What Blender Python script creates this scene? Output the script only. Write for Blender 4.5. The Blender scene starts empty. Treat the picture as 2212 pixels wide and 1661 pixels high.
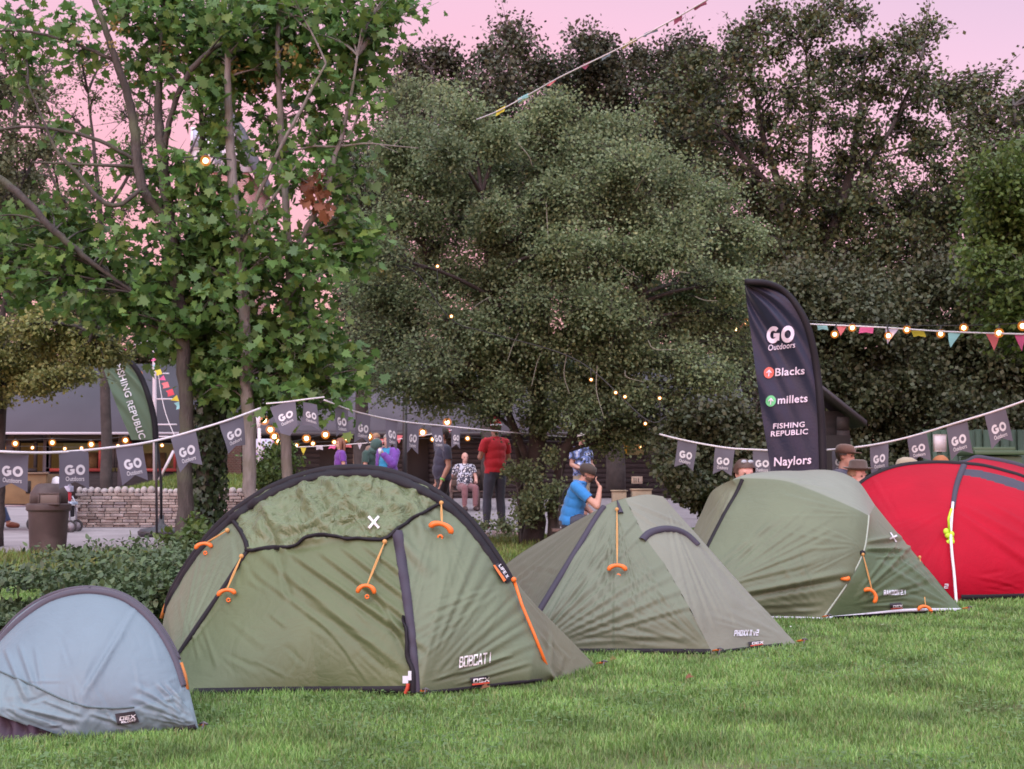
import bpy, bmesh, math, random
import numpy as np
from mathutils import Vector, Matrix
from mathutils.bvhtree import BVHTree

random.seed(7)
RNG = np.random.default_rng(11)
SC = bpy.context.scene
COL = SC.collection

# ------------------------------------------------------------------ camera
F, CX, CY, HY, CAMH = 3024.0, 1106.0, 830.5, 1045.0, 0.85
TH = math.atan((HY - CY) / F)
cam = bpy.data.cameras.new('camera')
camo = bpy.data.objects.new('camera', cam)
COL.objects.link(camo)
cam.sensor_width = 36.0
cam.lens = 36.0 * F / 2212.0
cam.clip_end = 2000
cam.clip_start = 0.05
camo.location = (0, 0, CAMH)
camo.rotation_euler = (math.radians(90) + TH, 0, 0)
cam.dof.use_dof = True
cam.dof.focus_distance = 7.0
cam.dof.aperture_fstop = 14.0
SC.camera = camo

# ------------------------------------------------------------------ world, sun, exposure
SUN_EL, SUN_AZ = math.radians(28), math.radians(205)   # azimuth from +Y towards +X: behind the camera
w = bpy.data.worlds.new('World')
SC.world = w
w.use_nodes = True
nt = w.node_tree
nt.nodes.clear()
NN = lambda t: nt.nodes.new(t)
out = NN('ShaderNodeOutputWorld')
sky = NN('ShaderNodeTexSky')
sky.sky_type = 'NISHITA'
sky.sun_disc = False
sky.sun_elevation = SUN_EL
sky.sun_rotation = SUN_AZ
bg1 = NN('ShaderNodeBackground'); bg1.inputs['Strength'].default_value = 0.05
nt.links.new(sky.outputs[0], bg1.inputs[0])
tc = NN('ShaderNodeTexCoord')
sep = NN('ShaderNodeSeparateXYZ')
nt.links.new(tc.outputs['Generated'], sep.inputs[0])
def math_node(op, a, b=None):
    n = NN('ShaderNodeMath'); n.operation = op
    for i, v in enumerate((a, b)):
        if v is None: continue
        if isinstance(v, (int, float)): n.inputs[i].default_value = v
        else: nt.links.new(v, n.inputs[i])
    return n.outputs[0]
xr = math_node('MAXIMUM', sep.outputs[0], 0.0)
t = math_node('ADD', sep.outputs[2], math_node('MULTIPLY', xr, 0.19))
nz = NN('ShaderNodeTexNoise'); nz.inputs['Scale'].default_value = 2.2; nz.inputs['Detail'].default_value = 3
nt.links.new(tc.outputs['Generated'], nz.inputs['Vector'])
t = math_node('ADD', t, math_node('MULTIPLY', math_node('SUBTRACT', nz.outputs[0], 0.5), 0.05))
ramp = NN('ShaderNodeValToRGB')
nt.links.new(t, ramp.inputs[0])
els = ramp.color_ramp.elements
stops = [(0.0, (0.74, 0.22, 0.17)), (0.12, (0.90, 0.27, 0.22)), (0.20, (0.92, 0.33, 0.35)), (0.27, (0.96, 0.41, 0.47)),
         (0.33, (0.88, 0.45, 0.54)), (0.42, (0.66, 0.43, 0.54)), (0.6, (0.62, 0.62, 0.86)), (1.0, (2.1, 2.1, 2.25))]
els[0].position, els[0].color = stops[0][0], (*stops[0][1], 1)
els[1].position, els[1].color = stops[-1][0], (*stops[-1][1], 1)
for p_, c_ in stops[1:-1]:
    e = els.new(p_); e.color = (*c_, 1)
bg2 = NN('ShaderNodeBackground')
nt.links.new(ramp.outputs[0], bg2.inputs[0])
# dusk sky is brighter on the side the sun went down, behind the camera
back = math_node('MAXIMUM', math_node('MULTIPLY', sep.outputs[1], -1.0), 0.0)
st = math_node('ADD', 0.98, math_node('MULTIPLY', back, 2.6))
nt.links.new(st, bg2.inputs['Strength'])
add = NN('ShaderNodeAddShader')
nt.links.new(bg1.outputs[0], add.inputs[0]); nt.links.new(bg2.outputs[0], add.inputs[1])
nt.links.new(add.outputs[0], out.inputs[0])
sun = bpy.data.lights.new('sun', 'SUN')
suno = bpy.data.objects.new('sun', sun)
COL.objects.link(suno)
sun.energy = 1.3
sun.angle = math.radians(40)
sun.color = (1.0, 0.93, 0.88)
sd = Vector((math.sin(SUN_AZ) * math.cos(SUN_EL), math.cos(SUN_AZ) * math.cos(SUN_EL), math.sin(SUN_EL)))
suno.rotation_euler = sd.to_track_quat('Z', 'Y').to_euler()
suno.location = (0, -10, 20)
SC.view_settings.view_transform = 'Standard'
SC.view_settings.look = 'None'
SC.view_settings.exposure = 0.0
SC.view_settings.gamma = 1.0
SC.cycles.max_bounces = 6
SC.cycles.diffuse_bounces = 3
SC.cycles.glossy_bounces = 2
SC.cycles.transmission_bounces = 4
SC.cycles.transparent_max_bounces = 8
SC.cycles.use_denoising = True
SC.cycles.sample_clamp_indirect = 3.0
SC.cycles.filter_width = 1.7

# ------------------------------------------------------------------ projection helpers (photo pixel -> place)
cT, sT = math.cos(TH), math.sin(TH)
def ray(u, v):
    a, b = (u - CX) / F, (CY - v) / F
    return np.array([a, cT - b * sT, sT + b * cT])
def W(u, v, d):
    r = ray(u, v)
    return np.array([0, 0, CAMH]) + r * (d / r[1])
def gz(y):
    return 0.0 if y < 24 else min(0.42, (y - 24) * 0.026)
def G(u, v, z=0.0):
    r = ray(u, v)
    return np.array([0, 0, CAMH]) + r * ((z - CAMH) / r[2])
def gnd(u, d, z=None):
    p = W(u, HY, d); p[2] = gz(d) if z is None else z
    return p
def PX(P):
    P = np.asarray(P, float)
    x, y, z = P[..., 0], P[..., 1], P[..., 2] - CAMH
    f = y * cT + z * sT
    up = -y * sT + z * cT
    return np.stack([CX + F * x / f, CY - F * up / f], -1)
CAMP = np.array([0, 0, CAMH])

# ------------------------------------------------------------------ noise
_perm = RNG.permutation(512)
_gr = RNG.normal(size=(512, 2)); _gr /= np.linalg.norm(_gr, axis=1)[:, None]
def perlin(x, y):
    x = np.asarray(x, float); y = np.asarray(y, float)
    xi, yi = np.floor(x).astype(int), np.floor(y).astype(int)
    xf, yf = x - xi, y - yi
    u, v = xf**3 * (xf * (xf * 6 - 15) + 10), yf**3 * (yf * (yf * 6 - 15) + 10)
    def g(i, j):
        k = _perm[(_perm[i & 511] + j) & 511]
        return _gr[k]
    def d(i, j, a, b):
        q = g(i, j); return q[..., 0] * a + q[..., 1] * b
    n00, n10 = d(xi, yi, xf, yf), d(xi + 1, yi, xf - 1, yf)
    n01, n11 = d(xi, yi + 1, xf, yf - 1), d(xi + 1, yi + 1, xf - 1, yf - 1)
    return (n00 * (1 - u) + n10 * u) * (1 - v) + (n01 * (1 - u) + n11 * u) * v

# ------------------------------------------------------------------ objects and tags
LOC = {}
def tag(o, label=None, cat=None, group=None, kind=None):
    if label: o['label'] = label
    if cat: o['category'] = cat
    if group: o['group'] = group
    if kind: o['kind'] = kind
    return o
def thing(name, label, cat, loc, group=None):
    o = bpy.data.objects.new(name, None)
    o.empty_display_size = 0.1
    COL.objects.link(o)
    o.location = tuple(float(c) for c in loc)
    LOC[o.name] = np.array(loc, float)
    return tag(o, label, cat, group)
def link(name, me, mat=None, parent=None, loc=None):
    o = bpy.data.objects.new(name, me)
    COL.objects.link(o)
    if mat is not None:
        for m in (mat if isinstance(mat, (list, tuple)) else [mat]): me.materials.append(m)
    if parent is not None:
        o.parent = parent
        LOC[o.name] = LOC[parent.name]
    return o
def from_arrays(name, V, loops, starts, mat, parent=None, smooth=False, mi=None):
    V = np.asarray(V, np.float64)
    off = LOC[parent.name] if parent is not None else np.zeros(3)
    base = None
    if parent is None:
        base = np.array([V[:, 0].mean(), V[:, 1].mean(), V[:, 2].min()]); off = base
    me = bpy.data.meshes.new(name)
    me.vertices.add(len(V)); me.vertices.foreach_set('co', (V - off).astype(np.float32).ravel())
    me.loops.add(len(loops)); me.loops.foreach_set('vertex_index', np.asarray(loops, np.int32))
    starts = np.asarray(starts, np.int32)
    me.polygons.add(len(starts)); me.polygons.foreach_set('loop_start', starts)
    tot = np.diff(np.append(starts, len(loops))).astype(np.int32)
    me.polygons.foreach_set('loop_total', tot)
    if smooth: me.polygons.foreach_set('use_smooth', np.ones(len(starts), bool))
    if mi is not None: me.polygons.foreach_set('material_index', np.asarray(mi, np.int32))
    me.update(calc_edges=True); me.validate()
    o = link(name, me, mat, parent)
    if base is not None:
        o.location = tuple(base); LOC[o.name] = base
    return o

class MB:
    def __init__(s): s.v, s.f, s.n = [], [], 0
    def add(s, V, Fs):
        V = np.asarray(V, float).reshape(-1, 3)
        s.v.append(V); s.f += [[i + s.n for i in f] for f in Fs]; s.n += len(V); return s
    def box(s, c, size, rot=None, ax=None):
        h = np.array(size, float) / 2
        V = np.array([[x, y, z] for x in (-1, 1) for y in (-1, 1) for z in (-1, 1)]) * h
        if ax is not None: V = V @ np.array(ax, float)        # rows: local axes in world
        if rot: V = V @ np.array([[math.cos(rot), math.sin(rot), 0], [-math.sin(rot), math.cos(rot), 0], [0, 0, 1]])
        return s.add(V + np.array(c, float), [(0, 1, 3, 2), (4, 6, 7, 5), (0, 4, 5, 1), (2, 3, 7, 6), (0, 2, 6, 4), (1, 5, 7, 3)])
    def tube(s, P, r, n=8, caps=True, flat=None):
        P = np.asarray(P, float); m = len(P)
        r = np.full(m, r) if np.isscalar(r) else np.asarray(r, float)
        T = np.gradient(P, axis=0); T /= np.linalg.norm(T, axis=1)[:, None] + 1e-12
        ref = np.array([0, 0, 1.0]) if abs(T[0][2]) < .9 else np.array([1.0, 0, 0])
        N = ref - T[0] * (ref @ T[0]); N /= np.linalg.norm(N)
        a = np.linspace(0, 2 * math.pi, n, endpoint=False)
        V = []
        for i in range(m):
            N = N - T[i] * (N @ T[i]); N /= np.linalg.norm(N) + 1e-12
            B = np.cross(T[i], N)
            V.append(P[i] + r[i] * (np.cos(a)[:, None] * N + np.sin(a)[:, None] * B * (flat or 1)))
        Fs = [(i * n + j, i * n + (j + 1) % n, (i + 1) * n + (j + 1) % n, (i + 1) * n + j) for i in range(m - 1) for j in range(n)]
        if caps: Fs += [tuple(range(n - 1, -1, -1)), tuple((m - 1) * n + j for j in range(n))]
        return s.add(np.concatenate(V), Fs)
    def ell(s, c, r, ax=None, nu=12, nv=8):
        r = np.array([r] * 3 if np.isscalar(r) else r, float)
        V = [(0, 0, 1)]
        for i in range(1, nv):
            p = math.pi * i / nv
            V += [(math.sin(p) * math.cos(2 * math.pi * j / nu), math.sin(p) * math.sin(2 * math.pi * j / nu), math.cos(p)) for j in range(nu)]
        V.append((0, 0, -1)); V = np.array(V) * r
        if ax is not None: V = V @ np.array(ax, float)
        Fs = [(0, 1 + j, 1 + (j + 1) % nu) for j in range(nu)]
        for i in range(nv - 2):
            a = 1 + i * nu; b = a + nu
            Fs += [(a + j, b + j, b + (j + 1) % nu, a + (j + 1) % nu) for j in range(nu)]
        a = 1 + (nv - 2) * nu; e = len(V) - 1
        Fs += [(a + j, e, a + (j + 1) % nu) for j in range(nu)]
        return s.add(V + np.array(c, float), Fs)
    def lathe(s, c, prof, n=20, ax=None, sx=1, sy=1):
        a = np.linspace(0, 2 * math.pi, n, endpoint=False)
        V = np.concatenate([np.stack([r * np.cos(a) * sx, r * np.sin(a) * sy, np.full(n, z)], -1) for r, z in prof])
        if ax is not None: V = V @ np.array(ax, float)
        m = len(prof)
        Fs = [(i * n + j, i * n + (j + 1) % n, (i + 1) * n + (j + 1) % n, (i + 1) * n + j) for i in range(m - 1) for j in range(n)]
        Fs += [tuple(range(n - 1, -1, -1)), tuple((m - 1) * n + j for j in range(n))]
        return s.add(V + np.array(c, float), Fs)
    def grid(s, Gd):
        Gd = np.asarray(Gd, float); a, b = Gd.shape[:2]
        return s.add(Gd.reshape(-1, 3), [(i * b + j, i * b + j + 1, (i + 1) * b + j + 1, (i + 1) * b + j) for i in range(a - 1) for j in range(b - 1)])
    def prism(s, pts, ext):
        pts = np.asarray(pts, float); n = len(pts); ext = np.asarray(ext, float)
        return s.add(np.concatenate([pts, pts + ext]), [tuple(range(n - 1, -1, -1)), tuple(range(n, 2 * n))] +
                     [(i, (i + 1) % n, n + (i + 1) % n, n + i) for i in range(n)])
    def build(s, name, mat, parent=None, smooth=False, bevel=0, mi=None):
        V = np.concatenate(s.v)
        L = np.concatenate([np.array(f) for f in s.f]); st_ = np.cumsum([0] + [len(f) for f in s.f])[:-1]
        o = from_arrays(name, V, L, st_, mat, parent, smooth, mi)
        if bevel:
            m = o.modifiers.new('bevel', 'BEVEL'); m.width = bevel; m.segments = 2; m.limit_method = 'ANGLE'
        return o

def copy_tree(o, parent=None):
    c = o.copy(); COL.objects.link(c); c.parent = parent
    for ch in list(o.children): copy_tree(ch, c)
    return c

def catmull(P, n):
    P = np.asarray(P, float)
    if len(P) < 3:
        return P[0] + (P[-1] - P[0]) * np.linspace(0, 1, n)[:, None]
    Q = np.concatenate([[2 * P[0] - P[1]], P, [2 * P[-1] - P[-2]]])
    o = []
    for i in range(len(P) - 1):
        a, b, c, d = Q[i:i + 4]
        t_ = np.linspace(0, 1, 12, endpoint=False)[:, None]
        o.append(.5 * (2 * b + (c - a) * t_ + (2 * a - 5 * b + 4 * c - d) * t_**2 + (3 * b - a - 3 * c + d) * t_**3))
    o.append(P[-1:]); o = np.concatenate(o)
    return resamp(o, n)
def resamp(P, n):
    P = np.asarray(P, float)
    L = np.concatenate([[0], np.cumsum(np.linalg.norm(np.diff(P, axis=0), axis=1))])
    s = np.linspace(0, L[-1], n)
    return np.stack([np.interp(s, L, P[:, k]) for k in range(P.shape[1])], -1)
def pcurve(tp, n):
    ts = [a for a, _ in tp]; P = np.array([b for _, b in tp], float)
    s = np.linspace(0, 1, n)
    return np.stack([np.interp(s, ts, P[:, k]) for k in range(3)], -1)
def inpoly(u, v, poly):
    u = np.asarray(u); v = np.asarray(v); r = np.zeros(u.shape, bool); n = len(poly)
    for i in range(n):
        x0, y0 = poly[i]; x1, y1 = poly[(i + 1) % n]
        if y0 == y1: continue
        c = ((y0 > v) != (y1 > v)) & (u < (x1 - x0) * (v - y0) / (y1 - y0) + x0)
        r ^= c
    return r

# ------------------------------------------------------------------ materials
MATS = {}
def mat(name, col, rough=.6, var=0.0, vs=6.0, bump=0.0, bs=60.0, metal=0.0, spec=.5, stretch=None, emit=None, es=1.0,
        sheen=0.0, trans=0.0, island=None, dirt=None, crease=None):
    if name in MATS: return MATS[name]
    m = bpy.data.materials.new(name); m.use_nodes = True
    t_ = m.node_tree; b = t_.nodes['Principled BSDF']; lk = t_.links.new
    b.inputs['Roughness'].default_value = rough; b.inputs['Metallic'].default_value = metal
    b.inputs['Specular IOR Level'].default_value = spec
    b.inputs['Base Color'].default_value = (*col, 1)
    if sheen: b.inputs['Sheen Weight'].default_value = sheen
    tcn = t_.nodes.new('ShaderNodeTexCoord'); vec = tcn.outputs['Object']
    if stretch:
        mp = t_.nodes.new('ShaderNodeMapping'); mp.inputs['Scale'].default_value = stretch
        lk(vec, mp.inputs[0]); vec = mp.outputs[0]
    src = None
    if island:
        ge = t_.nodes.new('ShaderNodeNewGeometry'); rp = t_.nodes.new('ShaderNodeValToRGB')
        lk(ge.outputs['Random Per Island'], rp.inputs[0])
        e = rp.color_ramp.elements; e[0].color = (*island[0], 1); e[1].color = (*island[-1], 1)
        for i, c in enumerate(island[1:-1]):
            q = e.new((i + 1) / (len(island) - 1)); q.color = (*c, 1)
        src = rp.outputs[0]
    if var:
        nz_ = t_.nodes.new('ShaderNodeTexNoise'); nz_.inputs['Scale'].default_value = vs; nz_.inputs['Detail'].default_value = 5
        lk(vec, nz_.inputs['Vector'])
        mr = t_.nodes.new('ShaderNodeMapRange'); lk(nz_.outputs[0], mr.inputs[0])
        mr.inputs[1].default_value = .3; mr.inputs[2].default_value = .7
        mr.inputs[3].default_value = 1 - var; mr.inputs[4].default_value = 1 + var
        mx = t_.nodes.new('ShaderNodeMix'); mx.data_type = 'RGBA'; mx.blend_type = 'MULTIPLY'; mx.inputs[0].default_value = 1
        if src: lk(src, mx.inputs[6])
        else: mx.inputs[6].default_value = (*col, 1)
        lk(mr.outputs[0], mx.inputs[7]); src = mx.outputs[2]
    if dirt:
        n2 = t_.nodes.new('ShaderNodeTexNoise'); n2.inputs['Scale'].default_value = dirt[1]; n2.inputs['Detail'].default_value = 7
        lk(tcn.outputs['Object'], n2.inputs['Vector'])
        r2 = t_.nodes.new('ShaderNodeMapRange'); lk(n2.outputs[0], r2.inputs[0]); r2.inputs[1].default_value = .5; r2.inputs[2].default_value = .68
        mx = t_.nodes.new('ShaderNodeMix'); mx.data_type = 'RGBA'
        lk(r2.outputs[0], mx.inputs[0])
        if src: lk(src, mx.inputs[6])
        else: mx.inputs[6].default_value = (*col, 1)
        mx.inputs[7].default_value = (*dirt[0], 1); src = mx.outputs[2]
    if src: lk(src, b.inputs['Base Color'])
    if bump:
        nb = t_.nodes.new('ShaderNodeTexNoise'); nb.inputs['Scale'].default_value = bs; nb.inputs['Detail'].default_value = 6
        lk(vec, nb.inputs['Vector'])
        bp = t_.nodes.new('ShaderNodeBump'); bp.inputs['Strength'].default_value = bump; bp.inputs['Distance'].default_value = .02
        lk(nb.outputs[0], bp.inputs['Height']); lk(bp.outputs[0], b.inputs['Normal'])
    if crease:
        nc = t_.nodes.new('ShaderNodeTexNoise'); nc.inputs['Scale'].default_value = crease[1]; nc.inputs['Detail'].default_value = 3; nc.inputs['Distortion'].default_value = 1.6
        lk(tcn.outputs['Object'], nc.inputs['Vector'])
        ab = t_.nodes.new('ShaderNodeMath'); ab.operation = 'SUBTRACT'; lk(nc.outputs[0], ab.inputs[0]); ab.inputs[1].default_value = .5
        a2 = t_.nodes.new('ShaderNodeMath'); a2.operation = 'ABSOLUTE'; lk(ab.outputs[0], a2.inputs[0])
        bc = t_.nodes.new('ShaderNodeBump'); bc.inputs['Strength'].default_value = crease[0]; bc.inputs['Distance'].default_value = .05
        lk(a2.outputs[0], bc.inputs['Height'])
        if bump: lk(bp.outputs[0], bc.inputs['Normal'])
        lk(bc.outputs[0], b.inputs['Normal'])
    if emit:
        b.inputs['Emission Color'].default_value = (*emit, 1); b.inputs['Emission Strength'].default_value = es
    if trans:
        tr = t_.nodes.new('ShaderNodeBsdfTranslucent'); mxs = t_.nodes.new('ShaderNodeMixShader')
        mxs.inputs[0].default_value = trans
        if src: lk(src, tr.inputs[0])
        else: tr.inputs[0].default_value = (*col, 1)
        lk(b.outputs[0], mxs.inputs[1]); lk(tr.outputs[0], mxs.inputs[2])
        lk(mxs.outputs[0], t_.nodes['Material Output'].inputs[0])
    MATS[name] = m
    return m
def leafmat(name, cols, rough=.5, trans=.28, var=.25, vs=.8):
    return mat(name, cols[0], rough, var=var, vs=vs, island=cols, trans=trans, spec=.35)
def bulbmat():
    if 'bulb_glass_halo' in MATS: return MATS['bulb_glass_halo'], MATS['bulb_core']
    m = bpy.data.materials.new('bulb_glass_halo'); m.use_nodes = True; t_ = m.node_tree; t_.nodes.clear()
    o = t_.nodes.new('ShaderNodeOutputMaterial'); a = t_.nodes.new('ShaderNodeBsdfTransparent'); e = t_.nodes.new('ShaderNodeEmission')
    e.inputs[0].default_value = (1, .30, .05, 1); e.inputs[1].default_value = 1.2  # glass globe tinted and glowing orange to imitate the halo round each bulb
    x = t_.nodes.new('ShaderNodeMixShader'); x.inputs[0].default_value = .3
    t_.links.new(a.outputs[0], x.inputs[1]); t_.links.new(e.outputs[0], x.inputs[2]); t_.links.new(x.outputs[0], o.inputs[0])
    MATS['bulb_glass_halo'] = m
    MATS['bulb_core'] = mat('bulb_core_m', (1, .8, .5), emit=(1, .62, .26), es=14)
    return m, MATS['bulb_core']

def fabric(name, col, rough=.46, var=.08, crease=(.15, 5.0)):
    k = .58 if max(col) > .1 else .9
    return mat(name, tuple(c * k for c in col), rough, var=var, vs=3.0, bump=.10, bs=26.0, crease=crease if k < .8 else None, dirt=(tuple(c * k * .9 for c in col), 2.2) if k < .8 else None, sheen=.10 if k < .8 and 'red' not in name else 0.0, trans=.06 if k < .8 else 0, spec=.4 if k < .8 and 'red' not in name else .15)

# ------------------------------------------------------------------ lettering
_tc = {}
def text2d(s, bold=.0):
    """flat text as 2-D verts/faces, height of a capital = 1"""
    k = (s, bold)
    if k in _tc: return _tc[k]
    cu = bpy.data.curves.new('t', 'FONT'); cu.body = s; cu.size = 1.0; cu.offset = bold * .45; cu.resolution_u = 3; cu.space_character = 1.0 + bold * 1.5
    ob = bpy.data.objects.new('t', cu); COL.objects.link(ob)
    dg = bpy.context.evaluated_depsgraph_get(); dg.update()
    me = bpy.data.meshes.new_from_object(ob.evaluated_get(dg))
    V = np.array([v.co[:2] for v in me.vertices]) if len(me.vertices) else np.zeros((0, 2))
    Fs = [tuple(p.vertices) for p in me.polygons]
    bpy.data.objects.remove(ob); bpy.data.curves.remove(cu); bpy.data.meshes.remove(me)
    V = V / .72
    if len(V): V = V - np.array([V[:, 0].min(), 0])
    _tc[k] = (V, Fs)
    return _tc[k]
def ring2d(c, ro, ri, a0=0, a1=360, n=28):
    a = np.radians(np.linspace(a0, a1, n))
    V = np.concatenate([np.stack([c[0] + ro * np.cos(a), c[1] + ro * np.sin(a)], -1), np.stack([c[0] + ri * np.cos(a), c[1] + ri * np.sin(a)], -1)])
    return V, [(i, i + 1, n + i + 1, n + i) for i in range(n - 1)]
def join2d(items):
    V, Fs, k = [], [], 0
    for v, f in items:
        V.append(np.asarray(v, float)); Fs += [tuple(i + k for i in q) for q in f]; k += len(v)
    return np.concatenate(V), Fs
def go2d():
    """GO wordmark: width 4.2, height 2 (letters of radius 1)"""
    g = ring2d((1, 1), 1, .48, 45, 330)
    bar = (np.array([[1.05, .72], [1.95, .72], [1.95, 1.18], [1.05, 1.18]]), [(0, 1, 2, 3)])
    leg = (np.array([[1.5, .3], [1.95, .3], [1.95, .73], [1.5, .73]]), [(0, 1, 2, 3)])
    o = ring2d((3.2, 1), 1, .48)
    return join2d([g, bar, leg, o])
_GL = {'B': [(0,0,0,1),(0,1,.75,1),(0,.52,.75,.52),(0,0,.8,0),(.86,.92,.86,.62),(1,.40,1,.1)], 'O': [(0,0,0,1),(1,0,1,1),(0,0,1,0),(0,1,1,1)], 'C': [(0,0,0,1),(0,0,1,0),(0,1,1,1),(1,1,1,.75),(1,0,1,.25)],
 'A': [(0,0,.4,1),(1,0,.6,1),(.4,1,.6,1),(.15,.3,.85,.3)], 'T': [(.5,0,.5,1),(0,1,1,1)], 'I': [(.5,0,.5,1)], 'P': [(0,0,0,1),(0,1,1,1),(0,.45,1,.45),(1,.45,1,1)], 'H': [(0,0,0,1),(1,0,1,1),(0,.5,1,.5)], 'X': [(0,0,1,1),(0,1,1,0)],
 'R': [(0,0,0,1),(0,1,1,1),(0,.45,1,.45),(1,.45,1,1),(.5,.45,1,0)], 'K': [(0,0,0,1),(0,.45,1,1),(.25,.58,1,0)], 'N': [(0,0,0,1),(1,0,1,1),(0,1,1,0)], 'E': [(0,0,0,1),(0,0,1,0),(0,.5,.85,.5),(0,1,1,1)], 'F': [(0,0,0,1),(0,.5,.85,.5),(0,1,1,1)], 'L': [(0,0,0,1),(0,0,1,0)],
 '2': [(0,1,1,1),(1,1,1,.5),(0,.5,1,.5),(0,.5,0,0),(0,0,1,0)], '1': [(.5,0,.5,1),(.2,.8,.5,1)], 'v': [(0,.6,.45,0),(1,.6,.55,0)], '.': [(.45,0,.55,0)], 'W': [(0,1,.22,0),(.5,.9,.22,0),(.5,.9,.78,0),(1,1,.78,0)], 'D': [(0,0,0,1),(0,1,.8,1),(0,0,.8,0),(1,.15,1,.85),(.8,1,1,.85),(.8,0,1,.15)],
 'S': [(0,1,1,1),(0,1,0,.5),(0,.5,1,.5),(1,.5,1,0),(0,0,1,0)], 'G': [(0,0,0,1),(0,1,1,1),(0,0,1,0),(1,0,1,.45),(.55,.45,1,.45)], 'U': [(0,0,0,1),(1,0,1,1),(0,0,1,0)]}
def block(s, wd=.52, th=.15, gap=.26):
    """bold block capitals, cap height 1"""
    it, x = [], th / 2
    for ch in s:
        if ch == ' ': x += wd * .6; continue
        w_ = {'I': .02, '.': .02, '1': .3, 'W': wd * 1.4}.get(ch, wd); h = 1 - th
        for (x0, y0, x1, y1) in _GL[ch]:
            a = np.array([x + x0 * w_, th / 2 + y0 * h]); b = np.array([x + x1 * w_, th / 2 + y1 * h]); d = b - a; L = np.hypot(*d) + 1e-6; d /= L; n_ = np.array([-d[1], d[0]])
            e = th / 2; it.append((np.array([a - d * e - n_ * e, b + d * e - n_ * e, b + d * e + n_ * e, a - d * e + n_ * e]), [(0, 1, 2, 3)]))
        x += w_ + gap + th * .3
    return join2d(it)
def place2d(VF, x, y, h, center=True, w=None):
    V, Fs = VF; V = V.copy() * h
    if w: V[:, 0] *= w / (V[:, 0].max() - V[:, 0].min())
    if center: V[:, 0] -= (V[:, 0].max() + V[:, 0].min()) / 2
    return V + np.array([x, y]), Fs
# ------------------------------------------------------------------ ground
LAWNC = (0.045, 0.085, 0.022)
m_lawn = mat('lawn_soil', (0.085, 0.135, 0.034), .9, var=.35, vs=2.2, bump=.6, bs=40, dirt=((.10, .09, .035), 1.4))
m_path = mat('path_tarmac', (.255, .228, .245), .85, var=.14, vs=1.6, bump=.25, bs=90, dirt=((.18, .16, .17), .7))
def ground_sheet(name, xs, ys, z0, m, kind='structure'):
    mb = MB()
    g = np.array([[[x, y, gz(y) + z0] for x in xs] for y in ys])
    mb.grid(g)
    o = mb.build(name, m); o['kind'] = kind
    return o
ground_sheet('lawn', [-400, -60, -20, 0, 20, 60, 400], [-60, 0, 8, 16, 24, 26, 30, 34, 38, 41, 60, 120, 900], 0.0, m_lawn)

# path: from its near kerb line to the buildings (with the slope of the ground)
pe = [(-40, 16.8), (-8.5, 17.2), (-4.8, 17.6), (-1.0, 20.5), (-.3, 22.6), (.9, 23.2), (2.0, 25.5), (9.0, 27.0), (11, 29)]
mb = MB()
xs = np.concatenate([np.linspace(-40, -10, 8), np.linspace(-9, 11, 41)])
ylo = np.interp(xs, [p[0] for p in pe], [p[1] for p in pe])
rows = []
for k in np.linspace(0, 1, 24):
    y = ylo * (1 - k) + 43 * k
    rows.append(np.stack([xs, y, np.array([gz(q) for q in y]) + .004 + .0], -1))
mb.grid(np.array(rows)); o = mb.build('path', m_path); o['kind'] = 'structure'
# narrow strip of path nearer the camera at the far left
mb = MB(); mb.grid(np.array([[gnd(-500, d) + [0, 0, .004], gnd(58, d) + [0, 0, .004]] for d in (12.9, 13.4)]))
o = mb.build('path_strip', m_path); o['kind'] = 'structure'

# ------------------------------------------------------------------ tent tools
def wrinkle_disp(P, wr):
    """P (N,2) photo pixels of the cloth; wr = list of (u0,v0,u1,v1,width,amp)"""
    h = np.zeros(len(P))
    for (u0, v0, u1, v1, wd, am) in wr:
        a = np.array([u0, v0]); d = np.array([u1 - u0, v1 - v0], float); L = np.hypot(*d) + 1e-9; d /= L
        q = P - a; s = (q @ d) / L; t_ = q @ np.array([-d[1], d[0]])
        env = np.clip(s * (1 - s) * 4, 0, 1) ** .6
        w_ = wd * (.6 + .4 * np.clip(s, 0, 1))
        h += am * env * (np.exp(-(t_ / w_) ** 2) - .55 * np.exp(-((t_ - 1.6 * w_) / w_) ** 2))
    return h
def fan(focus, a0, a1, n, r0, r1, w_, am, rnd):
    o = []
    for i in range(n):
        a = math.radians(a0 + (a1 - a0) * (i + rnd.uniform(.15, .85)) / n)
        s, e = r0 * rnd.uniform(.5, 1.3), r1 * rnd.uniform(.55, 1.1)
        if e < s + 20: e = s + 40
        c, q = math.cos(a), math.sin(a)
        o.append((focus[0] + c * s, focus[1] + q * s, focus[0] + c * e, focus[1] + q * e, w_ * rnd.uniform(.6, 1.5), am * rnd.uniform(.4, 1.3)))
    return o
def scatter_wr(poly, ang, spread, n, lmin, lmax, w_, am, rnd):
    us = [p[0] for p in poly]; vs = [p[1] for p in poly]; o = []
    while len(o) < n:
        u, v = rnd.uniform(min(us), max(us)), rnd.uniform(min(vs), max(vs))
        if not inpoly(np.array([u]), np.array([v]), poly)[0]: continue
        a = math.radians(ang + rnd.uniform(-spread, spread)); L = rnd.uniform(lmin, lmax)
        o.append((u, v, u + L * math.cos(a), v + L * math.sin(a), w_ * rnd.uniform(.6, 1.5), am * rnd.uniform(.3, 1.2) * rnd.choice((1, 1, -1))))
    return o
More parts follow.
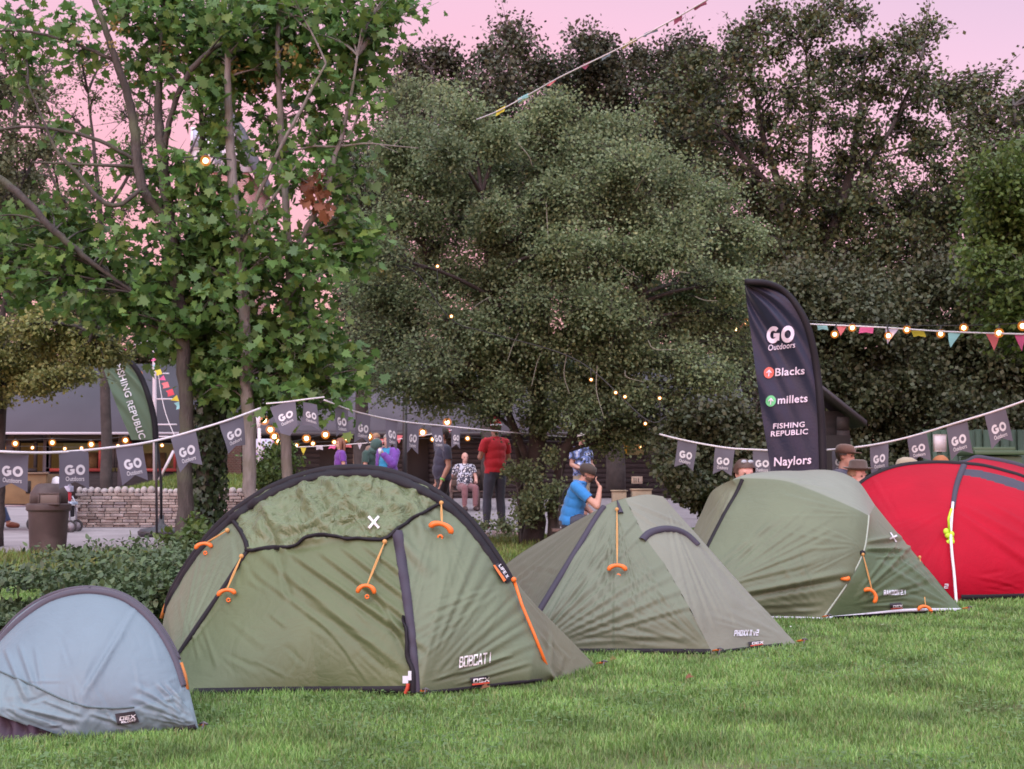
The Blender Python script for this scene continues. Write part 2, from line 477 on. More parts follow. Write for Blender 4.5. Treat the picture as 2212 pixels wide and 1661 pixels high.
def crumple(P, sc, am):
    h = 0
    for k, (f, a) in enumerate(((1, 1), (2.1, .55), (4.3, .25))):
        wx = perlin(P[:, 0] / sc * f * .5 + 7 * k, P[:, 1] / sc * f * .5 + 3) * 1.2
        n_ = perlin(P[:, 0] / sc * f + wx + 31 * k, P[:, 1] / sc * f * .8 - wx + 17 * k)
        h = h + a * (.5 - np.abs(n_) * 2)
    return h * am

class Tent:
    def __init__(s, root): s.root = root; s.V, s.F, s.n = [], [], 0; s.foot = []
    def coons(s, c0, c1, d0, d1, nu, nv, bulge=0, bdir=(0, -1, .15)):
        """c0 lower edge, c1 upper edge (left to right), d0 left, d1 right (bottom to top); each an (n,3) polyline"""
        c0, c1 = (c if len(c) == nu + 1 else resamp(c, nu + 1) for c in (c0, c1))
        d0, d1 = (c if len(c) == nv + 1 else resamp(c, nv + 1) for c in (d0, d1))
        u = np.linspace(0, 1, nu + 1)[None, :, None]; v = np.linspace(0, 1, nv + 1)[:, None, None]
        A = (1 - v) * c0[None] + v * c1[None]; B = (1 - u) * d0[:, None] + u * d1[:, None]
        C = (1 - u) * (1 - v) * c0[0] + u * (1 - v) * c0[-1] + (1 - u) * v * c1[0] + u * v * c1[-1]
        g = A + B - C
        if bulge: g = g + bulge * (16 * u * (1 - u) * v * (1 - v)) ** .8 * np.array(bdir)
        return g
    def lens(s, top, base, nv, bulge=0, bdir=(0, -1, .1), p=1.0):
        v = np.linspace(0, 1, nv + 1)[:, None, None]
        g = (1 - v) * base[None] + v * top[None]
        u = np.linspace(0, 1, len(top))[None, :, None]
        if bulge: g = g + bulge * (4 * v * (1 - v)) ** p * (4 * u * (1 - u)) ** .5 * np.array(bdir)
        return g
    def skin(s, g, regions, default, wr=None, crum=None, front=True):
        """g grid; regions [(name, poly, material)]; splits the cloth by seam polygons and builds one mesh per panel"""
        a, b = g.shape[:2]
        du = np.gradient(g, axis=1); dv = np.gradient(g, axis=0)
        N = np.cross(du, dv); N /= np.linalg.norm(N, axis=-1, keepdims=True) + 1e-12
        tocam = CAMP - g
        if front:
            sg = np.sign((N * tocam).sum(-1).mean()); N = N * sg
        P = PX(g.reshape(-1, 3)); h = np.zeros(a * b)
        if wr: h += wrinkle_disp(P, wr)
        if crum:
            for poly, sc, am in crum:
                mk = inpoly(P[:, 0], P[:, 1], poly)
                h[mk] += crumple(P[mk], sc, am)
        edge = np.minimum.reduce([np.linspace(0, 1, a)[:, None] * np.ones(b), 1 - np.linspace(0, 1, a)[:, None] * np.ones(b)])
        h = h * np.clip(edge.ravel() * 14, 0, 1)
        V = (g + N * h.reshape(a, b, 1)).reshape(-1, 3)
        Fc = np.array([(i * b + j, i * b + j + 1, (i + 1) * b + j + 1, (i + 1) * b + j) for i in range(a - 1) for j in range(b - 1)])
        s.V.append(V); s.F.append(Fc + s.n); s.n += len(V)
        c = P[Fc].mean(1); left = np.ones(len(Fc), bool)
        for nm, poly, m in list(regions or []) + [(default[0], None, default[1])]:
            mk = left & (inpoly(c[:, 0], c[:, 1], poly) if poly is not None else True); left &= ~mk
            if not mk.any(): continue
            ff = Fc[mk]; idx, inv = np.unique(ff.ravel(), return_inverse=True)
            from_arrays(nm, V[idx], inv, np.arange(0, len(inv), 4), m, s.root, smooth=True)
    def done(s):
        s.bvh = BVHTree.FromPolygons([tuple(v) for v in np.concatenate(s.V)], [tuple(int(i) for i in f) for f in np.concatenate(s.F)])
    def hit(s, u, v):
        r = ray(u, v)
        loc, nor, i, d = s.bvh.ray_cast(Vector(CAMP), Vector(r))
        if loc is None:
            loc, nor, i, d = s.bvh.find_nearest(Vector(CAMP + r * (s.dist / r[1])))
        nor = np.array(nor); loc = np.array(loc)
        if nor @ (CAMP - loc) < 0: nor = -nor
        return loc, nor
    def seam(s, name, pts, wid, m, lift=.006, n=None, parent=None, smooth=True, label=None):
        """a sewn band laid on the cloth along photo points; wid in metres (start, end)"""
        pts = catmull(pts, 40) if smooth else resamp(pts, 40)
        n = n or max(8, int(np.hypot(*np.diff(pts, axis=0).T).sum() / 8))
        pts = resamp(pts, n)
        H = [s.hit(*p) for p in pts]
        P = np.array([h[0] for h in H]); N = np.array([h[1] for h in H])
        P[1:-1] = (P[:-2] + P[1:-1] * 2 + P[2:]) / 4
        N[1:-1] = (N[:-2] + N[1:-1] + N[2:]) / 3; N /= np.linalg.norm(N, axis=1)[:, None]
        T = np.gradient(P, axis=0); T /= np.linalg.norm(T, axis=1)[:, None] + 1e-9
        S = np.cross(T, N); S /= np.linalg.norm(S, axis=1)[:, None] + 1e-9
        wv = np.linspace(*(wid if isinstance(wid, tuple) else (wid, wid)), n)[:, None] / 2
        g = np.stack([P - S * wv - N * .003, P - S * wv * .9 + N * lift, P + N * lift * 1.4, P + S * wv * .9 + N * lift, P + S * wv - N * .003], 1)
        mb = MB(); mb.grid(g)
        o = mb.build(name, m, parent or s.root, smooth=True)
        if label: o['label'] = label
        return o
    def band(s, name, P, wid, m, lift):
        P = np.asarray(P); N = []
        for p in P:
            q = s.bvh.find_nearest_range(Vector(p), .09) if hasattr(s.bvh, 'find_nearest_range') else []
            v = np.zeros(3)
            for _, no, _, _ in q:
                no = np.array(no); v += no if no @ (CAMP - p) > 0 else -no
            N.append(v / (np.linalg.norm(v) + 1e-9) if np.linalg.norm(v) > .1 else (CAMP - p) / np.linalg.norm(CAMP - p))
        N = np.array(N); T_ = np.gradient(P, axis=0); T_ /= np.linalg.norm(T_, axis=1)[:, None]
        S = np.cross(T_, N); S /= np.linalg.norm(S, axis=1)[:, None]; w_ = wid / 2
        g = np.stack([P - S * w_ - N * .004, P - S * w_ * .9 + N * lift, P + N * lift * 1.3, P + S * w_ * .9 + N * lift, P + S * w_ - N * .004], 1)
        mb = MB(); mb.grid(g); return mb.build(name, m, s.root, smooth=True)
    def decal(s, name, VF, o, ex, ey, m, lift=.006, parent=None):
        """flat artwork (2-D, unit = cap height) sewn on the cloth: o origin px, ex / ey px per unit"""
        V, Fs = VF
        bm = bmesh.new(); vs = [bm.verts.new((x, y, 0)) for x, y in V]
        for f in Fs:
            try: bm.faces.new([vs[i] for i in f])
            except ValueError: pass
        bmesh.ops.triangulate(bm, faces=bm.faces[:])
        for _ in range(4): bmesh.ops.subdivide_edges(bm, edges=[e for e in bm.edges if e.calc_length() > .11], cuts=1, use_grid_fill=False); bmesh.ops.triangulate(bm, faces=bm.faces[:])
        P, NR = [], []
        bm.verts.index_update()
        for v in bm.verts:
            u_, v_ = o[0] + v.co.x * ex[0] + v.co.y * ey[0], o[1] + v.co.x * ex[1] + v.co.y * ey[1]
            h = s.hit(u_, v_); P.append(h[0]); NR.append(h[1])
        nm_ = np.mean(NR, axis=0); nm_ /= np.linalg.norm(nm_); P = np.array(P) + nm_ * lift
        Fo = [[v.index for v in f.verts] for f in bm.faces]
        bm.free()
        mb = MB(); mb.add(np.array(P), Fo)
        return mb.build(name, m, parent or s.root)
    def patchbox(s, name, quad, m, lift=.004, parent=None):
        q = np.array(quad, float); g = []
        for v in np.linspace(0, 1, 5):
            g.append([s.hit(*((1 - v) * ((1 - u) * q[0] + u * q[1]) + v * ((1 - u) * q[3] + u * q[2]))) for u in np.linspace(0, 1, 7)])
        nm_ = np.mean([[h[1] for h in r] for r in g], axis=(0, 1)); nm_ /= np.linalg.norm(nm_)
        P = np.array([[h[0] + nm_ * lift for h in r] for r in g])
        mb = MB(); mb.grid(P)
        return mb.build(name, m, parent or s.root, smooth=True)
    def guy(s, a, b, run=True, ang=0.0, style=0, size=.036):
        """cord tied at pixel a, hanging to b, with an orange line runner"""
        pa, na = s.hit(*a); pb, nb = s.hit(*b)
        mb = MB(); A, B = pa + na * .012, pb + nb * .034
        for k in (-.0015, .0015):
            mid = (A + B) / 2 + np.array([k, 0, 0]); mb.tube(catmull([A, mid + [k, -.004, 0], B], 8), .0026, 6)
        mb.ell(A, .011, nu=8, nv=6)
        c = mb.build('guy_line', M_CORD, s.root, smooth=True)
        if run:
            rb = MB(); e1 = np.array([math.cos(ang), 0, math.sin(ang)]); e2 = np.array([-math.sin(ang), 0, math.cos(ang)])
            t_ = np.linspace(-.1, math.pi + .1, 12)
            arc = [B + size * (e1 * math.cos(q) * .95 + e2 * (math.sin(q) - .75) * (.55 if style == 0 else .8)) for q in t_]
            rr = size * np.interp(np.linspace(0, 1, 12), [0, .15, .5, .85, 1], [.2, .3, .2, .3, .2])
            rb.tube(arc, rr, 8)
            if style < 2:
                cc = B + e2 * (-size * 1.05) + e1 * size * .15
                rb.tube([cc + size * .2 * (np.cos(q) * e1 + np.sin(q) * e2) for q in np.linspace(0, 2 * math.pi, 10)], size * .1, 6)
            rb.build('line_runner', M_ORANGE, c, smooth=True)
        return c

M_CORD = mat('cord_orange', (.46, .25, .08), .7)
M_ORANGE = mat('plastic_orange', (.66, .15, .02), .45)
M_BLACK = fabric('fabric_black', (.018, .017, .022), .6)
M_BAND = fabric('fabric_slate', (.055, .052, .075), .6)
M_WHITE = mat('print_white', (.62, .62, .66), .5)
M_PALE = mat('print_pale', (.5, .53, .6), .5)
M_LABEL = mat('label_black', (.02, .018, .025), .6)
M_RED = mat('label_red', (.55, .07, .04), .5)
FOOT = []

# ================================================================== tent 1: small green one-hoop tent with rumpled hood
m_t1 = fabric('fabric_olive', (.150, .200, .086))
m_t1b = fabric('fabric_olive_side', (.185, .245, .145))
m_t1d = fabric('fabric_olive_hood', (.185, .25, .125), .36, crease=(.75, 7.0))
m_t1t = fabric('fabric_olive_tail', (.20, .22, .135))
base = G(650, 1500)
root = thing('tent', 'olive green tent with a rumpled hood, thick black hoop and white cross', 'tent', (base[0], base[1] + .4, 0), 'tents pitched on the lawn')
T = Tent(root); T.dist = 6.2
arch_px = [(347, 1440), (347, 1380), (362, 1300), (390, 1240), (430, 1180), (480, 1122), (540, 1076), (605, 1040), (685, 1014), (765, 1006),
           (835, 1013), (905, 1037), (965, 1073), (1013, 1115), (1062, 1178), (1110, 1257), (1160, 1365), (1197, 1468)]
apx = catmull(arch_px, 241)
dep = np.linspace(6.42, 6.07, 241) + .06 * np.sin(np.linspace(0, math.pi, 241))
arch = np.array([W(u, v, d) for (u, v), d in zip(apx, dep)])
arch[0] = G(347, 1440); arch[-1] = G(1197, 1468); arch[:, 2] = np.maximum(arch[:, 2], .0)
fb = pcurve([(0, arch[0]), (.10, G(412, 1500)), (.40, G(690, 1497) + [0, 0, .012]), (.70, G(905, 1503)), (.92, G(1140, 1484)), (1, arch[-1])], 241)
bb = pcurve([(0, arch[0]), (.2, gnd(470, 7.1)), (.6, gnd(960, 7.3)), (.84, G(1290, 1441)), (1, arch[-1])], 241)
rnd = random.Random(3)
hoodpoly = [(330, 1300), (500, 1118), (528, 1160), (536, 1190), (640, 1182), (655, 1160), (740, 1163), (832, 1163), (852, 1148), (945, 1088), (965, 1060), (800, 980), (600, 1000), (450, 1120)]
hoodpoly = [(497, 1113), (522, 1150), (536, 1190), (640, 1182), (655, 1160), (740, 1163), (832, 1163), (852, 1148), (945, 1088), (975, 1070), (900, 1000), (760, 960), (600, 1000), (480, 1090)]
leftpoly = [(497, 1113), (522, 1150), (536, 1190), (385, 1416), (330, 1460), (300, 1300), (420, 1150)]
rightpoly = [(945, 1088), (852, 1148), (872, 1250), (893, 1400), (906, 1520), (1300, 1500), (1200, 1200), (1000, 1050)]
wr = [(620, 1190, 930, 1405, 9, .016), (680, 1185, 900, 1350, 8, .014), (735, 1180, 890, 1300, 8, .014), (780, 1175, 885, 1250, 7, .012), (560, 1195, 880, 1450, 12, .012),
      (820, 1290, 905, 1440, 8, .012), (520, 1215, 740, 1380, 7, .006), (600, 1250, 720, 1340, 7, .005)]
wr += fan((905, 1490), -78, -18, 18, 70, 400, 5.5, .0055, rnd) + fan((1110, 1255), 118, 165, 14, 50, 290, 4.5, .005, rnd) + fan((945, 1100), 60, 118, 8, 30, 220, 5, .004, rnd)
wr += fan((385, 1420), -80, -52, 12, 40, 230, 5, .006, rnd) + scatter_wr(leftpoly, 75, 20, 10, 40, 120, 5, .005, rnd)
wr += scatter_wr([(420, 1250), (850, 1200), (890, 1480), (420, 1480)], 38, 18, 26, 40, 130, 5, .0035, rnd)
wr += [(930, 1470, 1080, 1425, 5, .008), (980, 1480, 1150, 1430, 5, .007), (1000, 1440, 1110, 1415, 4, .006)]
wr += scatter_wr(hoodpoly, 55, 22, 16, 70, 170, 10, .016, rnd) + scatter_wr(hoodpoly, -12, 25, 14, 60, 180, 8, .013, rnd) + scatter_wr(hoodpoly, 20, 60, 26, 25, 70, 5, .008, rnd) + [(560, 1175, 600, 1080, 16, .02), (655, 1150, 780, 1060, 9, .022), (690, 1030, 830, 1150, 10, .020), (700, 1130, 900, 1090, 8, .018), (740, 1040, 900, 1075, 7, .014)]
front = T.lens(arch, fb, 130, .13, (0, -1, .12), .9)
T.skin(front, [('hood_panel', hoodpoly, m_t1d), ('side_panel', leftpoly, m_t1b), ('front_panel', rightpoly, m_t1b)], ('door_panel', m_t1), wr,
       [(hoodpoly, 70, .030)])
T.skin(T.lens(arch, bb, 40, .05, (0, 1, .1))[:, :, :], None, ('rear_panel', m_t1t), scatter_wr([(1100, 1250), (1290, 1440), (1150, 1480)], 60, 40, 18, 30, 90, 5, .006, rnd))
T.done()
# black hoop sleeve
mb = MB(); k0, k1 = 22, 206
mb.tube(arch[k0:k1] + np.array([0, -.012, -.012]), np.interp(np.linspace(0, 1, k1 - k0), [0, .03, .25, .6, .95, 1], [.008, .015, .018, .020, .015, .006]), 12, flat=1.0)
mb.build('hoop_sleeve', M_BLACK, root, smooth=True)
g = T.seam('sleeve_band', [(364, 1298), (398, 1238), (440, 1180), (490, 1130), (545, 1089), (610, 1053), (685, 1028), (765, 1021), (830, 1028), (898, 1052), (955, 1085), (1003, 1126), (1050, 1186), (1098, 1258)], (.052, .044), M_BLACK, .008)
for pts in ([(497, 1116), (520, 1146), (532, 1172), (535, 1192)], [(535, 1190), (480, 1275), (430, 1348), (386, 1414)]):
    T.seam('zip', pts, .019, M_BLACK, .008)
T.seam('hood_edge', [(532, 1190), (580, 1186), (640, 1180), (656, 1160), (700, 1156), (760, 1163), (832, 1164), (852, 1148), (890, 1122), (945, 1090)], .014, M_BLACK, .012, smooth=False)
T.seam('door_band', [(858, 1148), (868, 1215), (880, 1300), (892, 1400), (901, 1495)], (.048, .028), M_BAND, .007)
T.seam('zip', [(872, 1330), (884, 1420), (893, 1450), (893, 1495)], (.008, .026), M_BLACK, .017)
T.seam('ground_trim', [(418, 1494), (560, 1492), (700, 1490), (800, 1490), (890, 1489)], .030, M_BLACK, .004, smooth=False)
T.seam('ground_trim', [(906, 1498), (1000, 1488), (1100, 1476), (1170, 1469)], .016, M_BLACK, .004)
# white cross printed on the hood
def cross2d():
    it = []
    for a in (50, -48):
        c, q = math.cos(math.radians(a)), math.sin(math.radians(a)); L, h = .62, .10
        it.append((np.array([[x * c - y * q, x * q + y * c] for x, y in ((-L, -h), (0, -h), (L, -h), (L, h), (0, h), (-L, h))]), [(0, 1, 4, 5), (1, 2, 3, 4)]))
    return join2d(it)
T.decal('cross_print', cross2d(), (808, 1129), (27, 0), (0, -27), M_WHITE, .007)
T.decal('name_print', block('BOBCAT I', .66, .15, .22), (990, 1443), (11.0, -1.7), (1.5, -24), M_WHITE, .008)
def label_patch(T, quad, txt, o, ex, ey, red=True):
    p = T.patchbox('label_patch', quad, M_LABEL, .008)
    T.decal('lettering', block(txt, .62, .2), o, ex, ey, M_WHITE, .018, p)
    if red:
        q = np.array(quad, float)
        T.patchbox('red_stripe', [q[3] * .72 + q[0] * .28, q[2] * .72 + q[1] * .28, q[2] * .9 + q[1] * .1, q[3] * .9 + q[0] * .1], M_RED, .014, p)
    return p
label_patch(T, [(1013, 1463), (1051, 1458), (1055, 1477), (1018, 1481)], 'OEX', (1018, 1473), (12.8, -1.4), (.8, -9.5))
p_ = T.patchbox('label_patch', [(1073, 1219), (1095, 1252), (1084, 1261), (1061, 1226)], M_LABEL, .012)
T.patchbox('red_stripe', [(1060, 1225), (1064, 1224), (1088, 1257), (1083, 1261)], M_ORANGE, .016, p_)
T.decal('lettering', block('LIFE X', .5, .2), (1071, 1226), (4.6, 7.2), (5.6, -4), M_WHITE, .017, p_)
# orange webbing at both feet of the hoop
mb = MB(); mb.tube([W(1110, 1252, 6.09), W(1128, 1308, 6.06), W(1152, 1365, 6.04), W(1173, 1418, 6.02), G(1193, 1469)], .0068, 8); mb.ell(W(1110, 1252, 6.08), .012, nu=8, nv=6)
mb.build('webbing', M_ORANGE, root, smooth=True)
mb = MB(); mb.tube([W(362, 1298, 6.4), W(355, 1315, 6.4), W(349, 1335, 6.41)], .009, 8); mb.build('webbing', mat('webbing_dark', (.42, .15, .03), .6), root, smooth=True)
T.guy((468, 1124), (452, 1185), ang=.1)
T.guy((525, 1205), (495, 1287), ang=.12)
T.guy((831, 1174), (797, 1272), ang=-.05, style=1)
T.guy((953, 1090), (951, 1146), ang=-.3, size=.048)
T.patchbox('buckle', [(872, 1460), (884, 1460), (884, 1476), (872, 1476)], M_PALE, .02)
T.patchbox('buckle', [(884, 1450), (891, 1450), (891, 1470), (884, 1470)], M_PALE, .022)
T.seam('pull_tab', [(884, 1476), (882, 1488), (878, 1496)], .014, M_RED, .025)
FOOT.append([PX(p) for p in np.concatenate([fb[::8], bb[::-8]])] and np.concatenate([fb[::8], bb[::-8]])[:, :2])

# ================================================================== tent 2: sloping green tent with a single peak
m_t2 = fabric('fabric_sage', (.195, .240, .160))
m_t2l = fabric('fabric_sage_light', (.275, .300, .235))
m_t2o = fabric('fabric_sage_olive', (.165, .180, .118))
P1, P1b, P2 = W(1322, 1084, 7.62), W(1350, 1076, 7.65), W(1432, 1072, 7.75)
Cc, Tt, Zb, Lt, Kb = G(1540, 1413), G(1722, 1392), G(1112, 1413), G(985, 1330), gnd(1450, 9.3)
root = thing('tent', 'sage green tent with one low peak, a sloping ridge and a dark vent strap', 'tent', (*((Cc + Zb)[:2] / 2), 0), 'tents pitched on the lawn')
root.location.z = 0
T = Tent(root); T.dist = 7.3
seg = lambda *ps: catmull(np.array(ps), 60) if len(ps) > 2 else resamp(np.array(ps), 60)
ridge_c = seg(P1b, W(1395, 1162, 7.42), W(1437, 1222, 7.30), W(1487, 1310, 7.13), Cc)          # front ridge, top to ground
zipl = seg(P1, W(1297, 1105, 7.58), W(1232, 1210, 7.33), W(1165, 1320, 7.13), Zb)
ridge_r = seg(P2, W(1500, 1150, 7.68), W(1600, 1262, 7.57), Tt)
ridge_l = seg(P1, W(1215, 1142, 8.05), W(1095, 1217, 8.5), Lt)
rnd = random.Random(5)
wr2 = fan((1328, 1090), 60, 130, 18, 60, 330, 5, .006, rnd) + fan((1130, 1412), -62, -15, 16, 60, 420, 6, .008, rnd) + fan((1540, 1413), -175, -120, 12, 40, 300, 5, .006, rnd)
wr2 += [(1190, 1395, 1420, 1375, 6, .006), (1250, 1370, 1500, 1378, 6, .007), (1320, 1125, 1185, 1330, 7, .008), (1345, 1130, 1230, 1330, 6, .006)]
front = T.coons(seg(Zb, Cc), seg(P1, P1b), zipl[::-1], ridge_c[::-1], 120, 110, .03)
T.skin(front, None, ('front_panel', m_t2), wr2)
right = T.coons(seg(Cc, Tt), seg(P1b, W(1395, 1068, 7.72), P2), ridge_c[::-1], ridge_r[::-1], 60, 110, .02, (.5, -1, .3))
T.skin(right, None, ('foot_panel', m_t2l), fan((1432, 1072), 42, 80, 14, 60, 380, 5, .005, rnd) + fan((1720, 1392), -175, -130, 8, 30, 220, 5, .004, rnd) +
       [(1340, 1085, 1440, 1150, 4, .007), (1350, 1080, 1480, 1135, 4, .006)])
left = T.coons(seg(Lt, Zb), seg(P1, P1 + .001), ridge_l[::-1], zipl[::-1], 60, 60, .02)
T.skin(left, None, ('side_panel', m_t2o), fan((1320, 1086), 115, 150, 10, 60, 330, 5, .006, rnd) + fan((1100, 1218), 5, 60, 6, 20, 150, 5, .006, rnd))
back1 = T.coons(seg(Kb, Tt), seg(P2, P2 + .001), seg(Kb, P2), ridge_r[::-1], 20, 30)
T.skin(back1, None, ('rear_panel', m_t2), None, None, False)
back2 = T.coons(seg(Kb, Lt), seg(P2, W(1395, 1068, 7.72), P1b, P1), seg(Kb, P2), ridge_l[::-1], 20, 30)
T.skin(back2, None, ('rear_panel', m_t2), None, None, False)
T.done()
T.band('zip', zipl[3:], .030, M_BAND, .010)
T.seam('peak_patch', [(1333, 1083), (1337, 1095), (1341, 1110)], (.004, .03), M_BAND, .01)
T.seam('vent_hood', [(1387, 1168), (1402, 1152), (1440, 1143), (1478, 1152), (1508, 1178)], (.040, .036), M_BAND, .012)
T.seam('ground_trim', [(1200, 1407), (1300, 1407), (1420, 1407), (1535, 1408)], .030, M_BLACK, .006, smooth=False)
T.seam('ground_trim', [(1545, 1409), (1610, 1401), (1690, 1392)], .016, M_BLACK, .004)
T.decal('name_print', block('PHOXX II v2', .5, .22), (1583, 1375), (7.6, -.2), (2.2, -13), M_PALE, .007)
label_patch(T, [(1613, 1388), (1640, 1384), (1645, 1395), (1618, 1399)], 'OEX', (1619, 1395), (9, -.9), (.6, -5.6))
T.guy((1333, 1104), (1331, 1232), ang=0.0, size=.045)
FOOT.append(np.array([Zb, Cc, Tt, Kb, Lt])[:, :2])

# ================================================================== tent 3: rounded green tunnel tent
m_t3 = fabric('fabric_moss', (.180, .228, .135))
m_t3sky = fabric('fabric_moss_skylit', (.29, .335, .262))  # skylight on the upward face is put into this paler colour
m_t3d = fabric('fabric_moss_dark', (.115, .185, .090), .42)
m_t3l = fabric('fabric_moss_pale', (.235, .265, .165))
C1, Tp = G(1777, 1338), G(2080, 1320)
root = thing('tent', 'rounded moss green tunnel tent with a top coloured pale for skylight, touching the red tent', 'tent', (C1[0], C1[1] + .6, 0), 'tents pitched on the lawn')
T = Tent(root); T.dist = 9.2
A0 = W(1583, 1036, 9.45)
Kc = catmull([A0, W(1614, 1033, 9.4), W(1692, 1038, 9.32), W(1744, 1055, 9.27), W(1796, 1076, 9.22), W(1848, 1099, 9.2), W(1877, 1114, 9.22)], 100)
S = catmull([W(1877, 1114, 9.22), W(1874, 1150, 9.15), W(1866, 1195, 9.06), W(1834, 1256, 8.95), C1], 80)      # seam, top to ground
Zt = W(1604, 1034, 9.42)
Zb3 = G(1445, 1337)
zl3 = catmull([A0, W(1590, 1060, 9.4), W(1562, 1112, 9.28), W(1525, 1186, 9.12), W(1490, 1255, 8.95), Zb3], 80)
Lb = G(1440, 1290)
sl = catmull([A0, W(1560, 1046, 9.6), W(1536, 1064, 9.75), W(1517, 1103, 9.9), W(1496, 1150, 10.0), W(1465, 1230, 10.2), Lb], 80)
top = catmull([A0, W(1614, 1031, 9.6), W(1653, 1029, 9.8), W(1718, 1023, 10.0), W(1757, 1017, 10.1), W(1796, 1017, 10.1), W(1830, 1026, 10.05), W(1858, 1044, 9.95), W(1890, 1091, 9.8)], 100)
sr = catmull([W(1890, 1091, 9.8), W(1950, 1165, 9.68), W(2005, 1230, 9.56), Tp], 80)
rnd = random.Random(8)
frontl = catmull([Zb3, G(1600, 1338), G(1700, 1337), C1], 100)
w3 = [(1580, 1285, 1845, 1235, 9, .022), (1580, 1300, 1840, 1246, 9, -.010), (1530, 1230, 1700, 1110, 6, .008), (1540, 1245, 1660, 1150, 6, .007), (1610, 1310, 1780, 1300, 6, .007), (1640, 1325, 1775, 1318, 5, .008)]
w3 += fan((1540, 1270), -60, -12, 14, 40, 300, 6, .006, rnd) + fan((1870, 1180), 150, 205, 12, 30, 180, 4, .004, rnd) + fan((1777, 1335), -170, -110, 8, 30, 190, 5, .005, rnd) + fan((1877, 1114), 175, 215, 6, 30, 190, 5, .006, rnd)
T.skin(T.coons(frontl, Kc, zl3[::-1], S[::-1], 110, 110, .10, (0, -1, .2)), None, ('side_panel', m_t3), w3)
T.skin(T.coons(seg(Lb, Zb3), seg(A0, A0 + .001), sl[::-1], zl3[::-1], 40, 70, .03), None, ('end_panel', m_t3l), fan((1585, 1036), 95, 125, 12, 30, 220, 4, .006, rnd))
T.skin(T.coons(Kc, top, seg(A0, A0 + .001), seg(Kc[-1], top[-1]), 90, 40, .05, (0, -.3, 1)), None, ('roof_panel', m_t3sky), fan((1610, 1032), 0, 25, 6, 60, 230, 4, .006, rnd))
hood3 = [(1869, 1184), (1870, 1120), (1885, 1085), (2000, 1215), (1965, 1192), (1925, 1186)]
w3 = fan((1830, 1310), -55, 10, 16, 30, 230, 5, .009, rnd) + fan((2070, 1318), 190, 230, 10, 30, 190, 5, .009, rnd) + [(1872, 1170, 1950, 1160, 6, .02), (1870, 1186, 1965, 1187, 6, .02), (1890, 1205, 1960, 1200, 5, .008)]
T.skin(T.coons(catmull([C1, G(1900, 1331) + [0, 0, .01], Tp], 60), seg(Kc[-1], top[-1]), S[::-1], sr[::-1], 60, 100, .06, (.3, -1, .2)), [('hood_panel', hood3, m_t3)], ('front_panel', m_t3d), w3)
Bk = [gnd(1500, 11.3), gnd(2000, 11.2)]
T.skin(T.coons(seg(Tp, Bk[1]), seg(top[-1], top[-1] + .001), sr[::-1], seg(Bk[1], top[-1]), 20, 20), None, ('rear_panel', m_t3), None, None, False)
T.skin(T.coons(seg(Bk[0], Bk[1]), top, seg(Bk[0], A0), seg(Bk[1], top[-1]), 30, 20, .15, (0, 1, .3)), None, ('rear_panel', m_t3), None, None, False)
T.skin(T.coons(seg(Lb, Bk[0]), seg(A0, A0 + .001), sl[::-1], seg(Bk[0], A0), 20, 20), None, ('rear_panel', m_t3), None, None, False)
T.done()
T.seam('pole_strap', [(1604, 1036), (1590, 1067), (1565, 1110), (1527, 1184), (1500, 1240)], .026, M_BLACK, .008)
T.seam('seam_line', [(1877, 1114), (1873, 1152), (1864, 1196), (1833, 1256), (1780, 1333)], .012, mat('fabric_seam', (.27, .32, .27), .5), .004)
T.seam('ground_trim', [(1660, 1333), (1720, 1334), (1776, 1336)], .014, M_PALE, .006)
T.seam('ground_trim', [(1778, 1336), (1870, 1327), (1960, 1318), (2075, 1317)], .020, M_PALE, .006)
mb = MB(); mb.grid(np.array([[C1 + [.05, -.01, .001], G(1950, 1331) + [0, .02, .001], Tp + [-.03, 0, .001]], [W(1800, 1331, 8.86), W(1950, 1322, 9.09), W(2060, 1319, 9.33)]])); mb.build('ground_trim', M_BLACK, root)
T.decal('cross_print', cross2d(), (1928, 1161), (17, 8), (2, -15), M_WHITE, .007)
T.decal('name_print', block('RAKOON 2.1', .5, .22), (1906, 1286), (6.9, -.1), (.2, -11), M_PALE, .012)
label_patch(T, [(1920, 1303), (1945, 1301), (1947, 1313), (1922, 1315)], 'OEX', (1925, 1311.5), (7.4, -.6), (.2, -5.5))
T.guy((1861, 1198), (1876, 1277), ang=-.9, style=2, size=.05)
T.guy((1984, 1206), (1991, 1312), ang=-.3, style=2, size=.045)
pp, nn = T.hit(1824, 1249)
mb = MB(); mb.tube([pp + nn * .01 + [-.03, 0, 0], pp + nn * .015, pp + nn * .01 + [.025, 0, .002]], [.008, .013, .016], 8); mb.build('toggle', M_ORANGE, root, smooth=True)
pp, nn = T.hit(1861, 1195)
mb = MB(); mb.ell(pp + nn * .008, (.02, .01, .02), nu=6, nv=4); mb.build('tab', M_BLACK, root)
FOOT.append(np.array([Zb3, C1, Tp, Bk[1], Bk[0], Lb])[:, :2])

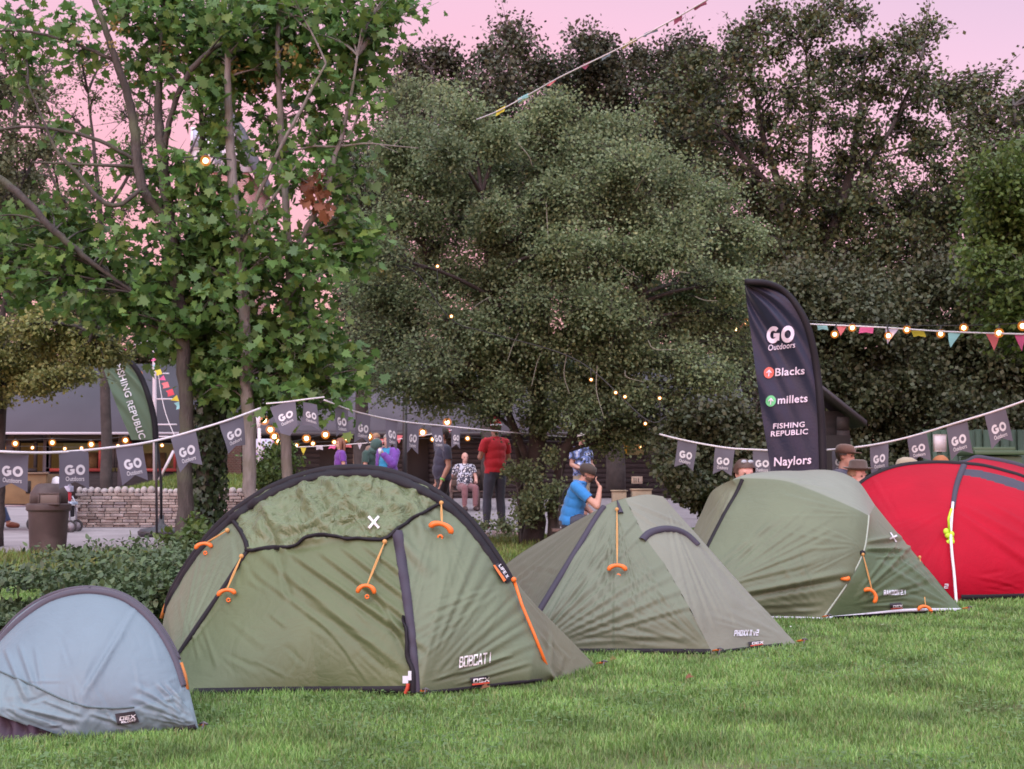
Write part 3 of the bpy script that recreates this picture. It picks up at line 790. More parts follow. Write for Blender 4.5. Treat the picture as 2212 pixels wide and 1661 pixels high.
# ================================================================== tent 4: red dome tent
m_t4 = fabric('fabric_red', (.56, .003, .030), .65)
m_t4b = fabric('fabric_red_top', (.54, .004, .034), .65)
b0, b1 = G(1700, 1300), G(2620, 1300)
root = thing('tent', 'bright red dome tent with black hoop sleeves and a white pole showing at the front', 'tent', (G(2150, 1297)[0], G(2150, 1297)[1] + .8, 0), 'tents pitched on the lawn')
T = Tent(root); T.dist = 10.8
ap = catmull([(1705, 1290), (1745, 1180), (1795, 1100), (1859, 1043), (1901, 1019), (1953, 1004), (2018, 999), (2070, 1001), (2122, 1006), (2174, 1019), (2215, 1032), (2320, 1075), (2440, 1160), (2530, 1240), (2560, 1290)], 201)
arch = np.array([W(u, v, 11.3) for u, v in ap]); arch[0] = gnd(1700, 11.2); arch[-1] = gnd(2570, 11.2)
fb = pcurve([(0, arch[0]), (.12, G(1760, 1302)), (.45, G(2062, 1299)), (.6, G(2200, 1296)), (.85, G(2480, 1300)), (1, arch[-1])], 201)
rnd = random.Random(12)
w4 = [(2062, 1105, 2260, 1240, 9, .018), (2075, 1090, 2260, 1190, 9, .014), (2130, 1085, 2280, 1170, 7, .010)] + fan((2030, 1290), -150, -118, 14, 60, 330, 6, .010, rnd) + fan((2060, 1098), 100, 165, 12, 30, 220, 5, .006, rnd)
w4 += scatter_wr([(2080, 1230), (2212, 1230), (2212, 1290), (2080, 1290)], -5, 25, 10, 40, 110, 4, .006, rnd)
vent = [(2078, 1020), (2082, 1012), (2122, 1017), (2174, 1029), (2230, 1047), (2300, 1075), (2300, 1100), (2230, 1067), (2174, 1049), (2122, 1033), (2078, 1026)]
T.skin(T.lens(arch, fb, 110, .30, (0, -1, .16), .9), [('vent_band', vent, M_BAND)], ('front_panel', m_t4), w4)
rp = catmull([(1800, 1290), (1900, 1130), (2000, 1030), (2060, 1005), (2088, 999), (2109, 989), (2135, 992), (2174, 999), (2215, 1010), (2330, 1050), (2500, 1150), (2600, 1290)], 201)
rarch = np.array([W(u, v, 12.3) for u, v in rp]); rarch[0] = gnd(1760, 12.3); rarch[-1] = gnd(2680, 12.3)
T.skin(T.lens(rarch, arch, 24, .03, (0, 0, -1)), None, ('roof_panel', m_t4b))
rbk = pcurve([(0, rarch[0]), (.3, gnd(1900, 13.0)), (.7, gnd(2500, 13.0)), (1, rarch[-1])], 201)
T.skin(T.lens(rarch, rbk, 24, .1, (0, 1, .1)), None, ('rear_panel', m_t4), None, None, False)
T.done()
mb = MB(); mb.tube(arch[20:] + [0, -.01, -.004], .022, 10); mb.build('hoop_sleeve', M_BLACK, root, smooth=True)
mb = MB(); mb.tube(rarch[40:] + [0, 0, -.004], .03, 10); mb.build('hoop_sleeve', M_BAND, root, smooth=True)
T.seam('pole_strap', [(2082, 1006), (2073, 1028), (2064, 1058), (2058, 1098)], (.05, .034), M_BAND, .012)
pb, _ = T.hit(2058, 1096)
pole = [T.hit(*q)[0] + T.hit(*q)[1] * .03 for q in ((2057, 1092), (2052, 1150), (2053, 1190), (2058, 1245))] + [G(2066, 1303)]
mb = MB(); mb.tube(catmull(pole, 24), .0105, 10); mb.build('pole', M_WHITE, root, smooth=True)
mb = MB()
for i, (du, dv) in enumerate(((-10, -4), (-6, 4), (4, 2), (3, 12), (-3, 20), (5, 18))):
    mb.ell(W(2052 + du * .8, 1152 + dv, pole[1][1] - .03), (.022, .014, .024), nu=8, nv=6)
mb.tube([W(2056, 1098, pole[1][1] - .02), W(2049, 1120, pole[1][1] - .03), W(2051, 1150, pole[1][1] - .03)], .009, 6)
mb.build('cord_bundle', mat('cord_lime', (.45, .72, .03), .5), root, smooth=True)
T.seam('ground_trim', [(2075, 1291), (2140, 1290), (2210, 1288), (2260, 1288)], .045, M_BLACK, .006, smooth=False)
T.decal('name_print', block('2', .6, .2), (2038, 1271), (11, 0), (1.5, -10), M_PALE, .01)
FOOT.append(np.concatenate([fb[::8], rbk[::-8]])[:, :2])

# ================================================================== tent 5: small blue-grey tent at the left edge
m_t5 = fabric('fabric_blue', (.235, .345, .425))
m_t5s = fabric('fabric_blue_skirt', (.245, .36, .42), .5)
m_pur = fabric('fabric_purple', (.098, .092, .135), .6)
root = thing('tent', 'small pale blue tent with a plain front under a purple-grey hoop at the grass edge', 'tent', (*G(200, 1590)[:2], 0), 'tents pitched on the lawn')
T = Tent(root); T.dist = 4.9
ap = catmull([(-75, 1540), (-62, 1480), (-35, 1420), (0, 1370), (50, 1318), (115, 1280), (190, 1266), (262, 1279), (315, 1313), (355, 1360), (387, 1420), (407, 1485), (422, 1545), (430, 1579)], 161)
arch = np.array([W(u, v, d) for (u, v), d in zip(ap, np.linspace(5.05, 4.84, 161) + .12 * np.sin(np.linspace(0, math.pi, 161)))])
arch[-1] = G(429, 1577)
fb = pcurve([(0, arch[0]), (.22, W(0, 1546, 4.72)), (.45, G(137, 1596)), (.55, G(170, 1597)), (.97, G(425, 1580)), (1, arch[-1])], 161)
rnd = random.Random(4)
w5 = [(10, 1400, 62, 1520, 7, .010), (40, 1390, 80, 1500, 7, .009), (75, 1395, 92, 1490, 6, .006), (300, 1300, 190, 1490, 9, .007), (270, 1360, 175, 1510, 7, .006)]
w5 += fan((428, 1570), -170, -120, 14, 40, 160, 5, .006, rnd) + fan((0, 1520), 5, 55, 12, 30, 170, 5, .008, rnd)
skirt = [(-90, 1430), (0, 1452), (68, 1481), (154, 1519), (219, 1531), (290, 1529), (359, 1511), (410, 1480), (440, 1620), (-90, 1640)]
w5 += scatter_wr(skirt, 20, 40, 30, 30, 110, 5, .007, rnd) + scatter_wr([(60, 1320), (330, 1340), (380, 1500), (100, 1480)], 70, 25, 10, 40, 120, 5, .003, rnd)
w5 += scatter_wr([(330, 1440), (400, 1440), (420, 1560), (340, 1560)], 15, 50, 10, 30, 80, 4, .005, rnd)
T.skin(T.lens(arch, fb, 110, .10, (0, -1, .05), .9), [('skirt_panel', skirt, m_t5s)], ('front_panel', m_t5), w5, [(skirt, 60, .006)])
bb = pcurve([(0, arch[0]), (.3, gnd(-40, 6.9)), (.7, gnd(200, 6.9)), (1, arch[-1])], 161)
T.skin(T.lens(arch, bb, 24, .05, (0, 1, .1)), None, ('rear_panel', m_t5), None, None, False)
T.done()
T.seam('hoop_sleeve', [(-50, 1450), (-22, 1412), (8, 1373), (58, 1327), (118, 1291), (190, 1277), (258, 1289), (307, 1321), (346, 1366), (377, 1424), (396, 1484)], (.036, .022), m_pur, .008)
mb = MB(); mb.tube(arch[:130] + [0, -.006, -.005], .008, 10); mb.build('hoop_pole', m_pur, root, smooth=True)
T.seam('skirt_hem', [(-20, 1447), (0, 1451), (68, 1480), (154, 1518), (219, 1530), (290, 1528)], .006, fabric('fabric_blue_hem', (.12, .19, .21)), .004)
T.seam('ground_trim', [(140, 1594), (200, 1594), (300, 1587), (422, 1570)], .02, M_BLACK, .008, smooth=False)
mb = MB(); hem = [W(-60, 1526, 4.78), W(0, 1546, 4.72), W(60, 1568, 4.71), W(137, 1595, 4.66)]; lo = [G(-60, 1600), G(0, 1603), G(60, 1604), G(142, 1600)]
g = np.array([[h + [0, .02, 0], (h + l) / 2 + [0, .045, 0], l + [0, .02, 0]] for h, l in zip(catmull(hem, 30), catmull(lo, 30))]); g[:, 1, 1] += .02 * np.sin(np.arange(30) * 1.3)
mb.grid(g); mb.build('groundsheet', fabric('fabric_plum', (.05, .035, .055)), root, smooth=True)
label_patch(T, [(248, 1541), (291, 1535), (301, 1559), (254, 1566)], 'OEX', (258, 1553), (12.5, -1.9), (1.2, -8.5), False)
p_ = [c for c in root.children if c.name.startswith('label_patch')][0]
T.decal('lettering', block('WILDCAT', .55, .2), (260, 1562), (5.6, -.9), (.7, -5), M_WHITE, .013, p_)
for a, b in (((279, 1584), (292, 1587)), ((298, 1583), (312, 1586))):
    pa, na = T.hit(*a); pb, nb = T.hit(*b)
    mb = MB(); mb.tube([pa + na * .012, (pa + pb) / 2 + na * .018, pb + nb * .008], [.007, .012, .008], 8); mb.build('toggle', M_ORANGE, root, smooth=True)
pa, na = T.hit(195, 1272); mb = MB(); mb.tube([pa + na * .015, pa + na * .02 + [.002, 0, -.012], pa + na * .02 + [.012, 0, -.028], pa + na * .02 + [.02, 0, -.022], pa + na * .012 + [.008, 0, -.006]], .0035, 6); mb.build('hanging_loop', m_pur, root, smooth=True)
mb = MB(); mb.tube([W(390, 1432, 4.93), W(399, 1460, 4.92), W(404, 1490, 4.9)], .008, 8); mb.build('webbing', MATS['webbing_dark'], root, smooth=True)
FOOT.append(np.concatenate([fb[::8], bb[::-8], ])[:, :2]); FOOT.append(np.array([G(-60, 1600), G(0, 1603), G(142, 1600), G(142, 1500), G(-60, 1500)])[:, :2])
# steel pegs with orange loops at the visible tent corners
def peg(rootname_pt, parent):
    p = np.array(rootname_pt); mb = MB(); mb.tube([p + [.03, -.05, .035], p + [.015, -.04, -.03]], .004, 6); mb.tube([p + [.045, -.055, .03], p + [.03, -.05, .037], p + [.015, -.048, .03]], .004, 6)
    o = mb.build('peg', mat('steel', (.10, .10, .11), .5, metal=.6), parent, smooth=True)
    mb = MB(); mb.tube([p + [0, .01, .015], p + [.02, -.03, .025], p + [.03, -.05, .028]], .005, 6); mb.build('loop', M_ORANGE, o, smooth=True)
_tents = [o for o in bpy.data.objects if o.get('category') == 'tent']
for q, i in ((G(905, 1503), 0), (G(1290, 1441), 0), (Cc, 1), (Tt, 1), (C1, 2), (Tp, 2), (G(428, 1578), 4)): peg(q, _tents[i])
# ================================================================== foliage tools
def leaf_mesh(name, C, tip, nor, size, tmpl, m, parent, fold=.12):
    """C centres (N,3), tip directions, normals, sizes; tmpl (K,2) outline with its stalk at the origin"""
    tmpl = np.asarray(tmpl, float); K = len(tmpl); N = len(C)
    tip = tip / (np.linalg.norm(tip, axis=1)[:, None] + 1e-9)
    nor = nor - tip * (nor * tip).sum(1)[:, None]; nor /= np.linalg.norm(nor, axis=1)[:, None] + 1e-9
    x = np.cross(tip, nor)
    V = (C[:, None] + size[:, None, None] * (tmpl[None, :, 0, None] * x[:, None] + tmpl[None, :, 1, None] * tip[:, None]
         + (fold * np.abs(tmpl[:, 0]) - .25 * fold * tmpl[:, 1] ** 2)[None, :, None] * nor[:, None]))
    return from_arrays(name, V.reshape(-1, 3), np.arange(N * K), np.arange(N) * K, m, parent)
QUAD = [(0, 0), (.38, .5), (0, 1), (-.38, .5)]
LOBED = [(0, 0), (.16, .02), (.40, -.06), (.36, .16), (.62, .30), (.40, .40), (.46, .66), (.22, .58), (.16, .78), (0, 1.0),
         (-.16, .78), (-.22, .58), (-.46, .66), (-.40, .40), (-.62, .30), (-.36, .16), (-.40, -.06), (-.16, .02)]
IVY = [(0, 0), (.32, -.05), (.45, .28), (.22, .42), (0, .95), (-.22, .42), (-.45, .28), (-.32, -.05)]
OVAL = [(0, 0), (.26, .2), (.3, .5), (.15, .85), (0, 1), (-.15, .85), (-.3, .5), (-.26, .2)]
def rdir(n, rng):
    d = rng.normal(size=(n, 3)); return d / np.linalg.norm(d, axis=1)[:, None]

def tubes_batch(mbV, A, B, Cc, r0, r1, seg=4, sides=3):
    """bezier twigs A -> B (control Cc), radii r0 -> r1; returns verts, loops"""
    N = len(A); t_ = np.linspace(0, 1, seg + 1)
    P = ((1 - t_)**2)[None, :, None] * A[:, None] + (2 * t_ * (1 - t_))[None, :, None] * Cc[:, None] + (t_**2)[None, :, None] * B[:, None]
    T = (B - A); T /= np.linalg.norm(T, axis=1)[:, None] + 1e-9
    ref = np.where(np.abs(T[:, 2:3]) < .9, np.array([[0, 0, 1.0]]), np.array([[1.0, 0, 0]]))
    Nn = np.cross(T, ref); Nn /= np.linalg.norm(Nn, axis=1)[:, None] + 1e-9; Bn = np.cross(T, Nn)
    a = np.linspace(0, 2 * math.pi, sides, endpoint=False)
    rr = (r0[:, None] * (1 - t_) + r1[:, None] * t_)
    V = P[:, :, None] + rr[:, :, None, None] * (np.cos(a)[None, None, :, None] * Nn[:, None, None] + np.sin(a)[None, None, :, None] * Bn[:, None, None])
    i, j = np.meshgrid(np.arange(seg), np.arange(sides), indexing='ij'); i, j = i.ravel(), j.ravel()
    f = np.stack([i * sides + j, i * sides + (j + 1) % sides, (i + 1) * sides + (j + 1) % sides, (i + 1) * sides + j], 1)
    Fs = f[None] + (np.arange(N) * (seg + 1) * sides)[:, None, None]
    return V.reshape(-1, 3), Fs.reshape(-1, 4), P

def poly_pts(poly, n, rng, sep=0):
    u = np.array([p[0] for p in poly]); v = np.array([p[1] for p in poly]); o = []
    tries = 0
    while len(o) < n and tries < n * 400:
        tries += 1
        q = np.array([rng.uniform(u.min(), u.max()), rng.uniform(v.min(), v.max())])
        if not inpoly(q[:1], q[1:], poly)[0]: continue
        if sep and o and min(np.hypot(*(q - k)) for k in o) < sep * (1 - tries / (n * 400)): continue
        o.append(q)
    return np.array(o)

def tree(name, label, root_uv_d, trunks, polys, m_leaf, m_bark, nclump=40, rc=70, d=20, dd=1.5, twigs=40, leaves=40, size=.05, jit=.06,
         tmpl=QUAD, seed=1, group=None, twr=.006, limb=.035, droop=.2, flat=.8, fold=.12, up=.5, extra=None, twseg=(.3, 1.0), cat='tree', trs=1.0):
    rng = np.random.default_rng(seed)
    base = gnd(*root_uv_d)
    root = thing(name, label, cat, base, group)
    s = d / F
    mb = MB(); nodes = []
    for tr in trunks:
        px_ = np.array([W(u, v, dd_) for u, v, dd_, r in tr]); r_ = np.array([q[3] for q in tr])
        r_ = r_ * trs; n = max(10, 5 * len(tr)); P = catmull(px_, n); R_ = np.interp(np.linspace(0, 1, n), np.linspace(0, 1, len(tr)), r_)
        P[1:-1] += rng.normal(size=(n - 2, 3)) * R_[1:-1, None] * .12
        mb.tube(P, R_, 10); nodes.append(P[n // 6:])
    nodes = np.concatenate(nodes)
    mb.build('trunk', m_bark, root, smooth=True)
    Cl = []
    for poly, k in polys:
        q = poly_pts(poly, k, rng, rc * .75)
        for u, v in q:
            Cl.append(W(u, v, d + rng.normal() * dd * .6))
    Cl = np.array(Cl)
    R3 = rc * s * rng.uniform(.7, 1.35, size=len(Cl))
    A, B, M_, r0 = [], [], [], []
    LA, LB, LM = [], [], []
    for c, r in zip(Cl, R3):
        dist = np.linalg.norm(nodes - c, axis=1) + np.maximum(0, nodes[:, 2] - c[2] + .2) * 1.5
        nd = nodes[dist.argmin()]
        mid = (nd + c) / 2 + np.array([0, 0, .15 * np.linalg.norm(c - nd)]) + rng.normal(size=3) * .1 * r
        LA.append(nd); LB.append(c); LM.append(mid)
        k = twigs
        t_ = rng.uniform(.35, 1, k)[:, None]
        st = (1 - t_)**2 * nd + 2 * t_ * (1 - t_) * mid + t_**2 * c
        dr = rdir(k, rng) * (rng.uniform(0, 1, k) ** .45 * np.where(rng.uniform(size=k) < .09, 1.6, 1.0))[:, None] * r * np.array([1, 1, flat])
        en = c + dr
        st = en + (st - en) * np.minimum(1, (1.6 * r) / (np.linalg.norm(st - en, axis=1) + 1e-9))[:, None]
        A.append(st); B.append(en)
        M_.append((st + en) / 2 + np.array([0, 0, 1.0]) * rng.uniform(-.05, droop, k)[:, None] * r + rng.normal(size=(k, 3)) * r * .12)
    LA, LB, LM = map(np.array, (LA, LB, LM))
    A, B, M_ = map(np.concatenate, (A, B, M_))
    v1, f1, _ = tubes_batch(None, LA, LB, LM, np.full(len(LA), limb), np.full(len(LA), limb * .35), 7, 5)
    v2, f2, P2 = tubes_batch(None, A, B, M_, np.full(len(A), twr * 1.6), np.full(len(A), twr * .5), 4, 3)
    V = np.concatenate([v1, v2]); Fq = np.concatenate([f1, f2 + len(v1)])
    from_arrays('branches', V, Fq.ravel(), np.arange(len(Fq)) * 4, m_bark, root)
    n = len(A); k = leaves
    t_ = rng.uniform(*twseg, size=(n, k))[..., None]
    C = (1 - t_)**2 * A[:, None] + 2 * t_ * (1 - t_) * M_[:, None] + t_**2 * B[:, None]
    C = (C + rng.normal(size=C.shape) * jit).reshape(-1, 3)
    keep = rng.uniform(size=len(C)) < .92
    C = C[keep]; N = len(C)
    out_ = np.repeat(B - A, k, axis=0)[keep]; out_ /= np.linalg.norm(out_, axis=1)[:, None] + 1e-9
    tip = out_ * .5 + rdir(N, rng) * .8 + np.array([0, 0, -.35])
    nor = rdir(N, rng) * .8 + np.array([0, -.15, up])
    sz = size * rng.uniform(.6, 1.25, N)
    leaf_mesh('crown', C, tip, nor, sz, tmpl, m_leaf, root, fold)
    return root

m_bark = mat('bark_grey', (.052, .046, .044), .9, var=.35, vs=6, bump=.8, bs=22, stretch=(3, 3, .6), dirt=((.075, .085, .055), 2.5))
m_barkp = mat('bark_pale', (.17, .157, .153), .85, var=.3, vs=7, bump=.6, bs=25, stretch=(3, 3, .6), dirt=((.13, .13, .09), 2.2))
m_barkd = mat('bark_dark', (.045, .038, .036), .9, var=.3, vs=6, bump=.6, bs=25)
m_haw = leafmat('leaf_hawthorn', [(.115, .170, .085), (.165, .230, .118), (.215, .275, .15), (.14, .198, .09), (.25, .285, .13)], var=.28, trans=.38)
m_dk = leafmat('leaf_dark', [(.038, .064, .026), (.060, .088, .036), (.078, .096, .034), (.048, .076, .036), (.10, .09, .034)], trans=.15)
m_dk2 = leafmat('leaf_dark_far', [(.034, .046, .028), (.048, .060, .032), (.064, .068, .034), (.04, .052, .034)], trans=.15)
m_hedge = leafmat('leaf_hedge', [(.036, .050, .024), (.055, .070, .032), (.068, .070, .032), (.04, .058, .03)], trans=.12)
m_syc = leafmat('leaf_sycamore', [(.070, .155, .045), (.095, .20, .056), (.125, .245, .062), (.08, .17, .068), (.17, .26, .06), (.095, .19, .05)], rough=.42, trans=.4, var=.2)
m_seed = leafmat('leaf_seed', [(.24, .19, .06), (.30, .22, .07), (.18, .16, .05), (.26, .16, .07)], trans=.3)
m_dead = leafmat('leaf_dead', [(.20, .08, .042), (.25, .11, .06), (.16, .065, .035)], trans=.3)
m_oliv = leafmat('leaf_olive', [(.14, .175, .06), (.20, .225, .075), (.26, .265, .09), (.17, .20, .07), (.29, .26, .085)], trans=.3)
m_brt = leafmat('leaf_bright', [(.046, .085, .022), (.07, .12, .028), (.10, .155, .034), (.058, .10, .03)], trans=.3)
m_ivy = leafmat('leaf_ivy', [(.022, .042, .020), (.034, .062, .028), (.048, .080, .034), (.026, .05, .027)], rough=.35, trans=.1)
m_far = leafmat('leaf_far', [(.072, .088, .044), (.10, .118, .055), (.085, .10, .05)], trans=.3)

# ---- hawthorn in the middle
haw = [(835, 330), (850, 225), (930, 175), (1005, 205), (1060, 255), (1200, 235), (1330, 262), (1420, 350), (1500, 395), (1560, 440), (1635, 505), (1640, 560),
       (1595, 640), (1625, 720), (1610, 800), (1570, 860), (1490, 910), (1420, 940), (1340, 960), (1260, 925), (1140, 920), (1020, 880), (930, 880), (850, 830), (780, 740), (780, 650), (770, 560), (810, 450)]
skirt = [(1010, 890), (1110, 920), (1090, 1010), (1070, 960), (1050, 930)]
r_ = tree('hawthorn_tree', 'broad bushy hawthorn with tiny grey-green leaves in the middle of the picture', (1150, 20), [
    [(1150, 1180, 20, .16), (1155, 1080, 20, .13), (1160, 960, 20, .12), (1165, 800, 20, .10), (1180, 600, 20.2, .07), (1200, 400, 20.3, .03)],
    [(1192, 1178, 19.8, .075), (1196, 1090, 19.8, .07), (1215, 990, 19.8, .07), (1280, 850, 19.6, .06), (1380, 650, 19.6, .04), (1450, 500, 19.6, .02)],
    [(1128, 1178, 20.2, .05), (1124, 1080, 20.2, .05), (1116, 960, 20.2, .05), (1060, 800, 20.1, .05), (940, 620, 20, .035), (900, 420, 20, .02)],
    [(1140, 1000, 20, .05), (1080, 830, 19.6, .05), (1060, 640, 19.3, .04), (1040, 420, 19.3, .02)]],
    [(haw, 98), ([(1100, 420), (1350, 420), (1450, 700), (1300, 860), (1060, 850), (1000, 600)], 26)],
    m_haw, m_barkd, rc=78, d=19.7, dd=1.5, twigs=74, leaves=32, size=.052, jit=.085, seed=21, droop=.5, flat=.7, up=.7, twr=.004)
rng_ = np.random.default_rng(5)
tree('dark_shrub', 'sparse leafy shoots round the foot of the hawthorn trunk', (1130, 19.4), [[(1125, 1175, 19.4, .02), (1120, 1080, 19.4, .015), (1110, 1010, 19.4, .008)], [(1205, 1172, 19.4, .02), (1210, 1080, 19.4, .015), (1215, 1000, 19.4, .008)]],
     [([(1085, 1040), (1130, 960), (1215, 960), (1225, 1060), (1180, 1130), (1090, 1130)], 11), ([(1010, 1120), (1100, 1100), (1110, 1140), (1020, 1150)], 2)], m_haw, m_barkd, rc=26, d=19.4, dd=.3, twigs=16, leaves=20, size=.055, seed=22, limb=.008, twr=.003, cat='shrub')
# pale bare shoots sticking out of the hawthorn
mb = MB()
for u, v, du, dv in ((1178, 745, -30, 90), (1185, 720, 25, -70), (1290, 790, 14, 110), (1225, 760, 5, 90), (1120, 720, -24, 60), (1260, 700, -20, -60), (1240, 560, 30, -25), (1050, 480, 22, -40), (1400, 735, 60, 20), (1350, 800, 40, 25),
                     (1150, 360, -30, -50), (1010, 330, -20, -60), (1370, 420, 60, -60), (1180, 440, 5, 80), (1420, 600, 70, -10), (1060, 640, -40, 30), (1330, 560, 50, 40), (1500, 640, 50, 10)):
    a = W(u, v, 18.55 + rng_.uniform(0, .4)); b = W(u + du, v + dv, 18.2 + rng_.uniform(0, .3)); m_ = (a + b) / 2 + rng_.normal(size=3) * .05
    mb.tube(catmull([a, m_, b], 9), np.linspace(.008, .003, 9), 5)
mb.build('shoots', mat('twig_pale', (.22, .21, .17), .8), r_)

# ---- dark shrub below the hawthorn on its right, ivy bush and undergrowth
tree('dark_shrub', 'dark leafy shrub standing between the hawthorn and the black feather flag', (1530, 18.6), [[(1530, 1120, 18.6, .06), (1530, 1050, 18.6, .05), (1535, 950, 18.6, .03)], [(1555, 1120, 18.5, .04), (1570, 1030, 18.5, .03)]],
     [([(1425, 960), (1470, 900), (1540, 880), (1620, 890), (1640, 960), (1640, 1080), (1580, 1090), (1500, 1070), (1450, 1010)], 22)], m_hedge, m_barkd, rc=48, d=18.5, dd=.8, twigs=44, leaves=34, size=.07, seed=31, cat='shrub')

# ---- tall tree with an open crown on the right, neighbours left and right of it
t3 = [(1390, 150), (1450, 105), (1520, 95), (1560, 70), (1585, 20), (1640, 30), (1650, 5), (1720, 40), (1800, 10), (1830, 0), (1870, 45), (1930, 60), (1985, 40), (2030, 55), (2025, 130), (2040, 180), (2100, 190), (2050, 240), (2050, 330), (2080, 420), (2060, 560),
      (1900, 620), (1760, 600), (1660, 560), (1560, 430), (1470, 330), (1410, 240)]
tree('dark_tree', 'tall dark broadleaf with an open crown of forking limbs on the right', (1740, 31), [
    [(1738, 1060, 31, .30), (1735, 800, 31, .26), (1722, 640, 31, .22), (1712, 540, 31, .18), (1690, 420, 31, .10), (1650, 300, 31, .06), (1620, 120, 31, .02)],
    [(1735, 760, 31, .2), (1765, 600, 31, .17), (1800, 490, 31, .13), (1830, 400, 31, .10), (1850, 290, 31, .06), (1870, 120, 31, .02)],
    [(1770, 660, 30.6, .15), (1830, 590, 30.6, .12), (1900, 570, 30.6, .09), (1990, 530, 30.6, .05), (2060, 500, 30.6, .02)],
    [(1815, 450, 31, .08), (1880, 350, 31, .06), (1940, 250, 31, .04), (1990, 130, 31, .02)], [(1712, 540, 31, .09), (1745, 400, 31, .06), (1750, 250, 31, .04), (1740, 90, 31, .015)],
    [(1690, 430, 31, .07), (1600, 330, 31, .05), (1520, 230, 31, .03)], [(1850, 600, 30.5, .09), (1960, 610, 30.4, .06), (2070, 590, 30.4, .03)]],
    [(t3, 100), ([(1600, 420), (2050, 420), (2080, 620), (1750, 650), (1620, 580)], 34), ([(2030, 200), (2160, 172), (2165, 190), (2070, 235)], 4)], m_dk, m_barkd, rc=54, d=31, dd=1.8, twigs=31, leaves=13, size=.105, jit=.11, seed=41, group='tall trees behind the fair', limb=.03, twr=.009)
tree('dark_tree', 'dark tree with a spiky outline rising behind the left of the hawthorn', (1060, 33), [[(1060, 1060, 33, .25), (1060, 700, 33, .2), (1065, 400, 33, .13), (1080, 120, 33, .03)], [(1060, 500, 33, .12), (980, 300, 33, .07), (930, 150, 33, .03)]],
     [([(830, 190), (870, 130), (960, 110), (1010, 130), (1060, 75), (1105, 65), (1140, 110), (1185, 150), (1220, 300), (1200, 420), (900, 420), (820, 300)], 46)], m_dk2, m_barkd, rc=58, d=33, dd=1.6, twigs=40, leaves=18, size=.11, jit=.14, seed=42, group='tall trees behind the fair')
tree('dark_tree', 'dark rounded tree between the hawthorn and the tall open tree', (1330, 35), [[(1330, 1060, 35, .25), (1330, 700, 35, .2), (1335, 400, 35, .12), (1330, 140, 35, .03)], [(1335, 480, 35, .1), (1430, 300, 35, .07), (1480, 160, 35, .03)]],
     [([(1170, 190), (1250, 95), (1290, 85), (1330, 135), (1400, 118), (1450, 110), (1500, 95), (1560, 200), (1570, 420), (1480, 520), (1250, 420), (1180, 330)], 60)], m_dk2, m_barkd, rc=58, d=35, dd=1.6, twigs=42, leaves=20, size=.11, jit=.14, seed=43, group='tall trees behind the fair')
tree('dark_tree', 'sparse dark tree cut by the right edge under the lilac sky', (2230, 29), [[(2230, 1060, 29, .2), (2225, 700, 29, .16), (2210, 400, 29, .09), (2190, 230, 29, .03)]],
     [([(2070, 260), (2120, 230), (2180, 215), (2230, 190), (2330, 200), (2330, 450), (2110, 450), (2070, 380)], 34)], m_dk, m_barkd, rc=55, d=29, dd=1.4, twigs=30, leaves=14, size=.10, jit=.13, seed=44, group='tall trees behind the fair')
tree('green_tree', 'brighter green leafy tree at the right edge above the string lights', (2260, 19), [[(2260, 1150, 19, .14), (2255, 800, 19, .12), (2240, 500, 19, .06)]],
     [([(2110, 560), (2120, 430), (2160, 345), (2230, 320), (2330, 360), (2330, 760), (2220, 740), (2140, 690), (2150, 610)], 48)], m_brt, m_barkd, rc=62, d=19, dd=1.2, twigs=36, leaves=24, size=.075, jit=.11, seed=45)
tree('tall_hedge', 'dark overgrown hedge filling the gap behind the right-hand string lights', (1950, 26), [[(1800, 1080, 26, .1), (1800, 900, 26, .08), (1790, 720, 26, .04)], [(1960, 1080, 26, .1), (1960, 900, 26, .08), (1960, 680, 26, .04)], [(2150, 1080, 26, .1), (2150, 900, 26, .08), (2140, 680, 26, .04)]],
     [([(1640, 640), (1760, 600), (1900, 620), (2100, 580), (2330, 640), (2330, 1060), (1760, 1060), (1680, 900)], 110)], m_hedge, m_barkd, rc=75, d=26, dd=1.0, twigs=50, leaves=30, size=.095, jit=.14, seed=46, cat='hedge')
tree('far_tree', 'dark tree filling the gap between the hawthorn and the black flag', (1640, 40), [[(1640, 1060, 40, .2), (1640, 700, 40, .16), (1640, 500, 40, .06)]],
     [([(1470, 480), (1560, 460), (1680, 560), (1760, 640), (1780, 860), (1640, 850), (1480, 700)], 44)], m_dk2, m_barkd, rc=42, d=40, dd=1.2, twigs=30, leaves=26, size=.13, seed=47)
# ---- left background
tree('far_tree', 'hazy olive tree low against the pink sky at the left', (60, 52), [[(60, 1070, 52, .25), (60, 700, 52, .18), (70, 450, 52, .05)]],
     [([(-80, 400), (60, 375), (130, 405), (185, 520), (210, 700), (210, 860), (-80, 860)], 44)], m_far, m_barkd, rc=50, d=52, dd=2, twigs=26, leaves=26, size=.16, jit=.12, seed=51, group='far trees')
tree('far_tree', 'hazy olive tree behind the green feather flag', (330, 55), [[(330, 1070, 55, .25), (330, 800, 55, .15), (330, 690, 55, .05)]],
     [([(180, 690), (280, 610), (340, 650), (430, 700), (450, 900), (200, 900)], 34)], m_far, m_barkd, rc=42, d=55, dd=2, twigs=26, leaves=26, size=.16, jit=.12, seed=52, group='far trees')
tree('far_tree', 'dark fine-leaved tree between the sycamores and the hawthorn', (780, 36), [[(780, 1060, 36, .2), (780, 700, 36, .14), (770, 430, 36, .04)]],
     [([(720, 380), (780, 300), (850, 330), (880, 560), (860, 780), (800, 830), (720, 800), (735, 640), (790, 540), (730, 470)], 40)], m_dk2, m_barkd, rc=52, d=36, dd=1.5, twigs=36, leaves=20, size=.10, jit=.13, seed=53, group='far trees')
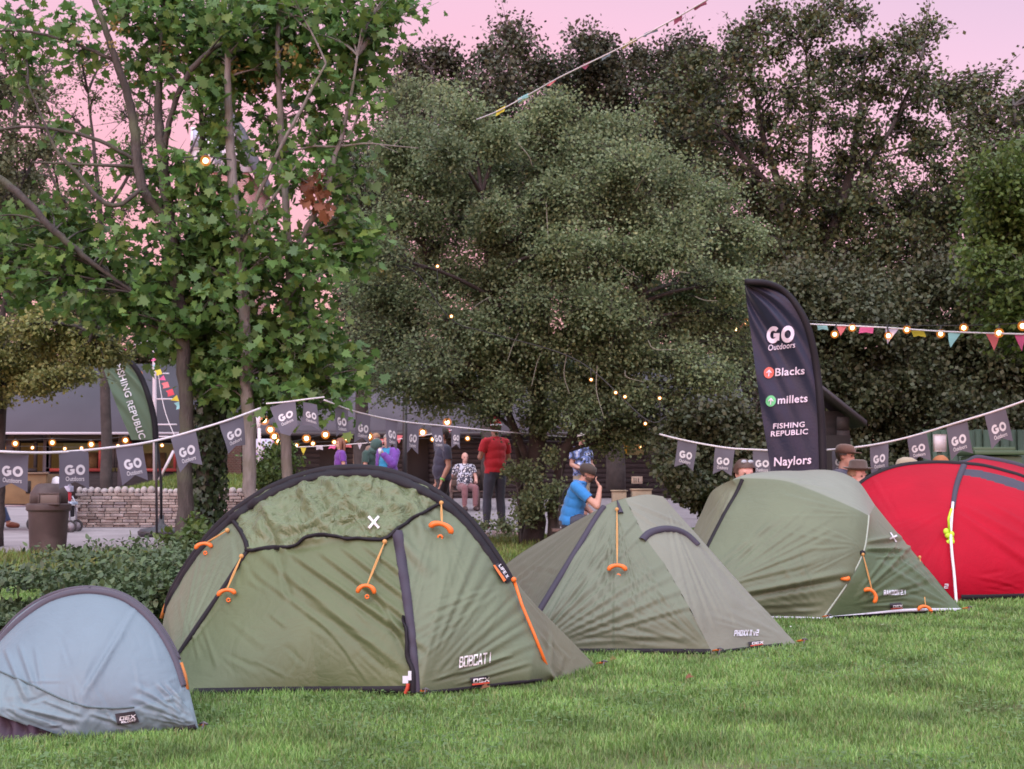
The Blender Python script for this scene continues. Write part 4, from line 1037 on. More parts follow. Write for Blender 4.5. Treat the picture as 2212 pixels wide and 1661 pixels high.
tree('hanging_tree', 'fine-leaved yellowish tree drooping over the cafe roof at the left edge', (-8, 19), [[(-6, 1180, 19, .09), (2, 900, 19, .08), (4, 700, 19, .06), (20, 600, 18.8, .03)], [(4, 720, 19, .04), (90, 680, 18.6, .03), (200, 720, 18.3, .015)]],
     [([(-70, 690), (60, 680), (160, 690), (220, 720), (225, 760), (200, 800), (150, 850), (60, 860), (-70, 870)], 26), ([(230, 770), (280, 760), (310, 800), (250, 790)], 1), ([(210, 650), (300, 650), (320, 690), (250, 700)], 3)], m_oliv, m_barkd, rc=44, d=18.5, dd=.9, twigs=36, leaves=30, size=.055, jit=.05, seed=54, flat=.5, droop=.3)
tree('far_tree', 'wispy grey-green tree at the top left corner', (-30, 27), [[(-30, 1080, 27, .16), (-20, 700, 27, .13), (10, 420, 27, .09), (40, 200, 27, .03)], [(0, 480, 27, .06), (80, 330, 27, .03), (110, 250, 27, .015)]],
     [([(-60, 90), (50, 110), (110, 230), (100, 430), (-60, 560)], 22)], m_far, m_bark, rc=42, d=27, dd=1.2, twigs=20, leaves=20, size=.09, jit=.08, seed=55, group='far trees')

tree('far_tree', 'thin twiggy tree standing against the pink sky between the sycamore limbs', (230, 32), [[(230, 1080, 32, .14), (225, 700, 32, .11), (215, 450, 32, .07), (190, 200, 32, .02)], [(220, 560, 32, .06), (120, 400, 32, .04), (70, 250, 32, .012)], [(218, 480, 32, .05), (300, 330, 32, .03), (330, 180, 32, .01)]],
     [([(60, 130), (200, 90), (340, 150), (350, 420), (200, 500), (80, 480)], 30), ([(560, 540), (720, 520), (760, 680), (600, 700)], 0)], m_far, m_barkd, rc=52, d=32, dd=1.4, twigs=18, leaves=8, size=.085, jit=.10, seed=56, group='far trees', twr=.007)
# ================================================================== sycamores
def syc(label, base, trunks, polys, seed, seeds_poly=None, ivy=None, bark=m_bark, twigs=9, leaves=7, rc=51, d=15.4, dd=.55):
    r = tree('sycamore_tree', label, base, trunks, polys, m_syc, bark, rc=rc, d=d, dd=dd, twigs=twigs, leaves=leaves, size=.108, jit=.10, tmpl=LOBED, seed=seed,
             group='sycamores at the left', trs=.74, twr=.0035, limb=.014, fold=.22, up=.75, flat=.75)
    rng = np.random.default_rng(seed + 100)
    if seeds_poly:
        q = poly_pts(seeds_poly[0], seeds_poly[1], rng)
        C = np.concatenate([W(u, v, d + rng.normal() * .4)[None] + rng.normal(size=(26, 3)) * np.array([.05, .05, .09]) for u, v in q])
        leaf_mesh('seed_clusters', C, rdir(len(C), rng) + [0, 0, -.9], rdir(len(C), rng), rng.uniform(.03, .06, len(C)), OVAL, m_seed, r)['kind'] = 'stuff'
    return r
S1 = syc('left-hand sycamore with a thick bare grey trunk forking high up', (397, 15.2), [
    [(400, 1190, 15.2, .125), (397, 1080, 15.2, .115), (403, 900, 15.2, .105), (396, 780, 15.2, .10), (385, 650, 15.2, .10), (374, 520, 15.2, .09), (362, 440, 15.2, .09), (348, 300, 15.2, .075), (342, 220, 15.3, .05), (352, 60, 15.4, .03)],
    [(366, 480, 15.2, .07), (318, 420, 15.1, .075), (300, 370, 15.1, .075), (285, 240, 15.1, .065), (248, 125, 15, .055), (218, 34, 15, .045), (190, -30, 15, .04)],
    [(350, 330, 15.2, .05), (386, 200, 15.1, .04), (444, 118, 15, .045), (512, 80, 15, .03), (580, 60, 15, .015)],
    [(300, 350, 15.1, .03), (205, 300, 15, .03), (85, 275, 15, .025), (0, 280, 15, .022), (-60, 300, 15, .02)], [(318, 400, 15.1, .03), (240, 445, 14.9, .035), (164, 370, 14.9, .03), (120, 320, 14.9, .02), (60, 180, 15, .012)],
    [(310, 360, 15.1, .03), (180, 355, 15, .022), (70, 350, 15, .015)], [(-40, 370, 14.7, .06), (0, 387, 14.7, .055), (68, 444, 14.7, .05), (104, 487, 14.7, .045), (190, 560, 14.8, .03), (300, 640, 14.9, .02)], [(248, 130, 15, .03), (150, 90, 15, .022), (40, 65, 15, .02), (-40, 75, 15, .015)]],
    [([(-40, 480), (120, 470), (260, 510), (330, 590), (330, 680), (220, 690), (130, 640), (-40, 620)], 42), ([(230, -40), (480, -40), (520, 60), (420, 150), (330, 190), (280, 130)], 22), ([(120, 180), (270, 250), (300, 440), (180, 470), (110, 330)], 4),
     ([(320, 300), (400, 260), (430, 430), (340, 470), (310, 400)], 5), ([(270, 640), (380, 560), (400, 760), (330, 760)], 11), ([(-30, 20), (120, 0), (230, 60), (200, 150), (60, 190)], 7)], 61, ([(180, 20), (250, 20), (560, 60), (520, 150), (260, 160), (60, 240)], 16))
S2 = syc('sycamore with a dark trunk wrapped in ivy down to the grass', (445, 15.9), [
    [(440, 1190, 15.9, .16), (442, 1050, 15.9, .15), (450, 850, 15.9, .12), (455, 700, 15.9, .10), (448, 520, 15.8, .08), (440, 350, 15.8, .055), (430, 180, 15.8, .03)]],
    [([(370, 470), (500, 440), (560, 560), (540, 760), (430, 830), (380, 740)], 30), ([(400, 190), (520, 180), (520, 420), (420, 440)], 8), ([(560, 60), (560, 200), (440, 190)], 6)], 62, None)
rng_ = np.random.default_rng(99)
n = 5200
tz = rng_.uniform(0, 1, n); ang = rng_.uniform(0, 2 * math.pi, n)
ipath = catmull([W(438, 1190, 15.9), W(442, 1050, 15.9), W(450, 850, 15.9), W(455, 700, 15.9), W(448, 540, 15.8), W(444, 420, 15.8)], 100)
ci = ipath[(tz ** 1.2 * 99).astype(int)]
rad = (.10 + .12 * (1 - tz)) * rng_.uniform(.75, 1.35, n) + .05 * np.maximum(0, perlin(tz * 9, ang))
C = ci + np.stack([np.cos(ang) * rad, np.sin(ang) * rad, rng_.normal(size=n) * .02], -1)
outw = np.stack([np.cos(ang), np.sin(ang), 0 * ang], -1)
leaf_mesh('ivy', C, np.array([0, 0, -1.0]) + rdir(n, rng_) * .6, outw + rdir(n, rng_) * .5, rng_.uniform(.05, .085, n), IVY, m_ivy, S2, .1)
S3 = syc('sycamore with a pale straight trunk rising behind the olive tent', (530, 15.0), [
    [(545, 1190, 15, .10), (540, 1080, 15, .10), (536, 900, 15, .10), (530, 740, 15, .085), (525, 640, 15, .08), (519, 545, 15, .075), (499, 342, 15, .07), (492, 170, 15, .05), (496, 40, 15, .03)],
    [(520, 560, 15, .03), (535, 480, 14.9, .028), (590, 350, 14.8, .028), (649, 239, 14.7, .024), (704, 137, 14.7, .014)], [(522, 570, 15, .03), (535, 508, 14.8, .024), (595, 420, 14.8, .02), (663, 328, 14.7, .012)]],
    [([(450, 440), (560, 420), (590, 560), (560, 700), (480, 760), (440, 700)], 17), ([(470, 740), (560, 700), (640, 780), (600, 850), (500, 860), (440, 820)], 22), ([(430, 40), (560, -40), (640, -20), (620, 130), (520, 190), (440, 140)], 22)], 63, ([(430, 40), (640, 60), (600, 200), (480, 180)], 12), bark=m_barkp)
S4 = syc('sycamore with a thin pale trunk, a forked light branch and a bunch of brown leaves', (617, 15.3), [
    [(622, 1190, 15.3, .085), (620, 1040, 15.3, .08), (616, 860, 15.3, .08), (618, 760, 15.3, .075), (622, 660, 15.3, .065), (624, 560, 15.3, .06), (614, 400, 15.3, .055), (608, 300, 15.3, .05), (600, 110, 15.3, .04), (604, 0, 15.3, .03)],
    [(622, 580, 15.3, .05), (650, 520, 15.2, .045), (680, 460, 15.1, .042), (706, 405, 15, .038), (722, 340, 15, .032), (737, 300, 15, .03), (757, 210, 15, .022), (772, 120, 15, .015)], [(735, 318, 15, .018), (680, 316, 15, .016), (632, 326, 15.1, .012)],
    [(738, 316, 15, .018), (790, 310, 14.9, .014), (850, 315, 14.8, .009), (905, 320, 14.8, .005)], [(850, 315, 14.8, .006), (870, 295, 14.8, .003)], [(738, 310, 15, .012), (760, 285, 14.9, .006)], [(820, 312, 14.8, .006), (860, 330, 14.8, .003)]],
    [([(580, 480), (680, 520), (700, 640), (620, 700), (570, 600)], 10), ([(600, 690), (700, 690), (790, 800), (760, 860), (680, 870), (610, 850)], 26), ([(600, -40), (840, -40), (850, 20), (800, 130), (790, 230), (720, 200), (610, 170)], 34), ([(640, 240), (720, 220), (790, 380), (740, 440), (680, 330)], 9), ([(720, 480), (800, 480), (810, 560), (730, 580)], 10), ([(865, 0), (905, 0), (885, 40)], 2), ([(640, 420), (600, 360), (560, 300), (580, 240)], 5)], 64,
    ([(620, 100), (800, 120), (780, 190), (640, 180)], 10), bark=m_barkp)
n = 34; q = poly_pts([(640, 400), (690, 360), (710, 420), (735, 430), (725, 450), (690, 470), (655, 430)], n, rng_)
C = np.array([W(u, v, 14.9 + rng_.normal() * .08) for u, v in q])
leaf_mesh('dead_leaves', C, rdir(n, rng_) * .4 + [0, 0, -1], rdir(n, rng_) + [0, -.7, 0], rng_.uniform(.07, .14, n), LOBED, m_dead, S4, .5)

# ================================================================== bramble bed and grass
def mound(u, d):
    return .16 + .24 * perlin(u / 70.0, d * .9) + .12 * perlin(u / 26.0, d * 2.2) + .10 * np.clip((u - 250) / 150, 0, 1)
n = 62000
d_ = 8.0 + 7.9 * rng_.uniform(0, 1, n) ** 1.4; u_ = rng_.uniform(-160, 470, n)
lim = np.interp(u_, [-160, 90, 150, 300, 470], [9.5, 9.7, 12.0, 13.0, 15.0]) + .5 * perlin(u_ / 45.0, 0 * u_ + 3.3)
nearl = np.full(len(u_), 8.0)
k = (d_ < lim) & (d_ > nearl); u_, d_ = u_[k], d_[k]; n = len(u_)
top = mound(u_, d_) * np.interp(u_, [60, 260], [.45, 1.0]) * np.clip((lim[k] - d_) / .5, .15, 1)
x_ = (u_ - CX) / F * d_ * 1.0
C = np.stack([x_, d_, top * rng_.uniform(.55, 1.1, n) ** .7], -1)
# arching sprays that stand above the bed
sp = []
for i in range(170):
    uu = rng_.uniform(-40, 430); dd_ = rng_.uniform(8.6, float(np.interp(uu, [-160, 90, 150, 300, 470], [9.2, 9.3, 11.6, 12.8, 14.6]))); x0 = (uu - CX) / F * dd_
    z0 = .2; L = rng_.uniform(.25, .6) * (1.25 if uu > 330 else .6 if uu < 120 else 1); a = rng_.uniform(0, 2 * math.pi)
    t_ = np.linspace(0, 1, 16)
    P = np.stack([x0 + np.cos(a) * L * t_ * .7, dd_ + np.sin(a) * L * t_ * .5, z0 + L * .75 * (t_ - .75 * t_**2) * 1.3], -1)
    sp.append(P + rng_.normal(size=P.shape) * .012)
C = np.concatenate([C] + sp); n = len(C)
m_bram = leafmat('leaf_bramble', [(.040, .068, .032), (.06, .098, .042), (.085, .135, .058), (.05, .082, .042), (.11, .155, .065)], rough=.45, trans=.2)
o = leaf_mesh('bramble_bed', C, rdir(n, rng_) + [0, -.3, -.2], rdir(n, rng_) * .55 + [0, -.1, 1], rng_.uniform(.026, .058, n), OVAL, m_bram, None, .15)
tag(o, kind='stuff')
tree('young_shrub', 'fresh green leafy sapling growing out of the brambles beside the ivy trunk', (405, 12.2), [[(405, 1210, 12.2, .012), (400, 1180, 12.2, .009), (395, 1150, 12.1, .004)]],
     [([(365, 1160), (420, 1120), (435, 1180), (380, 1230)], 7)], m_brt, m_barkd, rc=24, d=12.2, dd=.2, twigs=10, leaves=7, size=.075, jit=.03, tmpl=OVAL, seed=71, limb=.004, twr=.002, cat='shrub')
tree('young_shrub', 'low leafy shrub behind the pale trunks on the grass bank', (590, 24), [[(590, 1120, 24, .03), (590, 1040, 24, .02), (590, 990, 24, .01)]],
     [([(560, 980), (640, 970), (650, 1030), (560, 1080), (545, 1030)], 9)], m_brt, m_barkd, rc=30, d=24, dd=.4, twigs=18, leaves=20, size=.08, seed=72, limb=.008, twr=.004, cat='shrub')

def blades(name, pts, L, wd, cols, seed, lean=.6):
    rng = np.random.default_rng(seed); N = len(pts)
    a = rng.uniform(0, 2 * math.pi, N); ln = rng.uniform(.1, lean, N) * L
    dx = np.stack([np.cos(a) * ln, np.sin(a) * ln, 0 * a], -1); sx = np.stack([-np.sin(a), np.cos(a), 0 * a], -1) * wd[:, None] / 2
    up = np.array([0, 0, 1.0]) * L[:, None]
    V = np.stack([pts - sx, pts + sx, pts + up * .55 + dx * .35 - sx * .8, pts + up * .55 + dx * .35 + sx * .8, pts + up * .92 + dx], 1).reshape(-1, 3)
    b = np.arange(N) * 5
    loops = np.stack([b, b + 1, b + 3, b + 2, b + 2, b + 3, b + 4], 1).ravel()
    starts = np.stack([np.arange(N) * 7, np.arange(N) * 7 + 4], 1).ravel()
    m = mat(name + '_blade', cols[0], .55, var=.45, vs=2.6, island=cols, trans=.3, spec=.3)
    o = from_arrays(name, V, loops, starts, m); tag(o, kind='stuff'); return o
def outside(P, infl=0):
    k = np.ones(len(P), bool)
    for f in FOOT: k &= ~inpoly(P[:, 0], P[:, 1], [tuple(q) for q in f])
    return k
n = 400000
d_ = 4.0 * (11.4 / 4.0) ** rng_.uniform(0, 1, n); u_ = rng_.uniform(-400, 2700, n)
pts = np.stack([(u_ - CX) / F * d_, d_, 0 * d_ - .004], -1)
pts = pts[outside(pts)]; n = len(pts)
pt = perlin(pts[:, 0] * 1.6, pts[:, 1] * 1.6)
bare = np.exp(-(((pts[:, 0] - .42) / .28) ** 2 + ((pts[:, 1] - 4.28) / .16) ** 2)) + .8 * np.exp(-(((pts[:, 0] - .95) / .35) ** 2 + ((pts[:, 1] - 4.22) / .12) ** 2))
keep = rng_.uniform(size=n) < np.clip(.85 + .6 * pt, .25, 1) * np.clip(1 - bare, .12, 1); pts, pt = pts[keep], pt[keep]; n = len(pts)
L = rng_.uniform(.018, .038, n) * (1 + .5 * pt + .35 * perlin(pts[:, 0] * 5, pts[:, 1] * 5))
GC = [(.088, .180, .036), (.135, .262, .054), (.20, .335, .09), (.112, .226, .064), (.245, .355, .135), (.20, .20, .085)]
blades('lawn_grass', pts, L, rng_.uniform(.0028, .0054, n) * np.clip(pts[:, 1] / 5.5, .8, 2), GC, 3, .9)
# clover and daisies among the grass
n = 16000
d_ = 4.0 * (10.5 / 4.0) ** rng_.uniform(0, 1, n); u_ = rng_.uniform(-60, 2272, n)
pts = np.stack([(u_ - CX) / F * d_, d_, 0 * d_ + .014], -1); pts = pts[outside(pts)]
pts = pts[perlin(pts[:, 0] * .9 + 5, pts[:, 1] * .9) > .02]; n = len(pts)
o = leaf_mesh('clover', pts + rng_.uniform(0, .012, (n, 1)) * [0, 0, 1], rdir(n, rng_) * [1, 1, .2], rdir(n, rng_) * .35 + [0, 0, 1], rng_.uniform(.012, .022, n), OVAL, leafmat('leaf_clover', [(.085, .16, .05), (.12, .20, .075), (.10, .18, .06)]), None)
tag(o, kind='stuff')
n = 26000
d_ = rng_.uniform(12.5, 25, n); u_ = np.where(rng_.uniform(size=n) < .5, rng_.uniform(-120, 520, n), rng_.uniform(980, 1560, n))
pts = np.stack([(u_ - CX) / F * d_, d_, 0 * d_], -1)
edge = np.interp(pts[:, 0], [p[0] for p in pe], [p[1] for p in pe])
k = (pts[:, 1] < edge - .05) & ~((pts[:, 1] > 12.85) & (pts[:, 1] < 13.45) & (u_ < 60)); pts = pts[k]; n = len(pts)
blades('rough_grass', pts, rng_.uniform(.05, .11, n), rng_.uniform(.008, .014, n), [(.10, .17, .035), (.14, .22, .05), (.17, .19, .06), (.16, .14, .06)], 4, .8)
u_ = np.array([1908., 1912, 1896, 2052, 1700, 1770, 1640]); d_ = np.array([8.55, 9.0, 8.2, 9.1, 8.1, 7.6, 7.7])
C = np.stack([(u_ - CX) / F * d_, d_, 0 * d_ + .034], -1); C = C[outside(C)]
o = leaf_mesh('daisies', C, rdir(len(C), rng_) * [1, 1, .2], rdir(len(C), rng_) * .3 + [0, -.3, 1], np.full(len(C), .016), OVAL, mat('petal_white', (.7, .7, .68), .6), None); tag(o, kind='stuff')
# leaves and litter on the lawn
for i, (u, v, s_, c, lb, ct) in enumerate(((1041, 1500, .055, m_dead, 'orange-brown dead leaf lying right under the olive tent', 'leaf'), (1482, 1477, .05, m_dead, 'tan dead leaf lying in the mid lawn', 'leaf'), (2080, 1322, 0, 0, 0, 0), (1400, 1408, .045, m_seed, 'pale dead leaf against the base of the sage tent', 'leaf'), (1318, 1437, .05, m_seed, 'yellowish leaf beside the tail of the olive tent', 'leaf'))):
    if not s_: continue
    p = G(u, v) + [0, 0, .02]
    o = leaf_mesh('fallen_leaf', p[None], np.array([[.5, -.4, .3]]), np.array([[.2, -.6, 1]]), np.array([s_ * .8]), LOBED, c, None, .5); tag(o, lb, ct, 'dead leaves on the lawn')
# ================================================================== bunting, flags, lights
m_rope = mat('rope_white', (.62, .60, .64), .8, bump=.4, bs=120)
m_grey = mat('pennant_grey', (.115, .112, .145), .75, var=.06, vs=4, bump=.1, bs=120, trans=.05)
PAST = {k: mat('pennant_' + k, c, .7, trans=.3) for k, c in dict(pink=(.68, .12, .30), salmon=(.68, .17, .19), yellow=(.68, .58, .06), teal=(.28, .56, .58), lilac=(.52, .46, .62), white=(.60, .58, .66), red=(.60, .06, .09), slate=(.14, .20, .24), olive=(.36, .34, .07), mauve=(.24, .06, .11)).items()}
def rope_fn(path):
    P = np.array([W(u, v, d) for u, v, d in path]); return P
def flag_fn(TL, TR, BR, BL, notch, curl, ph, kind='swallow'):
    TL, TR, BR, BL = (np.array(q, float) for q in (TL, TR, BR, BL))
    nrm = np.cross(TR - TL, BL - TL); nrm /= np.linalg.norm(nrm)
    def f(u, v):
        u = np.asarray(u, float); v = np.asarray(v, float)
        h = 1 - notch * (1 - np.abs(2 * u - 1)) if kind == 'swallow' else 1.0
        vv = v * h
        if kind == 'point':
            u = .5 + (u - .5) * (1 - .97 * v)
        p = (1 - vv)[..., None] * ((1 - u)[..., None] * TL + u[..., None] * TR) + vv[..., None] * ((1 - u)[..., None] * BL + u[..., None] * BR)
        c = curl * (np.sin(u * 4.2 + ph) * (.3 + .7 * vv) + .4 * np.sin(vv * 5 + ph * 2))
        return p + c[..., None] * nrm
    return f, nrm
def bunting(name, label, path, flags, group, rr=.011, cat='bunting'):
    P = rope_fn(path); R_ = catmull(P, 120); pu = PX(R_)
    mid = R_[60].copy(); mid[2] = R_[:, 2].min()
    root = thing(name, label, cat, mid, group)
    mb = MB(); mb.tube(R_, rr, 8); mb.build('rope', m_rope, root, smooth=True)
    for i, fl in enumerate(flags):
        px_, m, kind = fl['px'], fl['m'], fl.get('kind', 'swallow')
        def dep(u):
            o_ = np.argsort(pu[:, 0]); return float(np.interp(u, pu[o_, 0], R_[o_, 1]))
        Q = [W(*px_[0], dep(px_[0][0])), W(*px_[1], dep(px_[1][0])), W(*px_[2], dep(px_[1][0]) + fl.get('dz', .0)), W(*px_[3], dep(px_[0][0]) + fl.get('dz', .0))]
        f, nrm = flag_fn(*Q, fl.get('notch', .2), fl.get('curl', .010), i * 1.7, kind)
        if nrm @ (CAMP - Q[0]) < 0: sgn = -1
        else: sgn = 1
        u, v = np.meshgrid(np.linspace(0, 1, 13), np.linspace(0, 1, 9))
        mb = MB(); mb.grid(f(u, v)); o = mb.build('pennant', m, root, smooth=True)
        if fl.get('go', False):
            c_, s_ = 0, 0
            for VF in (place2d(go2d(), .5, .545, .138, w=.67), ):
                V, Fs = VF; h0 = fl.get('top', .36)
                uu = V[:, 0]; vv = h0 + (.545 + .276 - V[:, 1]) * .98
                hh = (1 - fl.get('notch', .2) * (1 - np.abs(2 * uu - 1))) if kind == 'swallow' else 1.0
                mb = MB(); mb.add(f(uu, vv / hh) + nrm * sgn * .004, Fs)
            V, Fs = place2d(text2d('Outdoors', .02), .5, 0, .12, w=.60)
            vv = h0 + .425 - V[:, 1]
            hh = (1 - fl.get('notch', .2) * (1 - np.abs(2 * V[:, 0] - 1))) if kind == 'swallow' else 1.0
            mb.add(f(V[:, 0], vv / hh) + nrm * sgn * .004, Fs)
            mb.build('lettering', M_WHITE, o)
    return root
def GOF(*q, **k):
    return dict(px=q, m=m_grey, go=True, **k)
bunting('bunting', 'grey swallow-tail bunting on a white rope sagging across the left, tied at the sycamores', [(-60, 972, 10.9), (30, 977, 11.1), (100, 978, 11.5), (160, 975, 11.9), (230, 968, 12.3), (300, 959, 12.7), (370, 944, 13.1), (430, 927, 13.4), (500, 905, 13.8), (562, 882, 14.2)],
    [GOF((-4, 975), (62, 977), (57, 1063), (-9, 1058)), GOF((127, 976), (190, 973), (193, 1057), (131, 1056)), GOF((250, 966), (309, 957), (321, 1037), (263, 1049)), GOF((367, 945), (422, 930), (438, 1004), (388, 1021)), GOF((474, 914), (526, 896), (528, 962), (494, 981), notch=.12)], 'grey printed bunting')
bunting('bunting', 'short grey bunting among the lowest sycamore leaves with one tilted pointed flag', [(575, 872, 13.6), (620, 868, 13.7), (665, 862, 13.8), (700, 858, 14.0)],
    [GOF((583, 880), (638, 862), (642, 918), (606, 936), notch=-.25), GOF((655, 868), (684, 874), (690, 930), (655, 918), notch=.1)], 'grey printed bunting', rr=.008)
bunting('bunting', 'grey bunting running from the sycamores back into the hawthorn above the timber hall', [(700, 864, 14.6), (755, 885, 15.1), (813, 900, 15.7), (880, 912, 16.3), (970, 921, 17.2), (1060, 930, 18), (1200, 942, 21.8), (1330, 946, 21.8), (1400, 942, 20)],
    [GOF((724, 876), (752, 884), (752, 946), (726, 944), top=.34), GOF((770, 890), (800, 898), (797, 960), (767, 956)), GOF((833, 903), (860, 909), (858, 974), (834, 970)), GOF((880, 913), (905, 916), (904, 981), (878, 978)), GOF((932, 918), (955, 920), (958, 976), (938, 976)), GOF((976, 922), (994, 924), (994, 970), (976, 968)),
     GOF((1393, 942), (1424, 940), (1424, 990), (1393, 990), top=.3)], 'grey printed bunting', rr=.009)
bunting('bunting', 'grey swallow-tail bunting on a white rope crossing the right side behind the black flag', [(1425, 938, 17.5), (1456, 946, 17.2), (1507, 957, 16.8), (1575, 968, 16.4), (1644, 972, 16.1), (1715, 975, 15.8), (1787, 972, 15.4), (1880, 962, 15), (1968, 943, 14.6), (2071, 912, 14.1), (2150, 888, 13.8), (2230, 860, 13.5)],
    [GOF((1464, 949), (1506, 958), (1499, 1018), (1457, 1008)), GOF((1545, 965), (1588, 970), (1580, 1028), (1538, 1024)), GOF((1626, 972), (1668, 973), (1668, 1031), (1626, 1031)), GOF((1798, 971), (1838, 967), (1838, 1027), (1799, 1028)), GOF((1878, 962), (1919, 955), (1921, 1020), (1882, 1028)),
     GOF((1960, 945), (2002, 933), (2011, 995), (1965, 1001)), GOF((2044, 922), (2088, 907), (2101, 980), (2056, 994)), GOF((2127, 896), (2172, 880), (2189, 953), (2143, 970))], 'grey printed bunting')
def PF(c, u, v, w, h, sk=0, kind='point', rot=0, **k):
    a = math.radians(rot); ex = np.array([math.cos(a), math.sin(a)]) * w; ey = np.array([-math.sin(a) + sk / max(h, 1), math.cos(a)]) * h
    p = np.array([u, v], float)
    return dict(px=[tuple(p - ex / 2), tuple(p + ex / 2), tuple(p + ex / 2 + ey), tuple(p - ex / 2 + ey)], m=PAST[c], kind=kind, **k)
bunting('bunting', 'pastel triangle bunting stretched level over the red tent with string lights', [(1560, 694, 22.5), (1640, 696, 22.3), (1746, 700, 22), (1900, 707, 21.5), (2036, 716, 19.6), (2212, 722, 17.4), (2260, 723, 17)],
    [PF('salmon', 1600, 697, 20, 14, 4), PF('teal', 1776, 702, 22, 11, 2, 'swallow'), PF('salmon', 1818, 705, 22, 20, -2), PF('pink', 1873, 707, 30, 13, -3, 'swallow'), PF('lilac', 1927, 710, 30, 32, -10), PF('yellow', 1982, 714, 28, 14, 4, 'swallow'), PF('teal', 2062, 717, 29, 33, -8), PF('salmon', 2146, 720, 32, 36, 0), PF('pink', 2205, 722, 30, 36, 2)], 'pastel bunting', rr=.012)
bunting('bunting', 'pastel bunting blown sideways on a cord climbing to the top edge of the sky', [(1030, 258, 18.6), (1080, 238, 18.2), (1150, 200, 17.8), (1215, 164, 17.2), (1334, 106, 16.4), (1458, 40, 15.6), (1540, -8, 15)],
    [PF('yellow', 1082, 233, 22, 15, -8, rot=-28, kind='swallow'), PF('teal', 1130, 207, 26, 10, -5, rot=-26, kind='swallow'), PF('salmon', 1194, 175, 34, 13, -12, rot=-36), PF('mauve', 1265, 137, 26, 14, -8, rot=-28), PF('slate', 1310, 116, 22, 11, -5, rot=-26, kind='swallow'), PF('olive', 1358, 91, 36, 8, -3, rot=-30, kind='swallow'), PF('slate', 1405, 66, 32, 9, -3, rot=-26, kind='swallow'), PF('mauve', 1465, 36, 22, 16, -10, rot=-38, kind='swallow'), PF('mauve', 1512, 8, 32, 9, -2, rot=-25, kind='swallow')], 'pastel bunting', rr=.009)
bunting('bunting', 'pastel bunting strung low across the front of the timber hall', [(640, 966, 31), (720, 962, 30.5), (810, 955, 30), (900, 943, 29.5), (970, 930, 29), (990, 925, 29)],
    [PF('yellow', 655, 964, 15, 19), PF('white', 690, 962, 15, 10, 0, 'swallow'), PF('pink', 720, 961, 14, 9, -4, 'swallow'), PF('salmon', 750, 960, 18, 7, 0, 'swallow'), PF('white', 777, 957, 11, 14), PF('salmon', 825, 948, 12, 16), PF('salmon', 862, 940, 16, 18), PF('red', 968, 926, 9, 8, 0, 'swallow')], 'pastel bunting', rr=.010)
bunting('bunting', 'colourful bunting hanging down beside the white mast at the left', [(339, 770, 28.6), (340, 790, 28.6), (345, 830, 28.5), (352, 870, 28.4), (362, 905, 28.3), (380, 948, 28.1)],
    [PF(c, 337 + k * .38 + (k / 30) ** 1.9 * 2.2, 776 + k, 10 + k * .05, 9 + k * .05, -3, 'swallow' if i % 3 else 'point', rot=70) for i, (k, c) in enumerate(((0, 'pink'), (14, 'teal'), (26, 'yellow'), (40, 'pink'), (54, 'salmon'), (70, 'red'), (84, 'yellow'), (97, 'teal'), (108, 'salmon'), (122, 'white'), (133, 'yellow'), (142, 'teal'), (153, 'salmon'), (163, 'white')))], 'pastel bunting', rr=.008)
bunting('bunting', 'scrap of pink and white bunting behind the top of the green feather flag', [(130, 786, 33), (170, 775, 33), (230, 762, 33), (300, 742, 33), (350, 730, 33)], [PF('white', 150, 780, 18, 8, 0, 'swallow'), PF('salmon', 188, 768, 14, 16), PF('pink', 270, 750, 12, 10), PF('white', 300, 742, 10, 12)], 'pastel bunting', rr=.012)

def lights(label, path, bulbs, r=.045, cable=.007, sag=None):
    P = rope_fn(path); R_ = catmull(P, 80); pu = PX(R_)
    mid = R_[40].copy(); mid[2] = R_[:, 2].min()
    root = thing('string_lights', label, 'string lights', mid, 'warm festoon lights')
    mb = MB(); mb.tube(R_, cable, 6); mb.build('cable', mat('cable_black', (.02, .02, .022), .6), root, smooth=True)
    gl, co = bulbmat()
    for u, v in bulbs:
        j = np.argmin(np.abs(pu[:, 0] - u) + .6 * np.abs(pu[:, 1] - v)); d = R_[j, 1]; p = W(u, v, d - .02); s = r
        b = MB(); b.tube([R_[j], p + [0, 0, s * 1.1]], s * .25, 6); b.ell(p + [0, 0, s * 1.1], (s * .5, s * .5, s * .6), nu=8, nv=5)
        bo = b.build('bulb', MATS['cable_black'], root, smooth=True)
        g_ = MB(); g_.ell(p, s * 1.25, nu=12, nv=8); g_.build('globe', gl, bo, smooth=True)
        g_ = MB(); g_.ell(p, s * .62, nu=10, nv=7); g_.build('filament', co, bo, smooth=True)
    return root
lights('string of warm bulbs over the red tent on the right', [(1560, 690, 22.6), (1600, 692, 22.5), (1700, 690, 22), (1800, 697, 21.6), (1850, 700, 21.5), (1960, 703, 20.8), (2082, 703, 19.3), (2212, 698, 17.3), (2300, 694, 17)],
    [(1613, 696), (1592, 711), (1803, 722), (1841, 708), (1959, 712), (1919, 725), (2032, 721), (2082, 708), (2158, 719), (2209, 704)], .05)
lights('string of warm bulbs along the eave of the left cafe', [(-40, 948, 36), (33, 950, 36), (113, 947, 36), (198, 950, 36), (270, 942, 36), (307, 928, 36), (330, 900, 35), (300, 800, 34), (296, 790, 34)],
    [(33, 958), (113, 956), (197, 960), (271, 951), (307, 939), (330, 912), (300, 808)], .075)
